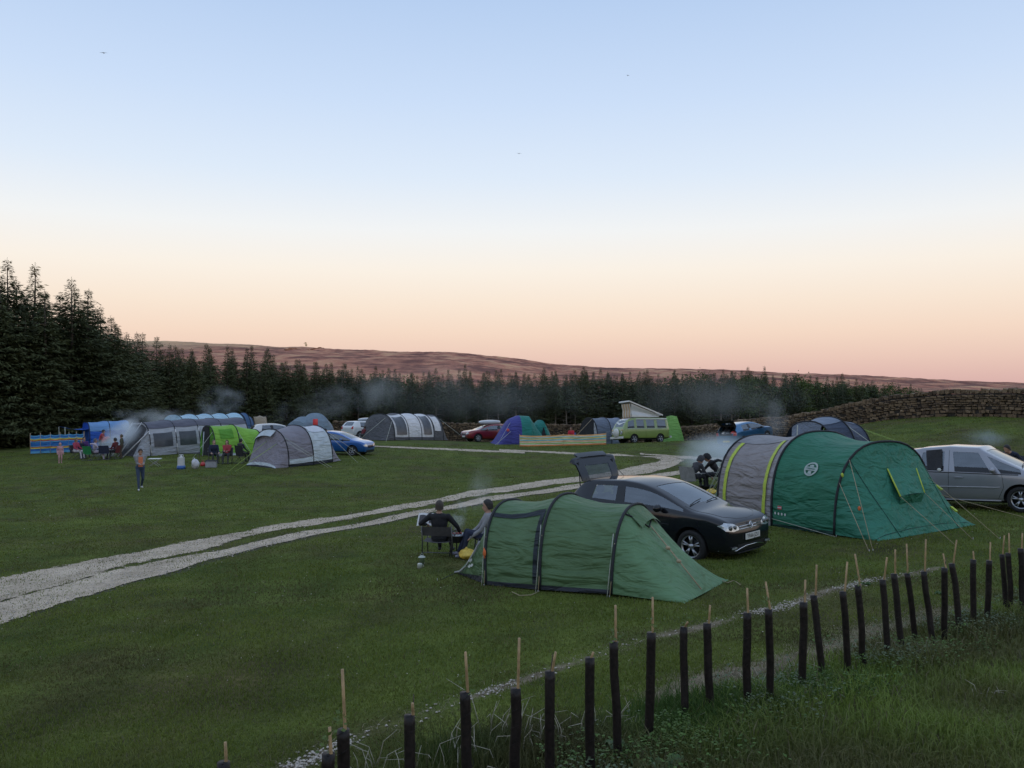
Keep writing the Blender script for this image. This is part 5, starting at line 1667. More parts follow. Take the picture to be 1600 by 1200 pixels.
        tg = sub(regs.get(GATE, []), 'tailgate', col, 0, root, T)
        sub(regs.get(GATE, []), 'tailgate_lining', M_BLACKP, .03, tg, T)
        sub(regs.get(7, []), 'rear_window', glass_mat('tailgate_glass', through=.30, ior=1.35), .004, tg, T)
        MB().tube([T @ Vector((hx - L / 2 + .03, yy, hz + .005)) for yy in (-W * .33, -W * .2, 0, W * .2, W * .33)], .055, 8, flat=.5).build('spoiler', M_BLACKP, tg)
        for sg in (-1, 1):
            a = Vector((.33 - L / 2, sg * W * .36, .92)); b = T @ Vector((.10 - L / 2, sg * W * .34, 1.02))
            MB().tube([a, b], .012, 6).build('gas_strut', M_BLACKP, root)
        sp_ = T @ Vector((.42 - L / 2, 0, hz))
    # projection helpers (local, car centred)
    DIR = {'front': Vector((-1, 0, 0)), 'rear': Vector((1, 0, 0)), 'right': Vector((0, 1, 0)), 'left': Vector((0, -1, 0)), 'top': Vector((0, 0, -1))}
    def to3(view, a, b):
        if view == 'front': return Vector((L, a, b))
        if view == 'rear': return Vector((-L, a, b))
        if view == 'right': return Vector((a - L / 2, -W * 2, b))
        if view == 'left': return Vector((a - L / 2, W * 2, b))
        return Vector((a - L / 2, b, 4))
    def hit(view, a, b, off=.004):
        o = to3(view, a, b); loc, n, i, d = bvh.ray_cast(o, DIR[view])
        if loc is None:
            loc, n, i, d = bvh.find_nearest(o + DIR[view] * (L if view in ('front', 'rear') else W * 1.5))
        return loc - DIR[view] * off
    def decal(view, poly, nm, m, off=.006, parent=root, cuts=3):
        bm = bmesh.new()
        vs = [bm.verts.new((p[0], p[1], 0)) for p in poly]
        bm.faces.new(vs)
        bmesh.ops.subdivide_edges(bm, edges=bm.edges[:], cuts=2)
        bmesh.ops.triangulate(bm, faces=bm.faces[:])
        for _ in range(cuts - 1):
            bmesh.ops.subdivide_edges(bm, edges=bm.edges[:], cuts=1)
            bmesh.ops.triangulate(bm, faces=bm.faces[:])
        bm.verts.index_update()
        v2 = [hit(view, v.co.x, v.co.y, off) for v in bm.verts]
        fs = [tuple(v.index for v in f.verts) for f in bm.faces]
        bm.free()
        return MB().add(v2, fs).build(nm, m, parent)
    def seam(view, pts, nm='panel_gap', m=None, r=.004, n=10, parent=root):
        P_ = []
        for (a, b) in zip(pts[:-1], pts[1:]):
            for k in range(n): P_.append(hit(view, a[0] + (b[0] - a[0]) * k / n, a[1] + (b[1] - a[1]) * k / n, .0005))
        P_.append(hit(view, *pts[-1], .0005))
        return MB().tube(P_, r, 5).build(nm, m or M_GLOSSB, parent)
    # wheels
    wr_ = S['wr_']
    for ax_ in S['axles']:
        for sg in (-1, 1):
            rt = Matrix.Rotation(R(90 * sg), 3, 'X')     # local z -> outwards (-sg y)
            c = Vector((ax_ - L / 2, sg * (W / 2 - .115), wr_))
            o = Vector((0, sg, 0))
            ry = Matrix.Rotation(R(-90 * sg), 3, 'X')
            hub = MB().lathe([(0, .03), (.07, .03), (wr_ * .66, -.02), (wr_ * .66, -.06)], 20, c, ry).build('wheel', M_BLACKP, root)
            MB().lathe([(wr_ * .66, -.09), (wr_ * .8, -.10), (wr_ * .96, -.09), (wr_, -.05), (wr_, .05), (wr_ * .97, .085), (wr_ * .85, .098), (wr_ * .68, .09), (wr_ * .655, .06)], 28, c, ry).build('tyre', M_TYRE, hub)
            mb = MB().lathe([(wr_ * .61, .05), (wr_ * .665, .088), (wr_ * .69, .088), (wr_ * .66, .03)], 28, c, ry)
            ns = S.get('spokes', 5)
            for k in range(ns):
                a = 2 * math.pi * k / ns + .3
                for da in ((-.16, .16) if detail > 1 else (0,)):
                    p0 = ry @ Vector((.05 * math.cos(a), .05 * math.sin(a), .06)); p1 = ry @ Vector((wr_ * .63 * math.cos(a + da), wr_ * .63 * math.sin(a + da), .07))
                    mb.tube([c + p0, c + p1], [.03, .024] if detail > 1 else [.055, .05], 5, flat=.6)
            mb.lathe([(0, .085), (.05, .08), (.06, .05)], 12, c, ry)
            mb.build('rim', M_RIM, hub)
    # interior
    zb = S['zfloor'] if 'zfloor' in S else .35
    for xs_, yy in S.get('seats', []):
        for y_ in yy:
            MB().box((xs_ - L / 2, y_, zb + .12), (.5, .5, .18)).box((xs_ - L / 2 - .27, y_, zb + .45), (.14, .46, .6), Matrix.Rotation(-.18, 3, 'Y')).ell((xs_ - L / 2 - .36, y_, zb + .83), (.06, .13, .10)).build('seat', M_SEAT, root)
    if 'dash' in S:
        MB().box((S['dash'] - L / 2, 0, S['dz']), (.45, W * .78, .22)).build('dashboard', M_BLACKP, root, False)
    MB().box((0, 0, .3), (L * .72, W * .8, .05)).build('cabin_floor', M_SEAT, root, False)
    return dict(root=root, hit=hit, decal=decal, seam=seam, L=L, W=W, S=S, body=body)

def plate(C, txt, rear=False, z=.47, y0=0.0, m=None, w=.52):
    v = 'rear' if rear else 'front'
    p = C['hit'](v, y0, z, .02)
    MB().box(p, (.012, w, .112)).build('number_plate', m or (M_PLATEY if rear else M_PLATEW), C['root'], False)
    if not txt: return      # too far away to read
    s = -1 if rear else 1
    Mx = Matrix(((0, 0, s, p.x + s * .008), (s, 0, 0, p.y), (0, 1, 0, p.z), (0, 0, 0, 1)))
    text_mesh(txt, .105, M_INK, 'plate_lettering', C['root'], Mx)
def mirrors(C, x, z, m, both=True):
    L, W = C['L'], C['W']
    for sg in ((-1, 1) if both else (-1,)):
        MB().ell((x - L / 2, sg * (W / 2 + .09), z), (.07, .11, .075)).build('wing_mirror', m, C['root'])
        MB().tube([(x - L / 2 + .02, sg * (W / 2 - .06), z - .05), (x - L / 2, sg * (W / 2 + .05), z - .03)], .022, 6).build('mirror_arm', M_BLACKP, C['root'])
def handle(C, x, z, sides=('right', 'left'), m=None):
    for v in sides:
        p = C['hit'](v, x, z, .018)
        MB().tube([p + Vector((-.1, 0, 0)), p + Vector((-.05, 0, .006)), p + Vector((.05, 0, .006)), p + Vector((.1, 0, 0))], .015, 6).build('door_handle', m or M_BLACKP, C['root'])
def wipers(C, x, z, W):
    for y0, y1 in ((-.55, -.02), (.05, .6)):
        a = C['hit']('top', x, y0, .02); b = C['hit']('top', x - .10, y1, .025)
        MB().tube([a, a.lerp(b, .5) + Vector((0, 0, .01)), b], .009, 5).build('wiper', M_BLACKP, C['root'])

# ---------------------------------------------------------------- black three door hatchback, tailgate up
POLO = dict(L=3.97, W=1.70, wr=.645, trim=(4,), wr_=.305, axles=(.68, 3.15), win=(3, 5, 6), ws=6, rg=1, sub=3, open=114, hinge=(.46, 1.405),
            seats=[(1.9, (-.37, .37)), (1.0, (-.35, .35))], dash=2.75, dz=.86,
            st=[(.0, .0, .87, .90, .93, 0), (.13, .13, .95, .965, 1.0, 0), (.46, .40, .985, .99, 1.405, 1), (.70, .80, 1.0, .97, 1.445, 1), (1.44, 1.40, 1.0, .94, 1.47, 1), (1.53, 1.50, 1.0, .935, 1.47, 1),
                (2.55, 2.16, 1.0, .915, 1.425, 1), (3.0, 3.0, .995, .91, 1.005, 0), (3.34, 3.34, .985, .89, .975, 0), (3.64, 3.64, .96, .84, .91, 0), (3.86, 3.86, .93, .765, .82, 0), (3.97, 3.97, .86, .69, .73, 0)])
BLACK = mat('paint_black_pearl', (0.009, 0.010, 0.014), .10, .1, 3, spec=.5)
C = build_car('parked_car', 'black three door hatchback with raised tailgate between the two green tents', 3.10, 16.95, R(-45), POLO, BLACK)
D, H_ = C['decal'], C['hit']
for s in (-1, 1):
    hl = D('front', [(s * .40, .645), (s * .60, .625), (s * .775, .65), (s * .80, .735), (s * .75, .795), (s * .56, .765), (s * .42, .705)], 'headlight', M_LAMP, .008)
    for yy, r_ in ((.53, .05), (.67, .055)):
        p = H_('front', s * yy, .695, .012)
        MB().ell(p, (.02, r_, r_ * .85)).build('lamp_bowl', M_LAMPD, hl)
    D('front', [(s * .50, .285), (s * .74, .30), (s * .75, .37), (s * .52, .36)], 'fog_lamp_recess', M_GLOSSB, .006)
    p = H_('front', s * .60, .325, .02); MB().box(p, (.02, .16, .035)).build('fog_lamp', M_LAMP, C['root'], False)
    D('rear', [(s * .52, .78), (s * .76, .76), (s * .76, .93), (s * .56, .93)], 'tail_lamp', M_TAIL, .008)
D('front', [(-.40, .635), (.40, .635), (.42, .705), (-.42, .705)], 'grille', M_GLOSSB, .006)
for z in (.65, .695): MB().tube([H_('front', y, z, .012) for y in (-.39, -.2, 0, .2, .39)], .007, 5).build('grille_bar', M_CHROME, C['root'])
D('front', [(-.46, .24), (.46, .24), (.50, .38), (-.50, .38)], 'lower_intake', M_BLACKP, .006)
for s in (1,):
    MB().tube([H_('front', y, z, .014) for y, z in ((-.76, .27), (-.52, .268), (-.40, .30), (-.2, .33), (.2, .33), (.40, .30), (.52, .268), (.76, .27))], .009, 5).build('bumper_chrome_strip', M_CHROME, C['root'])
MB().tube([H_('front', y, .205, .02) for y in (-.72, -.4, 0, .4, .72)], .022, 6, flat=.5).build('front_lip', M_BLACKP, C['root'])
plate(C, 'YR66 JZU', z=.50)
# round maker's emblem on the grille
pe = H_('front', 0, .69, .026)
mb = MB(); Rr = .062
mb.tube([pe + Vector((.0, Rr * math.cos(a), Rr * math.sin(a))) for a in [k * 2 * math.pi / 24 for k in range(25)]], .007, 5)
for pts in [[(-.026, .05), (0, .006), (.026, .05)], [(-.05, .022), (-.026, -.045), (0, .0), (.026, -.045), (.05, .022)]]:
    mb.tube([pe + Vector((.004, a, b)) for a, b in pts], .006, 4)
mb.build('grille_emblem', M_CHROME, C['root'])
for v in ('right', 'left'):
    C['seam'](v, [(1.50, .90), (1.47, .60), (1.46, .30)]); C['seam'](v, [(2.72, .86), (2.70, .60), (2.55, .30)]); C['seam'](v, [(1.46, .30), (2.55, .30)])
    C['seam'](v, [(.8, .73), (1.6, .71), (2.7, .68)], 'shoulder_crease', BLACK, .006)
C['seam']('top', [(2.94, -.66), (3.3, -.64), (3.68, -.56), (3.82, -.3), (3.85, 0), (3.82, .3), (3.68, .56), (3.3, .64), (2.94, .66)], 'bonnet_gap')
mirrors(C, 2.5, .98, BLACK); handle(C, 1.66, .78); wipers(C, 2.99, 1.0, 1.7)
MB().tube([(1.0 - 1.985, 0, 1.46), (.82 - 1.985, 0, 1.60)], .006, 5).build('roof_aerial', M_BLACKP, C['root'])

# ---------------------------------------------------------------- silver five door MPV
MPV = dict(L=4.05, W=1.72, wr=.625, wr_=.31, axles=(.72, 3.32), win=(2, 4, 6, 8), ws=8, rg=1, sub=2, privacy=0, seats=[(1.0, (-.4, .4)), (2.05, (-.4, .4))], dash=2.95, dz=1.0,
           st=[(.0, .0, .88, .98, 1.02, 0), (.12, .12, .96, 1.03, 1.07, 0), (.40, .34, .99, 1.05, 1.50, 1, .95), (.88, 1.02, 1.0, 1.03, 1.575, 1), (1.0, 1.12, 1.0, 1.025, 1.592, 1), (1.70, 1.70, 1.0, 1.0, 1.632, 1), (1.84, 1.80, 1.0, .995, 1.632, 1),
               (2.78, 2.42, 1.0, .955, 1.59, 1), (2.90, 2.50, 1.0, .95, 1.575, 1), (3.38, 3.38, .985, .93, 1.02, 0), (3.62, 3.62, .96, .88, .965, 0), (3.84, 3.84, .90, .78, .85, 0), (3.97, 3.97, .84, .68, .73, 0), (4.05, 4.05, .74, .60, .64, 0)])
SILVER = paint('silver_lilac', (0.27, 0.27, 0.295), .5, .38)
mcx, mcy, mang = 11.82, 21.4, R(-43)
C = build_car('parked_car', 'silver compact people carrier behind the large teal tent', mcx, mcy, mang, MPV, SILVER)
D, H_ = C['decal'], C['hit']
for v in ('right', 'left'):
    C['seam'](v, [(1.77, 1.50), (1.77, 1.0), (1.75, .6), (1.75, .32)]); C['seam'](v, [(2.95, .92), (2.98, .6), (2.85, .32)]); C['seam'](v, [(.98, 1.0), (.95, .8), (1.1, .62)])
    MB().tube([H_(v, a, .60, .012) for a in (1.08, 1.4, 1.75, 2.3, 2.9)], .016, 6, flat=.6).build('rubbing_strip', mat('pale_trim', (.45, .45, .48), .4), C['root'])
    MB().tube([H_(v, a, .27, .015) for a in (1.1, 1.7, 2.3, 2.9)], .02, 6).build('sill_trim', SILVER, C['root'])
    C['seam'](v, [(1.0, .975), (1.8, .95), (2.8, .915), (3.3, .90)], 'window_rubber', M_BLACKP, .012)
    handle(C, 2.0, .83, (v,), SILVER); handle(C, 1.1, .86, (v,), SILVER)
for s in (-1, 1):
    D('front', [(s * .38, .62), (s * .74, .62), (s * .76, .74), (s * .6, .80), (s * .42, .72)], 'headlight', M_LAMP, .008)
    D('rear', [(s * .62, .75), (s * .78, .75), (s * .76, 1.02), (s * .66, 1.0)], 'tail_lamp', M_TAIL, .008)
D('front', [(-.36, .55), (.36, .55), (.36, .68), (-.36, .68)], 'grille', M_GLOSSB)
mirrors(C, 2.78, 1.02, SILVER); wipers(C, 3.36, 1.03, 1.7)
# net sunshade hung over the rear door window and a sticker below it
pts = [H_('right', a, b, .03) for a, b in ((1.22, 1.50), (1.60, 1.53), (1.62, 1.06), (1.28, 1.00))]
MB().grid(lambda u, v: pts[0].lerp(pts[1], u).lerp(pts[3].lerp(pts[2], u), v) + Vector((0, -.02 * math.sin(3 * u + 4 * v), 0)), 6, 6).build('window_sunshade', mat('black_net', (.03, .03, .034), .9, .3, 40, .4, 90), C['root'])
p = H_('right', 1.56, 1.02, .035); MB().ell(p, (.05, .012, .04)).build('window_sticker', M_PLATEW, C['root'])

# ---------------------------------------------------------------- generic small hatchback, scaled for the far cars
def hatch(H=1.47, L=4.0, W=1.72, **kw):
    s = L / 3.97; hz = H / 1.462
    st = [(a * s, b * s, c, d * hz, e * hz, g) + tuple(r) for (a, b, c, d, e, g, *r) in POLO['st']]
    S = dict(POLO, L=L, W=W, st=st, axles=tuple(a * s for a in POLO['axles']), sub=2, wr=W * .36, wr_=.31, hinge=(.46 * s, 1.405 * hz), dash=2.75 * s, dz=.86 * hz)
    S.pop('open')
    S.update(kw)
    return S
def lights(C, hz=1.0, tailz=.86):
    D = C['decal']
    for s in (-1, 1):
        D('front', [(s * .42, .58 * hz), (s * .78, .60 * hz), (s * .80, .70 * hz), (s * .6, .74 * hz), (s * .44, .67 * hz)], 'headlight', M_LAMP, .01, cuts=2)
        t = D('rear', [(s * .55, (tailz - .1) * hz), (s * .79, (tailz - .1) * hz), (s * .78, (tailz + .1) * hz), (s * .6, (tailz + .1) * hz)], 'tail_lamp', M_TAIL, .01, cuts=2)
    D('front', [(-.4, .5 * hz), (.4, .5 * hz), (.4, .66 * hz), (-.4, .66 * hz)], 'grille', M_GLOSSB, .008, cuts=2)
    D('front', [(-.55, .24), (.55, .24), (.55, .36), (-.55, .36)], 'lower_intake', M_BLACKP, .008, cuts=2)
def roof_box(x, y, z, ang, label, m, par=None):
    t = thing('roof_box', label, 'roof box', x, y, ang); t.location.z = z
    def fn(u, v):
        a = 2 * math.pi * v; k = math.sin(math.pi * min(1, max(0, u))) ** .35
        return Vector((-.95 + 1.9 * u, .40 * k * spow(math.cos(a), .6), .20 + .18 * k * spow(math.sin(a), .7)))
    MB().grid(fn, 16, 20).build('shell', m, t)
    for xx in (-.45, .45): MB().box((xx, 0, .0), (.05, 1.05, .035)).box((xx, .45, -.04), (.05, .05, .1)).box((xx, -.45, -.04), (.05, .05, .1)).build('roof_bar', M_BLACKP, t, False)
    MB().tube([(-.95, -.39, .2), (0, -.42, .2), (.95, -.35, .2)], .012, 4).build('lid_seam', M_BLACKP, t)
def carpos(px, d, ang, label, S, col, **kw):
    x = (px - 800) / F * d
    return build_car('parked_car', label, x, d, ang, S, col, 1, **kw), x, d
C, x, d = carpos(1166, 53.5, R(38), 'blue hatchback with open boot parked by the stone wall', hatch(1.48, 3.95, open=92), paint('lagoon_blue', (0.035, 0.15, 0.30), .5))
lights(C); plate(C, None, True, .42); mirrors(C, 2.45, .98, M_BLACKP)
MB().box((.18 - 1.97, 0, .72), (.1, 1.2, .3)).build('boot_interior', M_DARKIN, C['root'], False)
for k, (yy, m, zz, sz) in enumerate([(-.3, M_TAIL, .86, .3), (.15, M_LAMPD, .85, .35), (.45, M_PLATEW, .82, .18)]):
    o = thing('luggage_bag', ['red bag in the open boot of the blue hatchback', 'dark bag in the open boot of the blue hatchback', 'small white carton in the open boot of the blue hatchback'][k], 'bag', 0, 0)
    w = Matrix.LocRotScale(C['root'].location, C['root'].rotation_euler, None) @ Vector((.42 - 1.97, yy, zz)); o.location = w; o.rotation_euler.z = .6
    MB().ell((0, 0, 0), (.17, sz * .7, .17), nu=12, nv=8).build('bag_body', m, o)
    MB().tube([(0, -.1, .15), (0, 0, .24), (0, .1, .15)], .015, 5).build('bag_handle', M_BLACKP, o)
C, x, d = carpos(763, 66.0, R(206), 'dark red hatchback with grey roof box parked by the wall', hatch(1.45, 4.25, 1.76, spokes=7), paint('garnet_red', (0.20, 0.012, 0.018), .3))
lights(C); plate(C, None, z=.42); mirrors(C, 2.65, .98, paint('garnet_red', (0, 0, 0)))
zt = C['root'].location.z + 1.45
roof_box(x + .1, d + .1, zt - .09, R(206), 'pale grey roof box on top of the dark red hatchback', paint('box_grey', (0.40, 0.42, 0.44), 0, .4))
C, x, d = carpos(571, 73.5, R(52), 'white sport utility vehicle with roof box beside the inflatable tent', hatch(1.66, 4.4, 1.84, wr_=.35, zu=.28, zs=.33, privacy=2.2), paint('white', (0.62, 0.62, 0.61)))
lights(C, 1.15, .88); plate(C, None, True, .55)
roof_box(x + .1, d + .1, C['root'].location.z + 1.57, R(52), 'grey roof box on top of the white sport utility vehicle', paint('box_slate', (0.28, 0.31, 0.34), 0, .4))
C, x, d = carpos(531, 51.5, R(-14), 'bright blue hatchback behind the lilac grey tent', hatch(1.46, 4.1), paint('cobalt_blue', (0.012, 0.10, 0.34), .4))
lights(C); mirrors(C, 2.55, .98, paint('cobalt_blue', (0, 0, 0)))
C, x, d = carpos(433, 66, R(28), 'white hatchback parked behind the long grey tent', hatch(1.5, 4.3, 1.8), paint('white', (0.62, 0.62, 0.61)))
lights(C); plate(C, None, True, .5)
for s in (-1, 1): C['decal']('rear', [(s * .6, .62), (s * .78, .62), (s * .78, .7), (s * .6, .7)], 'indicator', M_AMBER, .012, cuts=1)

# ---------------------------------------------------------------- green camper van with raised roof
VAN = dict(L=4.4, W=1.72, wr=.70, wr_=.325, axles=(1.0, 3.4), win=(1, 3, 5, 7), ws=8, rg=0, sub=2, zu=.3, zs=.36, zfloor=.6, seats=[(3.3, (-.4, .4))], dash=3.95, dz=1.05,
           nose=[-.12, -.1, -.03, 0, 0, -.02, -.03, -.03, -.04, -.04, -.03], tail=[.06, .05, .02, 0, .0, .02, .03, .03, .04, .04, .03],
           st=[(.0, .06, .92, 1.14, 1.86, 1, .93), (.35, .38, 1, 1.15, 1.93, 1), (1.30, 1.30, 1, 1.15, 1.95, 1), (1.42, 1.42, 1, 1.15, 1.95, 1), (2.28, 2.28, 1, 1.15, 1.95, 1), (2.38, 2.38, 1, 1.15, 1.95, 1), (3.18, 3.18, 1, 1.15, 1.95, 1), (3.30, 3.28, 1, 1.15, 1.945, 1),
               (4.02, 3.82, .99, 1.14, 1.87, 1, .96), (4.30, 4.24, .95, 1.10, 1.20, 0), (4.40, 4.40, .88, .98, 1.03, 0)])
VG = paint('sage_green', (0.20, 0.27, 0.065), 0, .35)
vx, vd = (1002 - 800) / F * 63.5, 63.5
C = build_car('camper_van', 'olive green classic camper van with white pop up roof', vx, vd, R(207), VAN, VG, 1)
D, H_ = C['decal'], C['hit']
for s in (-1, 1):
    p = H_('front', s * .6, .80, .02)
    hl = MB().ell(p, (.04, .115, .115)).build('headlight', M_LAMP, C['root'])
    MB().tube([p + Vector((.02, .12 * math.cos(a), .12 * math.sin(a))) for a in [k * .524 for k in range(13)]], .015, 5).build('headlight_ring', M_CHROME, hl)
    D('front', [(s * .55, .98), (s * .7, .98), (s * .7, 1.04), (s * .55, 1.04)], 'indicator', M_AMBER, .01, cuts=1)
    D('rear', [(s * .68, .75), (s * .8, .75), (s * .8, .98), (s * .68, .98)], 'tail_lamp', M_TAIL, .01, cuts=1)
wp = H_('front', 0, .80, .06)
MB().lathe([(0, .10), (.29, .10), (.33, .04), (.33, -.04)], 22, wp, Matrix.Rotation(R(90), 3, 'Y')).build('spare_wheel_cover', M_PLATEW, C['root'])
MB().box(H_('front', .0, .45, .05), (.10, 1.62, .16)).build('front_bumper', M_PLATEW, C['root'], False)
MB().box(H_('rear', .0, .45, .05), (.10, 1.60, .15)).build('rear_bumper', M_PLATEW, C['root'], False)
for v in ('left', 'right'):
    MB().tube([H_(v, a, 1.10, .01) for a in (.2, 1, 2, 3, 4.0)], .012, 5).build('waist_trim', M_CHROME, C['root'])
    C['seam'](v, [(3.24, 1.7), (3.24, 1.0), (3.22, .45)]); C['seam'](v, [(4.0, 1.1), (3.98, .8), (3.7, .62)]); C['seam'](v, [(2.33, 1.7), (2.33, 1.0), (2.33, .45)])
WR = paint('roof_white', (0.56, 0.55, 0.52), 0, .4)
D('top', [(.25, -.60), (4.0, -.60), (4.15, 0), (4.0, .60), (.25, .60), (.12, 0)], 'white_roof', WR, .02, cuts=3)
for s in (-1, 1): MB().tube([H_('left' if s > 0 else 'right', a, 1.80, .02) for a in (.25, 1, 2, 3, 3.75)], .05, 6).build('roof_gutter', WR, C['root'])
# pop up roof: hinged at the rear, tall at the front
hf = Vector((3.45 - 2.2, 0, 3.05)); hr = Vector((.75 - 2.2, 0, 2.12))
CANV = mat('striped_canvas', (0.50, 0.44, 0.36), .8, .22, 7, .3, 12)
for s in (-1, 1):
    vs = [Vector((3.40 - 2.2, s * .58, 1.96)), Vector((.85 - 2.2, s * .58, 1.96)), Vector((.85 - 2.2, s * .58, 2.10)), Vector((3.40 - 2.2, s * .58, 3.0))]
    MB().grid(lambda u, v: vs[0].lerp(vs[1], u).lerp(vs[3].lerp(vs[2], u), v) + Vector((0, s * (.03 * math.sin(9 * v) - .05 * math.sin(math.pi * v)), 0)), 8, 10).build('roof_canvas', WR if s > 0 else CANV, C['root'])
fr = [Vector((3.40 - 2.2, -.58, 1.96)), Vector((3.40 - 2.2, .58, 1.96)), Vector((3.46 - 2.2, .58, 3.0)), Vector((3.46 - 2.2, -.58, 3.0))]
mb = MB()
ST = [mat('canvas_cream', (.55, .50, .42), .8, .1, 8), mat('canvas_tan', (.50, .32, .18), .8, .1, 8)]
for k in range(7):
    mb.grid(lambda u, v: fr[0].lerp(fr[1], u).lerp(fr[3].lerp(fr[2], u), v) + Vector((.03 * math.sin(9 * v), 0, 0)), 2, 8, k % 2, k / 7, (k + 1) / 7, 0, 1)
mb.build('roof_canvas', ST, C['root'])
lid = (hf - hr); Lq = lid.length; rot = Matrix.Rotation(-math.atan2(lid.z, lid.x), 3, 'Y')
MB().grid(lambda u, v: hr + rot @ Vector((-.15 + (Lq + .35) * u, (v - .5) * 1.36, .05 + .09 * math.sin(math.pi * v) ** .5)), 8, 8).build('roof_lid', WR, C['root'])
MB().grid(lambda u, v: hr + rot @ Vector((-.15 + (Lq + .35) * u, (v - .5) * 1.36, .03)), 2, 2).box(hr + rot @ Vector((Lq + .2, 0, .05)), (.04, 1.36, .1), rot).box(hr + rot @ Vector((Lq / 2, -.68, .05)), (Lq + .35, .04, .1), rot).box(hr + rot @ Vector((Lq / 2, .68, .05)), (Lq + .35, .04, .1), rot).build('roof_lid_rim', WR, C['root'], False)
# ================================================================ people
M_SKIN = mat('skin', (0.42, 0.24, 0.17), .55, .08, 12)
M_SKINP = mat('skin_pale', (0.50, 0.31, 0.24), .55, .08, 12)
M_EYE = mat('eye_dark', (0.015, 0.012, 0.01), .2)
M_LIP = mat('lips', (0.30, 0.11, 0.09), .5)
def cloth(n, c, r=.85): return mat('cloth_' + n, c, r, .16, 9, .35, 26)
def ik(a, b, l1, l2, pole):
    a, b, pole = Vector(a), Vector(b), Vector(pole)
    d = b - a; L = min(d.length, (l1 + l2) * .999); u = d.normalized()
    b = a + u * L
    x = (l1 * l1 - l2 * l2 + L * L) / (2 * L); h = math.sqrt(max(0, l1 * l1 - x * x))
    p = pole - u * pole.dot(u)
    p = p.normalized() if p.length > 1e-6 else u.orthogonal().normalized()
    return a + u * x + p * h, b
def person(label, pos, rz, pel=(0, 0, .95), lean=0.0, headlean=None, headturn=0.0, wrists=None, ankles=None, knees=None, elbows=None, s=1.0, top=None, sleeve=None, trousers=None, shoes=None,
           hair=(0.03, 0.02, 0.015), hairlen=0, hood=None, vox=.02, skin=None, hat=None, dz=0.0, group=None, vest=None, skirt=False):
    """faces local +x; every length in metres for a 1.75 m adult, scaled by s"""
    skin = skin or M_SKIN
    sleeve = sleeve or top; shoes = shoes or cloth('shoe', (.03, .03, .03))
    root = thing('person', label, 'person', pos[0], pos[1], rz, group, dz=dz)
    root.scale = (s, s, s)
    P0 = Vector(pel)
    RT = Matrix.Rotation(lean, 3, 'Y')
    chest = P0 + RT @ Vector((0, 0, .32)); neck = P0 + RT @ Vector((0, 0, .52))
    hl = lean * .6 if headlean is None else headlean
    RH = Matrix.Rotation(headturn, 3, 'Z') @ Matrix.Rotation(hl, 3, 'Y')
    head = neck + Matrix.Rotation((lean + hl) / 2, 3, 'Y') @ Vector((.02, 0, .128))
    segs = []   # (a, ra, b, rb, material)
    TOP, SLV, TRO, SKN, SHO = 0, 1, 2, 3, 4
    mb = MB()
    def cap(a, ra, b, rb, m, n=8):
        a, b = Vector(a), Vector(b)
        mb.tube([a, a.lerp(b, .5), b], [ra, (ra + rb) / 2, rb], n); mb.ell(a, (ra,) * 3, nu=8, nv=6); mb.ell(b, (rb,) * 3, nu=8, nv=6)
        segs.append((a, ra, b, rb, m))
    def blob(c, r, rot, m):
        mb.ell(c, r, rot, 12, 8); segs.append((Vector(c), min(r), Vector(c) + Vector((0, 0, .001)), min(r), m))
    cap(P0 + Vector((0, -.075, 0)), .12, P0 + Vector((0, .075, 0)), .12, TRO)
    blob(P0 + RT @ Vector((0, 0, .10)), (.115, .155, .14), RT, TOP)
    blob(chest, (.125, .185, .20), RT, TOP)
    blob(P0 + RT @ Vector((-.01, 0, .44)), (.10, .20, .095), RT, TOP)
    cap(neck - RT @ Vector((0, 0, .03)), .06, neck + (head - neck) * .5, .055, SKN)
    blob(head + RH @ Vector((-.01, 0, .03)), (.098, .078, .105), RH, SKN)
    blob(head + RH @ Vector((.025, 0, -.045)), (.07, .06, .075), RH, SKN)
    cap(head + RH @ Vector((.088, 0, .005)), .012, head + RH @ Vector((.105, 0, -.022)), .017, SKN, 6)
    for sg in (-1, 1): blob(head + RH @ Vector((-.01, sg * .078, -.005)), (.022, .013, .034), RH, SKN)
    sh = {}; el_ = {}; wr = {}
    for sg, i in ((-1, 0), (1, 1)):
        S_ = P0 + RT @ Vector((0, sg * .192, .45)); sh[i] = S_
        w = wrists[i] if wrists else (P0 + Vector((.06, sg * .23, -.06)))
        e, w = ik(S_, w, .29, .255, elbows[i] if elbows else (-1, sg * .2, 0))
        cap(S_, .068, e, .05, SLV); cap(e, .048, w, .035, SLV)
        el_[i], wr[i] = e, w
        f = (w - e).normalized()
        blob(w + f * .055, (.022, .038, .05) if abs(f.z) > .7 else (.05, .038, .022), None, SKN)
    for sg, i in ((-1, 0), (1, 1)):
        h = P0 + Vector((0, sg * .085, -.03))
        a = ankles[i] if ankles else Vector((0, sg * .10, .09))
        k, a = ik(h, a, .43, .42, knees[i] if knees else (1, sg * .1, 0))
        cap(h, .092, k, .062, TRO); cap(k, .060, a, .044, TRO)
        fwd = Vector((1, sg * .15, 0)).normalized()
        cap(a + Vector((-.03, 0, -.045)), .04, a + fwd * .14 + Vector((0, 0, -.06)), .033, SHO)
    if skirt: cap(P0, .2, P0 + Vector((0, 0, -.3)), .24, TOP)
    me = mb.mesh('body')
    tmp = bpy.data.objects.new('tmp', me); COL.objects.link(tmp)
    rm = tmp.modifiers.new('r', 'REMESH'); rm.mode = 'VOXEL'; rm.voxel_size = vox
    sm = tmp.modifiers.new('s', 'SMOOTH'); sm.iterations = 3; sm.factor = .5
    bpy.context.view_layer.update()
    ev = evaluated(tmp); bpy.data.objects.remove(tmp)
    n = len(ev.polygons)
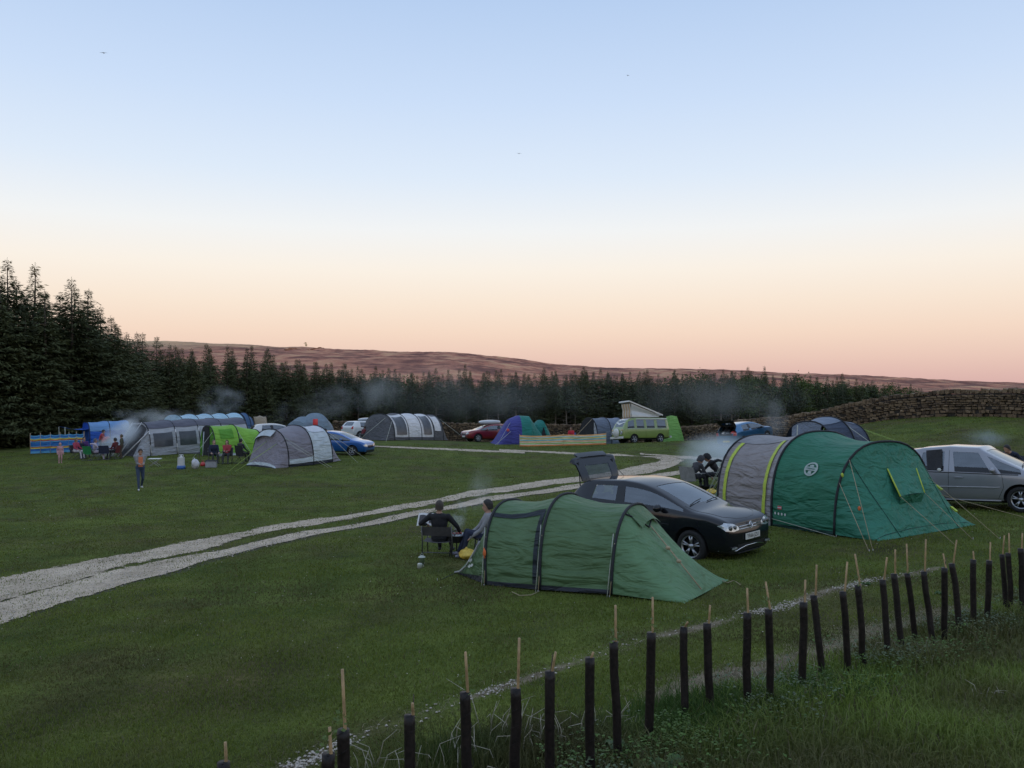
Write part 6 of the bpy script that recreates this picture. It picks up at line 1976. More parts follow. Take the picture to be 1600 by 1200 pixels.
    C_ = np.zeros(n * 3); ev.polygons.foreach_get('center', C_); C_ = C_.reshape(-1, 3)
    best = np.full(n, 1e9); idx = np.zeros(n, np.int32)
    for a, ra, b, rb, m in segs:
        A_, B_ = np.array(a), np.array(b); d = B_ - A_; t = np.clip(((C_ - A_) @ d) / (d @ d + 1e-12), 0, 1)
        dist = np.linalg.norm(C_ - (A_ + t[:, None] * d), axis=1) - (ra + (rb - ra) * t)
        k = dist < best; best[k] = dist[k]; idx[k] = m
    body = MB()
    body.v = [tuple(v.co) for v in ev.vertices]; body.f = [tuple(p.vertices) for p in ev.polygons]; body.m = idx.tolist()
    # fingers and face details stay in the same mesh
    for i, sg in ((0, -1), (1, 1)):
        f = (wr[i] - el_[i]).normalized(); up = Vector((0, 0, 1)); sd = f.cross(up)
        sd = sd.normalized() if sd.length > .1 else Vector((0, 1, 0))
        nn = sd.cross(f)
        for k in range(4):
            o = wr[i] + f * .088 + sd * (-.027 + .018 * k); l_ = (.066, .076, .07, .055)[k]
            body.tube([o - f * .02, o + f * l_ * .45 - nn * .006, o + f * l_ * .8 - nn * .028, o + f * l_ * .85 - nn * .046], [.0095, .009, .008, .006], 5, SKN)
        o = wr[i] + f * .035 + sd * (sg * -.035)
        body.tube([o, o + f * .03 + sd * (sg * -.022) - nn * .01, o + f * .062 + sd * (sg * -.018) - nn * .02], [.011, .010, .007], 5, SKN)
    for sg in (-1, 1): body.ell(head + RH @ Vector((.083, sg * .031, .022)), (.008, .013, .008), RH, 6, 4, 5)
    body.ell(head + RH @ Vector((.088, 0, -.062)), (.008, .024, .006), RH, 6, 4, 6)
    body.build('body', [top, sleeve, trousers, skin, shoes, M_EYE, M_LIP], root)
    # hair, hood or hat as a shell over the skull
    def shell(rx, ry, rz_, front, low, m, nm, drop=0.0):
        def fn(u, v):
            ph = 2 * math.pi * u; c = math.cos(ph)
            th = v * (low - (low - front) * max(0, c) ** .6)
            sn = math.sin(min(th, 1.72)); p = Vector((rx * sn * c, ry * sn * math.sin(ph), rz_ * math.cos(th)))
            p *= 1 + .05 * mnoise.noise(Vector((u * 9, v * 7, len(label))))
            if drop and v > .7 and c < .4: p.z -= drop * (v - .7) / .3; p.x *= .9
            return head + RH @ (p + Vector((-.012, 0, .03)))
        MB().grid(fn, 20, 10).build(nm, m, root)
    if hood: shell(.135, .11, .135, 1.0, 2.5, hood, 'hood')
    elif hat: shell(.118, .098, .12, 1.15, 1.6, hat, 'hat')
    if not hood: shell(.110, .089, .117, .85, 2.45 if not hairlen else 2.6, mat('hair_%02d_%02d' % (int(hair[0] * 99), int(hair[1] * 99)), hair, .6, .35, 30, .5, 60), 'hair', hairlen)
    if vest:
        MB().grid(lambda u, v: chest + RT @ Vector((.118 + .03 * math.cos(3 * (u - .5)), (u - .5) * .17, -.28 + .42 * v)), 6, 8).build('shirt_front', vest, root)
    return root
def SIT(h=.42, reach=.46, sp=.13, foot=.5):
    return dict(pel=(0, 0, h + .10), ankles=(Vector((foot, -sp, .09)), Vector((foot, sp, .09))), knees=((1, -.1, 1), (1, .1, 1)))
BLK = cloth('black', (.012, .012, .015)); NVY = cloth('navy', (.014, .020, .045)); JEAN = cloth('denim', (.035, .055, .10)); GRY = cloth('grey', (.24, .24, .25)); PNK = cloth('pink', (.50, .27, .29))
RED = cloth('red', (.36, .035, .045)); MAR = cloth('maroon', (.13, .02, .025)); WHT = cloth('white', (.55, .52, .55)); OLV = cloth('olive', (.07, .07, .045)); CHR = cloth('charcoal', (.04, .04, .045)); LIL = cloth('lilac', (.46, .40, .48)); DTR = cloth('dark_trousers', (.02, .021, .026))

# ---------------------------------------------------------------- folding chairs
M_TUBE = mat('chair_tube', (.10, .10, .10), .4, .1, 9, metal=.6)
M_TUBEL = mat('chair_tube_light', (.35, .35, .36), .4, .1, 9, metal=.6)
def camp_chair(label, pos, rz, m, w=.52, h=.42, back=.86, tube=None, sling=False, group='folding camp chairs'):
    tube = tube or M_TUBE
    t = thing('camp_chair', label, 'chair', pos[0], pos[1], rz, group)
    a = w / 2
    if sling:       # low flat framed chair seen from behind
        for sg in (-1, 1):
            MB().tube([(-.26, sg * a, 0), (-.22, sg * a, h), (-.30, sg * a, back)], .014, 6).build('leg', tube, t)
            MB().tube([(.24, sg * a, 0), (.20, sg * a, h + .2)], .014, 6).build('leg', tube, t)
            MB().tube([(-.24, sg * a, h + .20), (.24, sg * a, h + .2)], .02, 6, flat=.6).build('armrest', M_BLACKP, t)
        MB().grid(lambda u, v: Vector((-.215 - .085 * v - .03 * math.sin(math.pi * u), (u - .5) * w, h + .12 + (back - h - .12) * v)), 8, 6).build('backrest', m, t)
        MB().grid(lambda u, v: Vector((-.2 + .42 * v, (u - .5) * w, h - .03 * math.sin(math.pi * u))), 8, 6).build('seat', m, t)
        MB().tube([(-.25, -a, .12), (-.25, a, .12)], .01, 5).build('stretcher', tube, t)
        return t
    for sg in (-1, 1):
        MB().tube([(.28, sg * a, 0), (-.26, sg * a * .96, back * .97)], .012, 6).build('leg', tube, t)
        MB().tube([(-.30, sg * a, 0), (.26, sg * a, h + .03)], .012, 6).build('leg', tube, t)
        MB().tube([(.25, sg * a, h + .03), (.25, sg * a, h + .22)], .012, 6).build('arm_post', tube, t)
        MB().tube([(-.2, sg * (a + .01), h + .24), (.28, sg * (a + .01), h + .22)], .028, 6, flat=.5).build('armrest', m, t)
    MB().tube([(.28, -a, .02), (-.29, a, .02)], .01, 5).tube([(.28, a, .02), (-.29, -a, .02)], .01, 5).build('cross_brace', tube, t)
    MB().grid(lambda u, v: Vector((-.14 - .12 * v - .05 * math.sin(math.pi * u) * (1 - .4 * v), (u - .5) * w * .98, h - .02 + (back - h + .02) * v)), 8, 6).build('backrest', m, t)
    MB().grid(lambda u, v: Vector((-.14 + .40 * v, (u - .5) * w * .98, h + .03 * v - .06 * math.sin(math.pi * u))), 8, 6).build('seat', m, t)
    return t
def G(px, py): p = on_ground(px, py); return (p.x, p.y)
def GD(px, d): return ((px - 800) / F * d, d)
GCH = cloth('chair_grey', (.16, .155, .16)); GCHL = cloth('chair_light_grey', (.25, .25, .26))

# pair beside the small tent
c = G(687, 869)
ang1 = R(82)
camp_chair('grey low folding chair with the man in black seen from behind', c, ang1, cloth('chair_dusk', (.075, .07, .075)), .62, .34, .66, sling=True)
person('man in black top seen from behind reading a white paper in a low chair', c, ang1, **dict(SIT(.30, foot=.58), lean=-.10, headlean=.1, headturn=.25),
       wrists=(Vector((.20, -.42, .44)), Vector((.25, .36, .62))), elbows=((-.2, -1, -.6), (-.2, 1, -.6)), top=BLK, trousers=DTR, hair=(.04, .028, .02), vox=.014, s=.98)
def paper(pos, z, rz):
    t = thing('newspaper', 'open white printed paper held by the man in black', 'paper', pos[0], pos[1], rz); t.location.z += z
    Rq = Matrix.Rotation(-.9, 3, 'Y')
    for k, sg in ((0, -1), (1, 1)):
        MB().grid(lambda u, v: Rq @ Vector((.30 * v, sg * .22 * u, .03 * math.sin(math.pi * u))), 5, 4).build('page', mat('newsprint', (.62, .61, .60), .8, .1, 30), t)
        MB().grid(lambda u, v: Rq @ Vector((.06 + .18 * v, sg * (.04 + .14 * u), .032 + .02 * math.sin(math.pi * u))), 4, 3).build('picture_print', mat('newsprint_dark', (.06, .055, .06), .8, .5, 30), t)
fx, fy = math.cos(ang1), math.sin(ang1)
paper((c[0] + .34 * fx - .36 * fy * 1.0, c[1] + .34 * fy + .36 * fx), .60, ang1)
c2_ = on_ground(782, 862); d2_ = 17.0; c2p = GD(761, d2_)
person('man in grey sweater and navy trousers sitting with knees up beside the small tent', c2p, R(188), pel=(0, 0, .36), ankles=(Vector((.56, -.13, .09)), Vector((.50, .13, .09))), knees=((.4, -.1, 1), (.4, .1, 1)), lean=-.06, headlean=.12, headturn=-.1,
       wrists=(Vector((.34, -.16, .42)), Vector((.34, .16, .42))), top=GRY, trousers=NVY, shoes=cloth('shoe_grey', (.20, .20, .25)), hair=(.018, .014, .012), vox=.014)
camp_chair('low dark folding chair under the man in the grey sweater', c2p, R(188), cloth('chair_dusk', (.075, .07, .075)), .5, .20, .5, sling=True)
# small charcoal grill between them
gq = GD(713, 17.2)
t = thing('portable_grill', 'small black portable charcoal grill between the two seated men', 'grill', *gq)
MB().grid(lambda u, v: Vector((.17 * spow(math.cos(2 * math.pi * u), .5) * (.75 + .25 * v), .24 * spow(math.sin(2 * math.pi * u), .5) * (.75 + .25 * v), .30 + .14 * v)), 20, 3).build('fire_box', M_BLACKP, t)
for sx in (-1, 1):
    for sy in (-1, 1): MB().tube([(sx * .13, sy * .18, 0), (sx * .10, sy * .15, .32)], .010, 5).build('leg', M_BLACKP, t)
mb = MB()
for k in range(9): mb.tube([(-.16, -.2 + .05 * k, .445), (.16, -.2 + .05 * k, .445)], .004, 4)
mb.build('grate', M_CHROME, t)
for k in range(4):
    f = thing('sausage', 'red sausage on the small black grill', 'food', gq[0] - .06 + .05 * k, gq[1] + .05 * (k % 2), .3, 'sausages on the small grill'); f.location.z += .465
    MB().tube([(0, -.07, 0), (0, -.03, .006), (0, .03, .006), (0, .07, 0)], [.008, .017, .017, .008], 7).build('casing', cloth('sausage', (.36, .08, .06), .5), f)
def crumpled_bag(label, pos, r, m, name='plastic_bag', seed=1, z=None):
    t = thing(name, label, 'bag', pos[0], pos[1], seed)
    if z is not None: t.location.z = z
    def fn(u, v):
        th = math.pi * v; ph = 2 * math.pi * u
        k = 1 + .35 * mnoise.noise(Vector((math.cos(ph) * 1.6 + seed, math.sin(ph) * 1.6, v * 3))) + .15 * mnoise.noise(Vector((math.cos(ph) * 4 + seed, math.sin(ph) * 4, v * 8)))
        return Vector((r[0] * k * math.sin(th) * math.cos(ph), r[1] * k * math.sin(th) * math.sin(ph), r[2] * (1 - math.cos(th)) * (.8 + .2 * k)))
    MB().grid(fn, 22, 14).build('sack', m, t)
    MB().tube([(0, 0, 1.7 * r[2]), (.04, .02, 2.1 * r[2]), (.08, .0, 2.25 * r[2])], [.04, .03, .012], 6).build('twisted_neck', m, t)
    return t
YB = mat('yellow_bag', (.55, .38, .05), .5, .3, 11, .4, 20)
crumpled_bag('crumpled yellow charcoal bag on the grass by the small tent', GD(731, 16.6), (.26, .16, .10), YB, seed=2)
mq = G(656, 888)
for nm, lb, dx, m, r_, h_ in [('camping_mug', 'pale enamel mug standing alone on the grass', 0, mat('enamel', (.45, .46, .40), .4), .045, .09), ('camp_lantern', 'small lantern standing just beyond the enamel mug on the grass', .35, mat('lantern_green', (.10, .14, .07), .5), .05, .16)]:
    t = thing(nm, lb, 'mug' if 'mug' in nm else 'lantern', mq[0], mq[1] + dx)
    MB().lathe([(0, 0), (r_, 0), (r_, h_ * .9), (r_ * .9, h_), (0, h_)], 14).build('body', m, t)
    if 'mug' in nm: MB().tube([(r_, 0, h_ * .75), (r_ + .03, 0, h_ * .6), (r_ + .03, 0, h_ * .35), (r_, 0, h_ * .2)], .006, 5).build('handle', m, t)
    else: MB().tube([(-r_, 0, h_), (0, 0, h_ * 1.4), (r_, 0, h_)], .004, 5).lathe([(r_ * 1.5, h_ * .9), (r_ * .3, h_ * 1.15)], 12).build('lid', mat('lantern_cap', (.40, .42, .36), .5), t)

# hooded pair in light grey chairs by their fire
ca, cb = GD(1080, 27.6), GD(1136, 27.4)
camp_chair('light grey folding chair with the hooded figure leaning right', ca, R(38), GCHL, .66, .40, .84, M_BLACKP)
camp_chair('light grey folding chair behind the crouching figure in black', cb, R(138), GCHL, .74, .40, .84, M_BLACKP)
person('person in dark hooded jacket leaning forward from a light grey chair', ca, R(22), **dict(SIT(.42, foot=.48)), lean=.62, headlean=.5, wrists=(Vector((.62, -.18, .50)), Vector((.66, .12, .46))), top=CHR, trousers=DTR, hood=CHR, vox=.018)
person('person in black bending forward between the light grey chairs', GD(1124, 27.8), R(168), pel=(0, 0, .56), ankles=(Vector((.42, -.1, .09)), Vector((.38, .12, .09))), knees=((1, -.1, .6), (1, .1, .6)), lean=.66, headlean=.5, wrists=(Vector((.72, -.1, .42)), Vector((-.18, .42, .98))), elbows=((-.3, -.6, -.4), (-.5, .6, .8)), top=BLK, trousers=BLK, hood=BLK, vox=.018)
crumpled_bag('yellow bag of charcoal at the feet of the hooded pair', GD(1112, 26.4), (.22, .16, .09), YB, seed=5)
crumpled_bag('small pale paper sack beside the hooded figure', GD(1092, 26.6), (.12, .1, .07), mat('paper_sack', (.45, .40, .28), .8, .2, 12), seed=6)
t = thing('fire_pit', 'low round fire bowl smoking between the hooded pair', 'fire bowl', *GD(1106, 27.6))
MB().lathe([(0, .06), (.14, .06), (.24, .17), (.25, .18), (.23, .18), (.13, .09), (0, .08)], 18).build('bowl', M_BLACKP, t)
for a in (0, 2.1, 4.2): MB().tube([(.14 * math.cos(a), .14 * math.sin(a), .08), (.19 * math.cos(a), .19 * math.sin(a), 0)], .012, 5).build('leg', M_BLACKP, t)

# man walking
wq = G(219, 766)
person('man in grey jacket, orange shirt and jeans walking across the field', wq, R(-58), pel=(0, 0, .93), lean=.04, headlean=.42, ankles=(Vector((.26, -.09, .09)), Vector((-.27, .09, .15))), wrists=(Vector((.30, -.07, 1.10)), Vector((.30, .07, 1.10))), top=GRY, trousers=JEAN, shoes=cloth('shoe_white', (.5, .5, .48)),
       hair=(.025, .018, .014), vox=.016, vest=cloth('orange', (.62, .20, .10)), s=1.02)
# child in pink
person('child in pale pink onesie standing near the blue windbreak', G(94, 724), R(-50), s=.68, top=PNK, trousers=PNK, shoes=PNK, hood=PNK, ankles=(Vector((.05, -.1, .09)), Vector((-.06, .1, .09))), vox=.026, skin=M_SKINP)

# party seated round the smoky barbecue
KID = dict(vox=.026)
def seated(label, pos, rz, chair_label, chair_m, h=.42, **kw):
    camp_chair(chair_label, pos, rz, chair_m, .56, h, .86)
    a = dict(SIT(h), lean=.05, wrists=(Vector((.36, -.2, .62)), Vector((.36, .2, .62))), vox=.026); a.update(kw)
    return person(label, pos, rz, **a)
dG = 51.0
seated('person in a raspberry top with white leggings in the party by the barbecue', GD(118, dG), R(-10), 'dark folding chair under the person in the raspberry top', CHR, top=cloth('raspberry', (.38, .05, .09)), trousers=WHT, hair=(.16, .10, .05), hairlen=.12)
seated('dark haired person in purple behind the green chair', GD(131, dG + 1.5), R(-40), 'dark folding chair next to the green chair', CHR, top=cloth('purple', (.08, .03, .14)), trousers=DTR, hair=(.02, .015, .012))
camp_chair('empty looking bright green folding chair with its back to the camera', GD(139, dG - 1.2), R(80), cloth('chair_green', (.015, .20, .06)), .56, .42, .88)
seated('person in lilac white hoodie turned sideways beside the green chair', GD(148, dG - 1.0), R(20), 'dark folding chair under the person in lilac white', CHR, top=LIL, trousers=LIL, hair=(.10, .10, .11), wrists=(Vector((.45, -.2, .65)), Vector((-.1, .45, .95))))
camp_chair('navy folding chair with its back to the camera in the party', GD(164, dG - 1.0), R(95), cloth('chair_navy', (.022, .026, .06)), .6, .42, .88)
seated('person in maroon seated in profile by the smoke', GD(181, dG - .4), R(170), 'maroon folding chair under the person in profile', MAR, top=MAR, trousers=CHR, hair=(.03, .02, .015))
person('person in olive jacket standing at the edge of the smoke', GD(190, dG - .2), R(190), top=OLV, trousers=cloth('brown', (.09, .06, .045)), hair=(.08, .06, .03), vox=.026, s=.86)
person('person in dark cap and red sleeves tending the barbecue behind the party', GD(156, dG + 3.2), R(10), lean=.35, pel=(0, 0, .92), wrists=(Vector((.55, -.15, 1.0)), Vector((.5, .15, 1.02))), top=RED, trousers=CHR, hair=(.02, .015, .012), hat=BLK, vox=.026)
person('fair haired child in blue between the party chairs', GD(127, dG + .4), R(-60), s=.66, top=NVY, trousers=JEAN, hair=(.34, .22, .08), hairlen=.1, vox=.03)
bq = GD(168, dG + 2.6)
t = thing('kettle_barbecue', 'red lidded kettle barbecue smoking among the seated party', 'barbecue', *bq)
MB().lathe([(0, .62), (.14, .62), (.26, .74), (.29, .84)], 18).build('bowl', BLK, t)
MB().lathe([(.30, .0), (.28, .12), (.16, .22), (0, .25)], 18, (-.12, .1, .98), Matrix.Rotation(-.7, 3, 'Y')).build('lid', cloth('lid_red', (.40, .03, .03), .3), t)
for a in (.3, 2.4, 4.5): MB().tube([(.15 * math.cos(a), .15 * math.sin(a), .68), (.30 * math.cos(a), .30 * math.sin(a), 0)], .014, 5).build('leg', M_TUBEL, t)
# small white folding table
tq = G(242, 729)
t = thing('folding_table', 'small low white folding table on the grass beside the walking man', 'table', *tq, .1)
MB().box((0, 0, .42), (.62, .42, .03)).build('table_top', M_PLATEW, t, False)
for sy in (-.18, .18):
    for a, b in ((-.27, .27), (.27, -.27)): MB().tube([(a, sy, 0), (b, sy, .41)], .012, 5).build('leg', M_TUBEL, t)

# family by the lime tent
dL = 46.5
seated('man in navy top seated by the lime green tent', GD(334, dL), R(-60), 'dark folding chair under the man in navy', CHR, top=NVY, trousers=CHR, hair=(.12, .10, .08), skin=M_SKINP)
seated('woman in red checked shirt holding a plate by the lime tent', GD(355, dL - .5), R(-82), 'dark folding chair under the woman in the red shirt', CHR, top=cloth('red_check', (.34, .05, .06)), trousers=CHR, hair=(.07, .035, .02), hairlen=.16, wrists=(Vector((.34, -.08, .72)), Vector((.34, .08, .72))), skin=M_SKINP)
camp_chair('black folding chair with high back beside the lilac tent', GD(378, dL - .8), R(60), cloth('chair_black', (.018, .018, .02)), .62, .44, 1.0)
person('dark haired person hidden behind the high backed black chair', GD(376, dL - .2), R(60), **SIT(.46), lean=.0, wrists=(Vector((.36, -.2, .62)), Vector((.36, .2, .62))), top=CHR, trousers=CHR, hair=(.02, .015, .012), vox=.026)
MILK = mat('milky_plastic', (.55, .55, .54), .45, .08, 9)
t = thing('water_carrier', 'white water carrier on a blue base left of the family', 'water carrier', *G(283, 733))
MB().grid(lambda u, v: Vector((.17 * spow(math.cos(2 * math.pi * u), .6), .12 * spow(math.sin(2 * math.pi * u), .6), .18 + .42 * v)), 18, 4).lathe([(.12, .60), (.05, .66), (.04, .72), (0, .72)], 12).build('canister', MILK, t)
MB().lathe([(.0, .18), (.2, .18), (.22, 0), (0, 0)], 14).build('base', cloth('blue_plastic', (.04, .12, .35), .4), t)
MB().tube([(-.12, 0, .6), (-.1, 0, .74), (.1, 0, .74), (.12, 0, .6)], .018, 5).build('handle', MILK, t)
crumpled_bag('bulging white bin bag on the grass in front of the lime tent', G(305, 733), (.20, .18, .26), mat('white_bag', (.50, .50, .52), .5, .1, 9, .4, 20), seed=9)
t = thing('camp_kettle', 'red camp kettle near the white bin bag', 'kettle', *G(317, 728))
MB().lathe([(0, 0), (.13, 0), (.14, .1), (.08, .19), (.02, .21), (0, .24)], 16).tube([(.12, 0, .08), (.2, 0, .17)], [.025, .014], 6).tube([(-.08, 0, .18), (0, 0, .32), (.08, 0, .18)], .01, 5).build('pot', cloth('kettle_red', (.5, .04, .04), .3), t)
t = thing('camp_table', 'low dark camping table in front of the lime tent', 'table', *G(297, 722), .1)
MB().box((0, 0, .5), (1.1, .5, .03)).build('table_top', CHR, t, False)
for sx in (-.5, .5):
    for sy in (-.2, .2): MB().tube([(sx, sy, 0), (sx * .9, sy, .5)], .014, 5).build('leg', M_TUBE, t)
t = thing('cool_box', 'pale cool box under the dark camping table', 'cool box', *G(330, 730), .2)
MB().box((0, 0, .16), (.55, .34, .32)).build('box_body', cloth('cool_grey', (.30, .30, .32), .5), t, False); MB().box((0, 0, .345), (.57, .36, .04)).build('box_lid', CHR, t, False); MB().tube([(-.26, -.19, .3), (-.2, -.2, .40), (.2, -.2, .40), (.26, -.19, .3)], .012, 5).build('handle', CHR, t)

# others
person('person in black with a dark hat standing behind the lilac tent', GD(508, 46.8), R(-70), top=BLK, trousers=DTR, hair=(.015, .012, .01), hat=BLK, vox=.026, s=1.06)
person('person in dark red crouching behind the white sport utility vehicle', GD(566, 67), R(60), pel=(0, 0, .42), ankles=(Vector((.1, -.12, .09)), Vector((0, .12, .09))), knees=((1, -.1, .5), (1, .1, .5)), lean=.5, wrists=(Vector((.5, -.1, .4)), Vector((.5, .1, .4))), top=MAR, trousers=CHR, hair=(.05, .03, .02), vox=.03)
person('person in bright red seated outside the slate blue tent', GD(893, 64), R(-120), **SIT(.40), lean=.1, wrists=(Vector((.36, -.2, .62)), Vector((.36, .2, .62))), top=cloth('bright_red', (.55, .03, .05)), trousers=RED, hair=(.10, .05, .03), hairlen=.1, vox=.028)
camp_chair('blue folding chair under the person in bright red', GD(893, 64), R(-120), cloth('chair_blue', (.05, .15, .40)), .56, .40, .82)
person('dark haired person at the right edge beyond the silver car', GD(1590, 25.5), R(200), **SIT(.40), lean=.75, wrists=(Vector((.36, -.2, .62)), Vector((.36, .2, .62))), top=NVY, trousers=DTR, hair=(.014, .01, .01), vox=.018)
camp_chair('dark folding chair at the right edge beyond the silver car', GD(1590, 25.5), R(200), CHR, .56, .40, .75)
# ================================================================ young trees in spiral guards
M_GUARD = mat('tree_guard_plastic', (0.014, 0.010, 0.009), .5, .6, 35, .15, 40, spec=.3)
M_CANE = mat('bamboo_cane', (0.36, 0.24, 0.12), .6, .25, 25)
M_SHOOT = mat('sapling_leaf', (0.10, 0.15, 0.03), .5, .3, 20, translucent=.3)
# photo pixels: guard top, guard foot, cane top
GUARDS = [((348, 1192), (352, 1390), (348, 1160)), ((514, 1176), (504, 1400), (511, 1136)), ((536, 1139), (542, 1372), (531, 1046)), ((641, 1121), (640, 1330), (641, 1099)), ((727, 1085), (735, 1283), (724, 1019)), ((806, 1078), (802, 1262), (808, 997)),
          ((860, 1051), (859, 1238), (865, 1019)), ((921, 1028), (923, 1217), (924, 1019)), ((960, 1004), (966, 1195), (959, 946)), ((1017, 988), (1013, 1170), (1017, 933)), ((1070, 982), (1071, 1133), (1072, 972)), ((1106, 975), (1109, 1122), (1107, 946)),
          ((1166, 957), (1169, 1112), (1165, 919)), ((1199, 950), (1205, 1107), (1194, 909)), ((1254, 940), (1253, 1084), (1256, 906)), ((1275, 932), (1287, 1064), (1274, 883)), ((1316, 923), (1325, 1059), (1322, 878)), ((1341, 914), (1351, 1047), (1334, 866)),
          ((1382, 907), (1389, 1032), (1384, 871)), ((1400, 898), (1409, 1021), (1397, 859)), ((1415, 895), (1431, 1004), (1415, 850)), ((1446, 894), (1458, 1006), (1445, 843)), ((1473, 886), (1476, 1000), (1472, 865)), ((1491, 882), (1501, 989), (1493, 844)),
          ((1519, 874), (1522, 981), (1519, 861)), ((1543, 875), (1543, 976), (1546, 847)), ((1568, 867), (1572, 957), (1568, 837)), ((1575, 864), (1581, 959), (1575, 833)), ((1595, 857), (1598, 959), (1596, 833))]
words = ['first', 'second', 'third', 'fourth', 'fifth', 'sixth', 'seventh', 'eighth', 'ninth', 'tenth', 'eleventh', 'twelfth', 'thirteenth', 'fourteenth', 'fifteenth', 'sixteenth', 'seventeenth', 'eighteenth', 'nineteenth', 'twentieth',
         'twenty-first', 'twenty-second', 'twenty-third', 'twenty-fourth', 'twenty-fifth', 'twenty-sixth', 'twenty-seventh', 'twenty-eighth', 'rightmost']
for i, (tp, ft, cn) in enumerate(GUARDS):
    b = on_ground(*ft); d = b.y
    top = Vector(P(tp[0], tp[1], d)); ctop = Vector(P(cn[0], cn[1], d))
    t = thing('tree_guard', 'dark spiral tree guard with bamboo cane, %s from the left end of the row' % words[i] if i < 28 else 'dark spiral tree guard with bamboo cane at the right edge, last of the row', 'tree guard', b.x, b.y, 0, 'tree guards in a row along the bank')
    b = Vector(t.location); top -= b; ctop -= b
    r_ = random.uniform(.0265, .031)
    top.y += random.uniform(-.04, .04)
    n_ = 16
    wob = [Vector((random.gauss(0, .004), random.gauss(0, .004), 0)) for _ in range(5)]
    path, rad = [], []
    for k in range(n_ + 1):
        u = k / n_
        w = wob[int(u * 3.99)].lerp(wob[int(u * 3.99) + 1], u * 3.99 % 1)
        path.append(Vector((0, 0, -.05)).lerp(top, u) + w); rad.append(r_ * (1 + .02 * math.sin(k * 2.4 + i)))
    path.append(path[-1] + (top.normalized() * .001)); rad.append(r_ * .72)
    path.append(path[-1] - top.normalized() * .05); rad.append(r_ * .66)
    MB().tube(path, rad, 14, cap=False).build('guard_tube', M_GUARD, t)
    # spiral overlap edge
    mbs = MB()
    up = top.normalized(); a0 = up.orthogonal().normalized(); b0 = up.cross(a0)
    hl = top.length; nn = int(hl / .011)
    mbs.tube([Vector((0, 0, 0)).lerp(top, k / nn) + (a0 * math.cos(k * .72 + i) + b0 * math.sin(k * .72 + i)) * (r_ * 1.0) for k in range(nn + 1)], .0014, 4)
    mbs.build('spiral_edge', M_GUARD, t)
    cd = (ctop - top); cd = cd if cd.length > .02 else up * .06
    off = (a0 * .4 - b0 * .3) * r_ * .8
    pts = [top * .85 + off, top + off, top + off + cd * .5, top + off + cd]
    MB().tube(pts, [.0085, .0085, .008, .0075], 7).build('cane', M_CANE, t)
    if i in (1, 2, 4, 9, 13, 8, 17, 20, 10):
        mb = MB()
        for k in range(random.randint(10, 18)):
            o = top + up * random.uniform(-.0, .10) + Vector((random.gauss(0, .02), random.gauss(0, .02), 0))
            dd = Vector((random.gauss(0, 1), random.gauss(0, 1), random.uniform(.1, 1))).normalized(); s_ = dd.orthogonal().normalized(); l_ = random.uniform(.015, .032)
            mb.add([o, o + dd * l_ * .5 + s_ * l_ * .35, o + dd * l_, o + dd * l_ * .5 - s_ * l_ * .35], [(0, 1, 2, 3)])
        mb.build('sapling_leaves', M_SHOOT, t, False)
    if i in (3, 6, 14, 22):
        MB().tube([top * .9, top + up * .05 + a0 * .015, top + up * .11 - b0 * .02], [.005, .004, .002], 5).build('sapling_stem', M_BARK, t)

# ---------------------------------------------------------------- birds far off in the sky
M_BIRD = mat('bird_feathers', (.05, .05, .055), .8)
for (bx, by, d, lab, a) in [(162, 83, 120, 'small dark bird gliding high in the sky, leftmost of three', .1), (981, 118, 210, 'tiny dark bird high in the sky above the middle of the camp', .7), (811, 240, 170, 'small dark bird lower in the sky, below the other birds', .3)]:
    p = Vector(P(bx, by, d))
    t = bpy.data.objects.new('bird', None); COL.objects.link(t); t.location = p; t.rotation_euler = (0, 0, a); tag(t, lab, 'bird', 'birds over the camp')
    MB().tube([(0, -.22, 0), (0, -.12, .01), (0, .05, .02), (0, .17, .03), (0, .24, .02)], [.01, .055, .07, .045, .01], 8).build('body', M_BIRD, t)
    for sg in (-1, 1):
        MB().grid(lambda u, v: Vector((sg * (.03 + .5 * u), (v - .5) * .17 * (1 - .75 * u) - .06 * u * u, .04 + .09 * u - .12 * u * u)), 6, 3).build('wing', M_BIRD, t)
    MB().add([(0, -.16, .01), (-.06, -.34, .0), (.06, -.34, .0)], [(0, 1, 2)]).build('tail', M_BIRD, t, False)

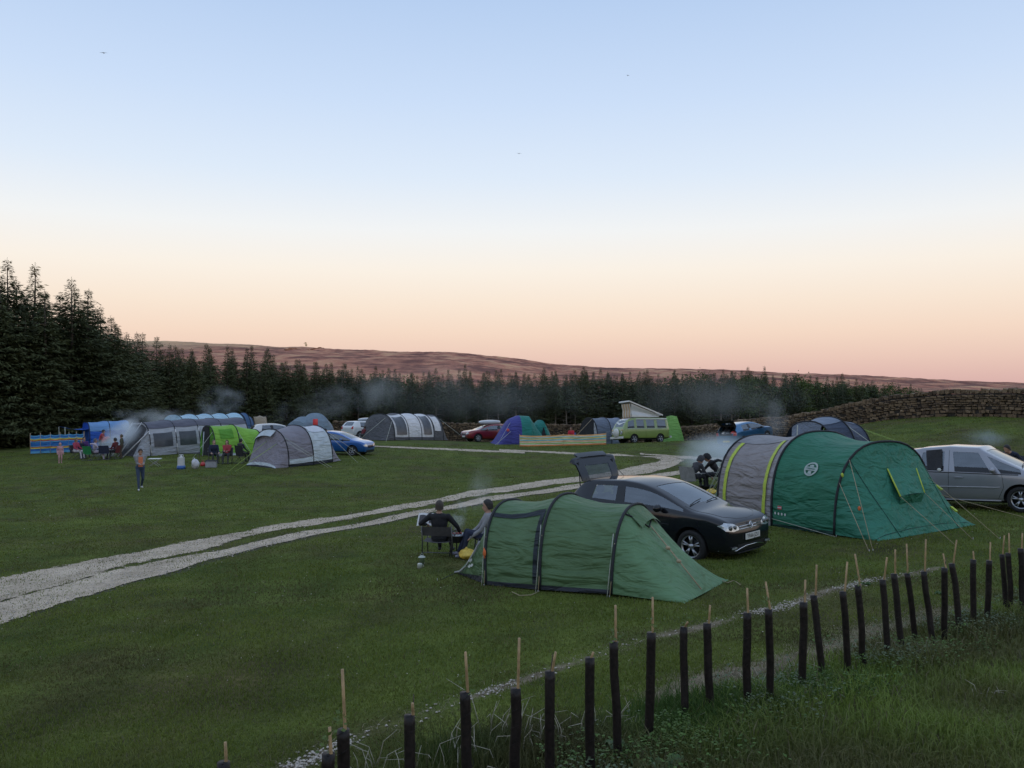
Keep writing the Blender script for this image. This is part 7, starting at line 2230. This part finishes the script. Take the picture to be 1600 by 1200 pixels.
# ================================================================ barbecue smoke: real volumes
def smoke(label, c, half, dens, col=(.93, .97, 1.0), scale=1.6, shear=(0, 0), thr=.48, rot=0.0, seed=0.0, up=.6):
    m = bpy.data.materials.new('smoke'); m.use_nodes = True
    n, l = m.node_tree.nodes, m.node_tree.links
    n.clear()
    out = n.new('ShaderNodeOutputMaterial'); pv = n.new('ShaderNodeVolumePrincipled')
    pv.inputs['Color'].default_value = col + (1,); pv.inputs['Anisotropy'].default_value = .1
    tc = n.new('ShaderNodeTexCoord')
    mp = n.new('ShaderNodeMapping'); mp.inputs['Location'].default_value = (seed, seed * .7, seed * 1.3); l.new(tc.outputs['Object'], mp.inputs[0])
    no = n.new('ShaderNodeTexNoise'); no.inputs['Scale'].default_value = scale; no.inputs['Detail'].default_value = 3; no.inputs['Distortion'].default_value = .5
    l.new(mp.outputs[0], no.inputs['Vector'])
    # ellipsoidal fall off in the box's own unit space
    ln = n.new('ShaderNodeVectorMath'); ln.operation = 'DIVIDE'; ln.inputs[1].default_value = half; l.new(tc.outputs['Object'], ln.inputs[0])
    le = n.new('ShaderNodeVectorMath'); le.operation = 'LENGTH'; l.new(ln.outputs[0], le.inputs[0])
    fo = n.new('ShaderNodeMapRange'); fo.interpolation_type = 'SMOOTHSTEP'; fo.inputs[1].default_value = 1.0; fo.inputs[2].default_value = .15; l.new(le.outputs['Value'], fo.inputs[0])
    nr = n.new('ShaderNodeMapRange'); nr.inputs[1].default_value = thr; nr.inputs[2].default_value = thr + .26; l.new(no.outputs[0], nr.inputs[0])
    mu = n.new('ShaderNodeMath'); mu.operation = 'MULTIPLY'; l.new(fo.outputs[0], mu.inputs[0]); l.new(nr.outputs[0], mu.inputs[1])
    m2 = n.new('ShaderNodeMath'); m2.operation = 'MULTIPLY'; m2.inputs[1].default_value = dens; l.new(mu.outputs[0], m2.inputs[0])
    l.new(m2.outputs[0], pv.inputs['Density']); l.new(pv.outputs[0], out.inputs['Volume'])
    o = MB().ell((0, 0, 0), tuple(h * 1.02 for h in half), nu=20, nv=12).build('smoke', m)
    o.location = c; o.rotation_euler = (0, shear[0], rot)
    tag(o, label, 'smoke', kind='stuff')
    return o
def SP(px, py, d): return Vector(P(px, py, d))
smoke('thick white barbecue smoke blowing past the long grey tent', SP(186, 684, 52.5), (2.4, 1.2, 1.05), 2.6, scale=.9, shear=(-.55, 0), thr=.40, seed=3)
smoke('smoke puffs drifting over the roof of the long grey tent', SP(250, 652, 60), (5.0, 1.6, .85), .8, scale=.6, thr=.48, seed=7)
smoke('thin blue smoke column rising in front of the dark spruces', SP(345, 628, 74), (2.6, 2.0, 1.8), .34, scale=.5, thr=.40, seed=11, shear=(-.2, 0))
smoke('wide veil of blue smoke hanging before the wood', SP(560, 620, 98), (17, 4, 2.6), .10, scale=.2, thr=.46, seed=15, shear=(-.22, 0))
smoke('faint smoke haze in front of the thin conifers', SP(760, 625, 104), (20, 5, 3.6), .022, scale=.16, thr=.34, seed=19)
smoke('faint smoke haze beside the raised camper roof', SP(1120, 622, 100), (14, 5, 3.6), .032, scale=.18, thr=.36, seed=23)
smoke('pale blue fire smoke drifting behind the hooded pair', SP(1122, 712, 30.5), (1.8, 1.1, 1.0), 1.6, scale=.8, thr=.30, seed=27, col=(.88, .95, 1.0))
smoke('thin smoke rising by the stone wall behind the blue hatchback', SP(1212, 655, 50), (1.0, .8, 1.6), .4, scale=1.0, thr=.38, seed=31)
smoke('small smoke plume rising from the portable grill', SP(716, 808, 17.3), (.22, .18, .50), 3.0, scale=4.5, thr=.42, seed=35, shear=(.25, 0))
smoke('thin drifting smoke above the portable grill', SP(752, 762, 19.5), (.42, .3, .85), .6, scale=2.2, thr=.36, seed=39, shear=(.3, 0))
smoke('light smoke drifting on the slope beyond the silver car', SP(1540, 684, 29), (1.1, .7, .4), .5, scale=1.5, thr=.34, seed=43, col=(.74, .86, 1.0))
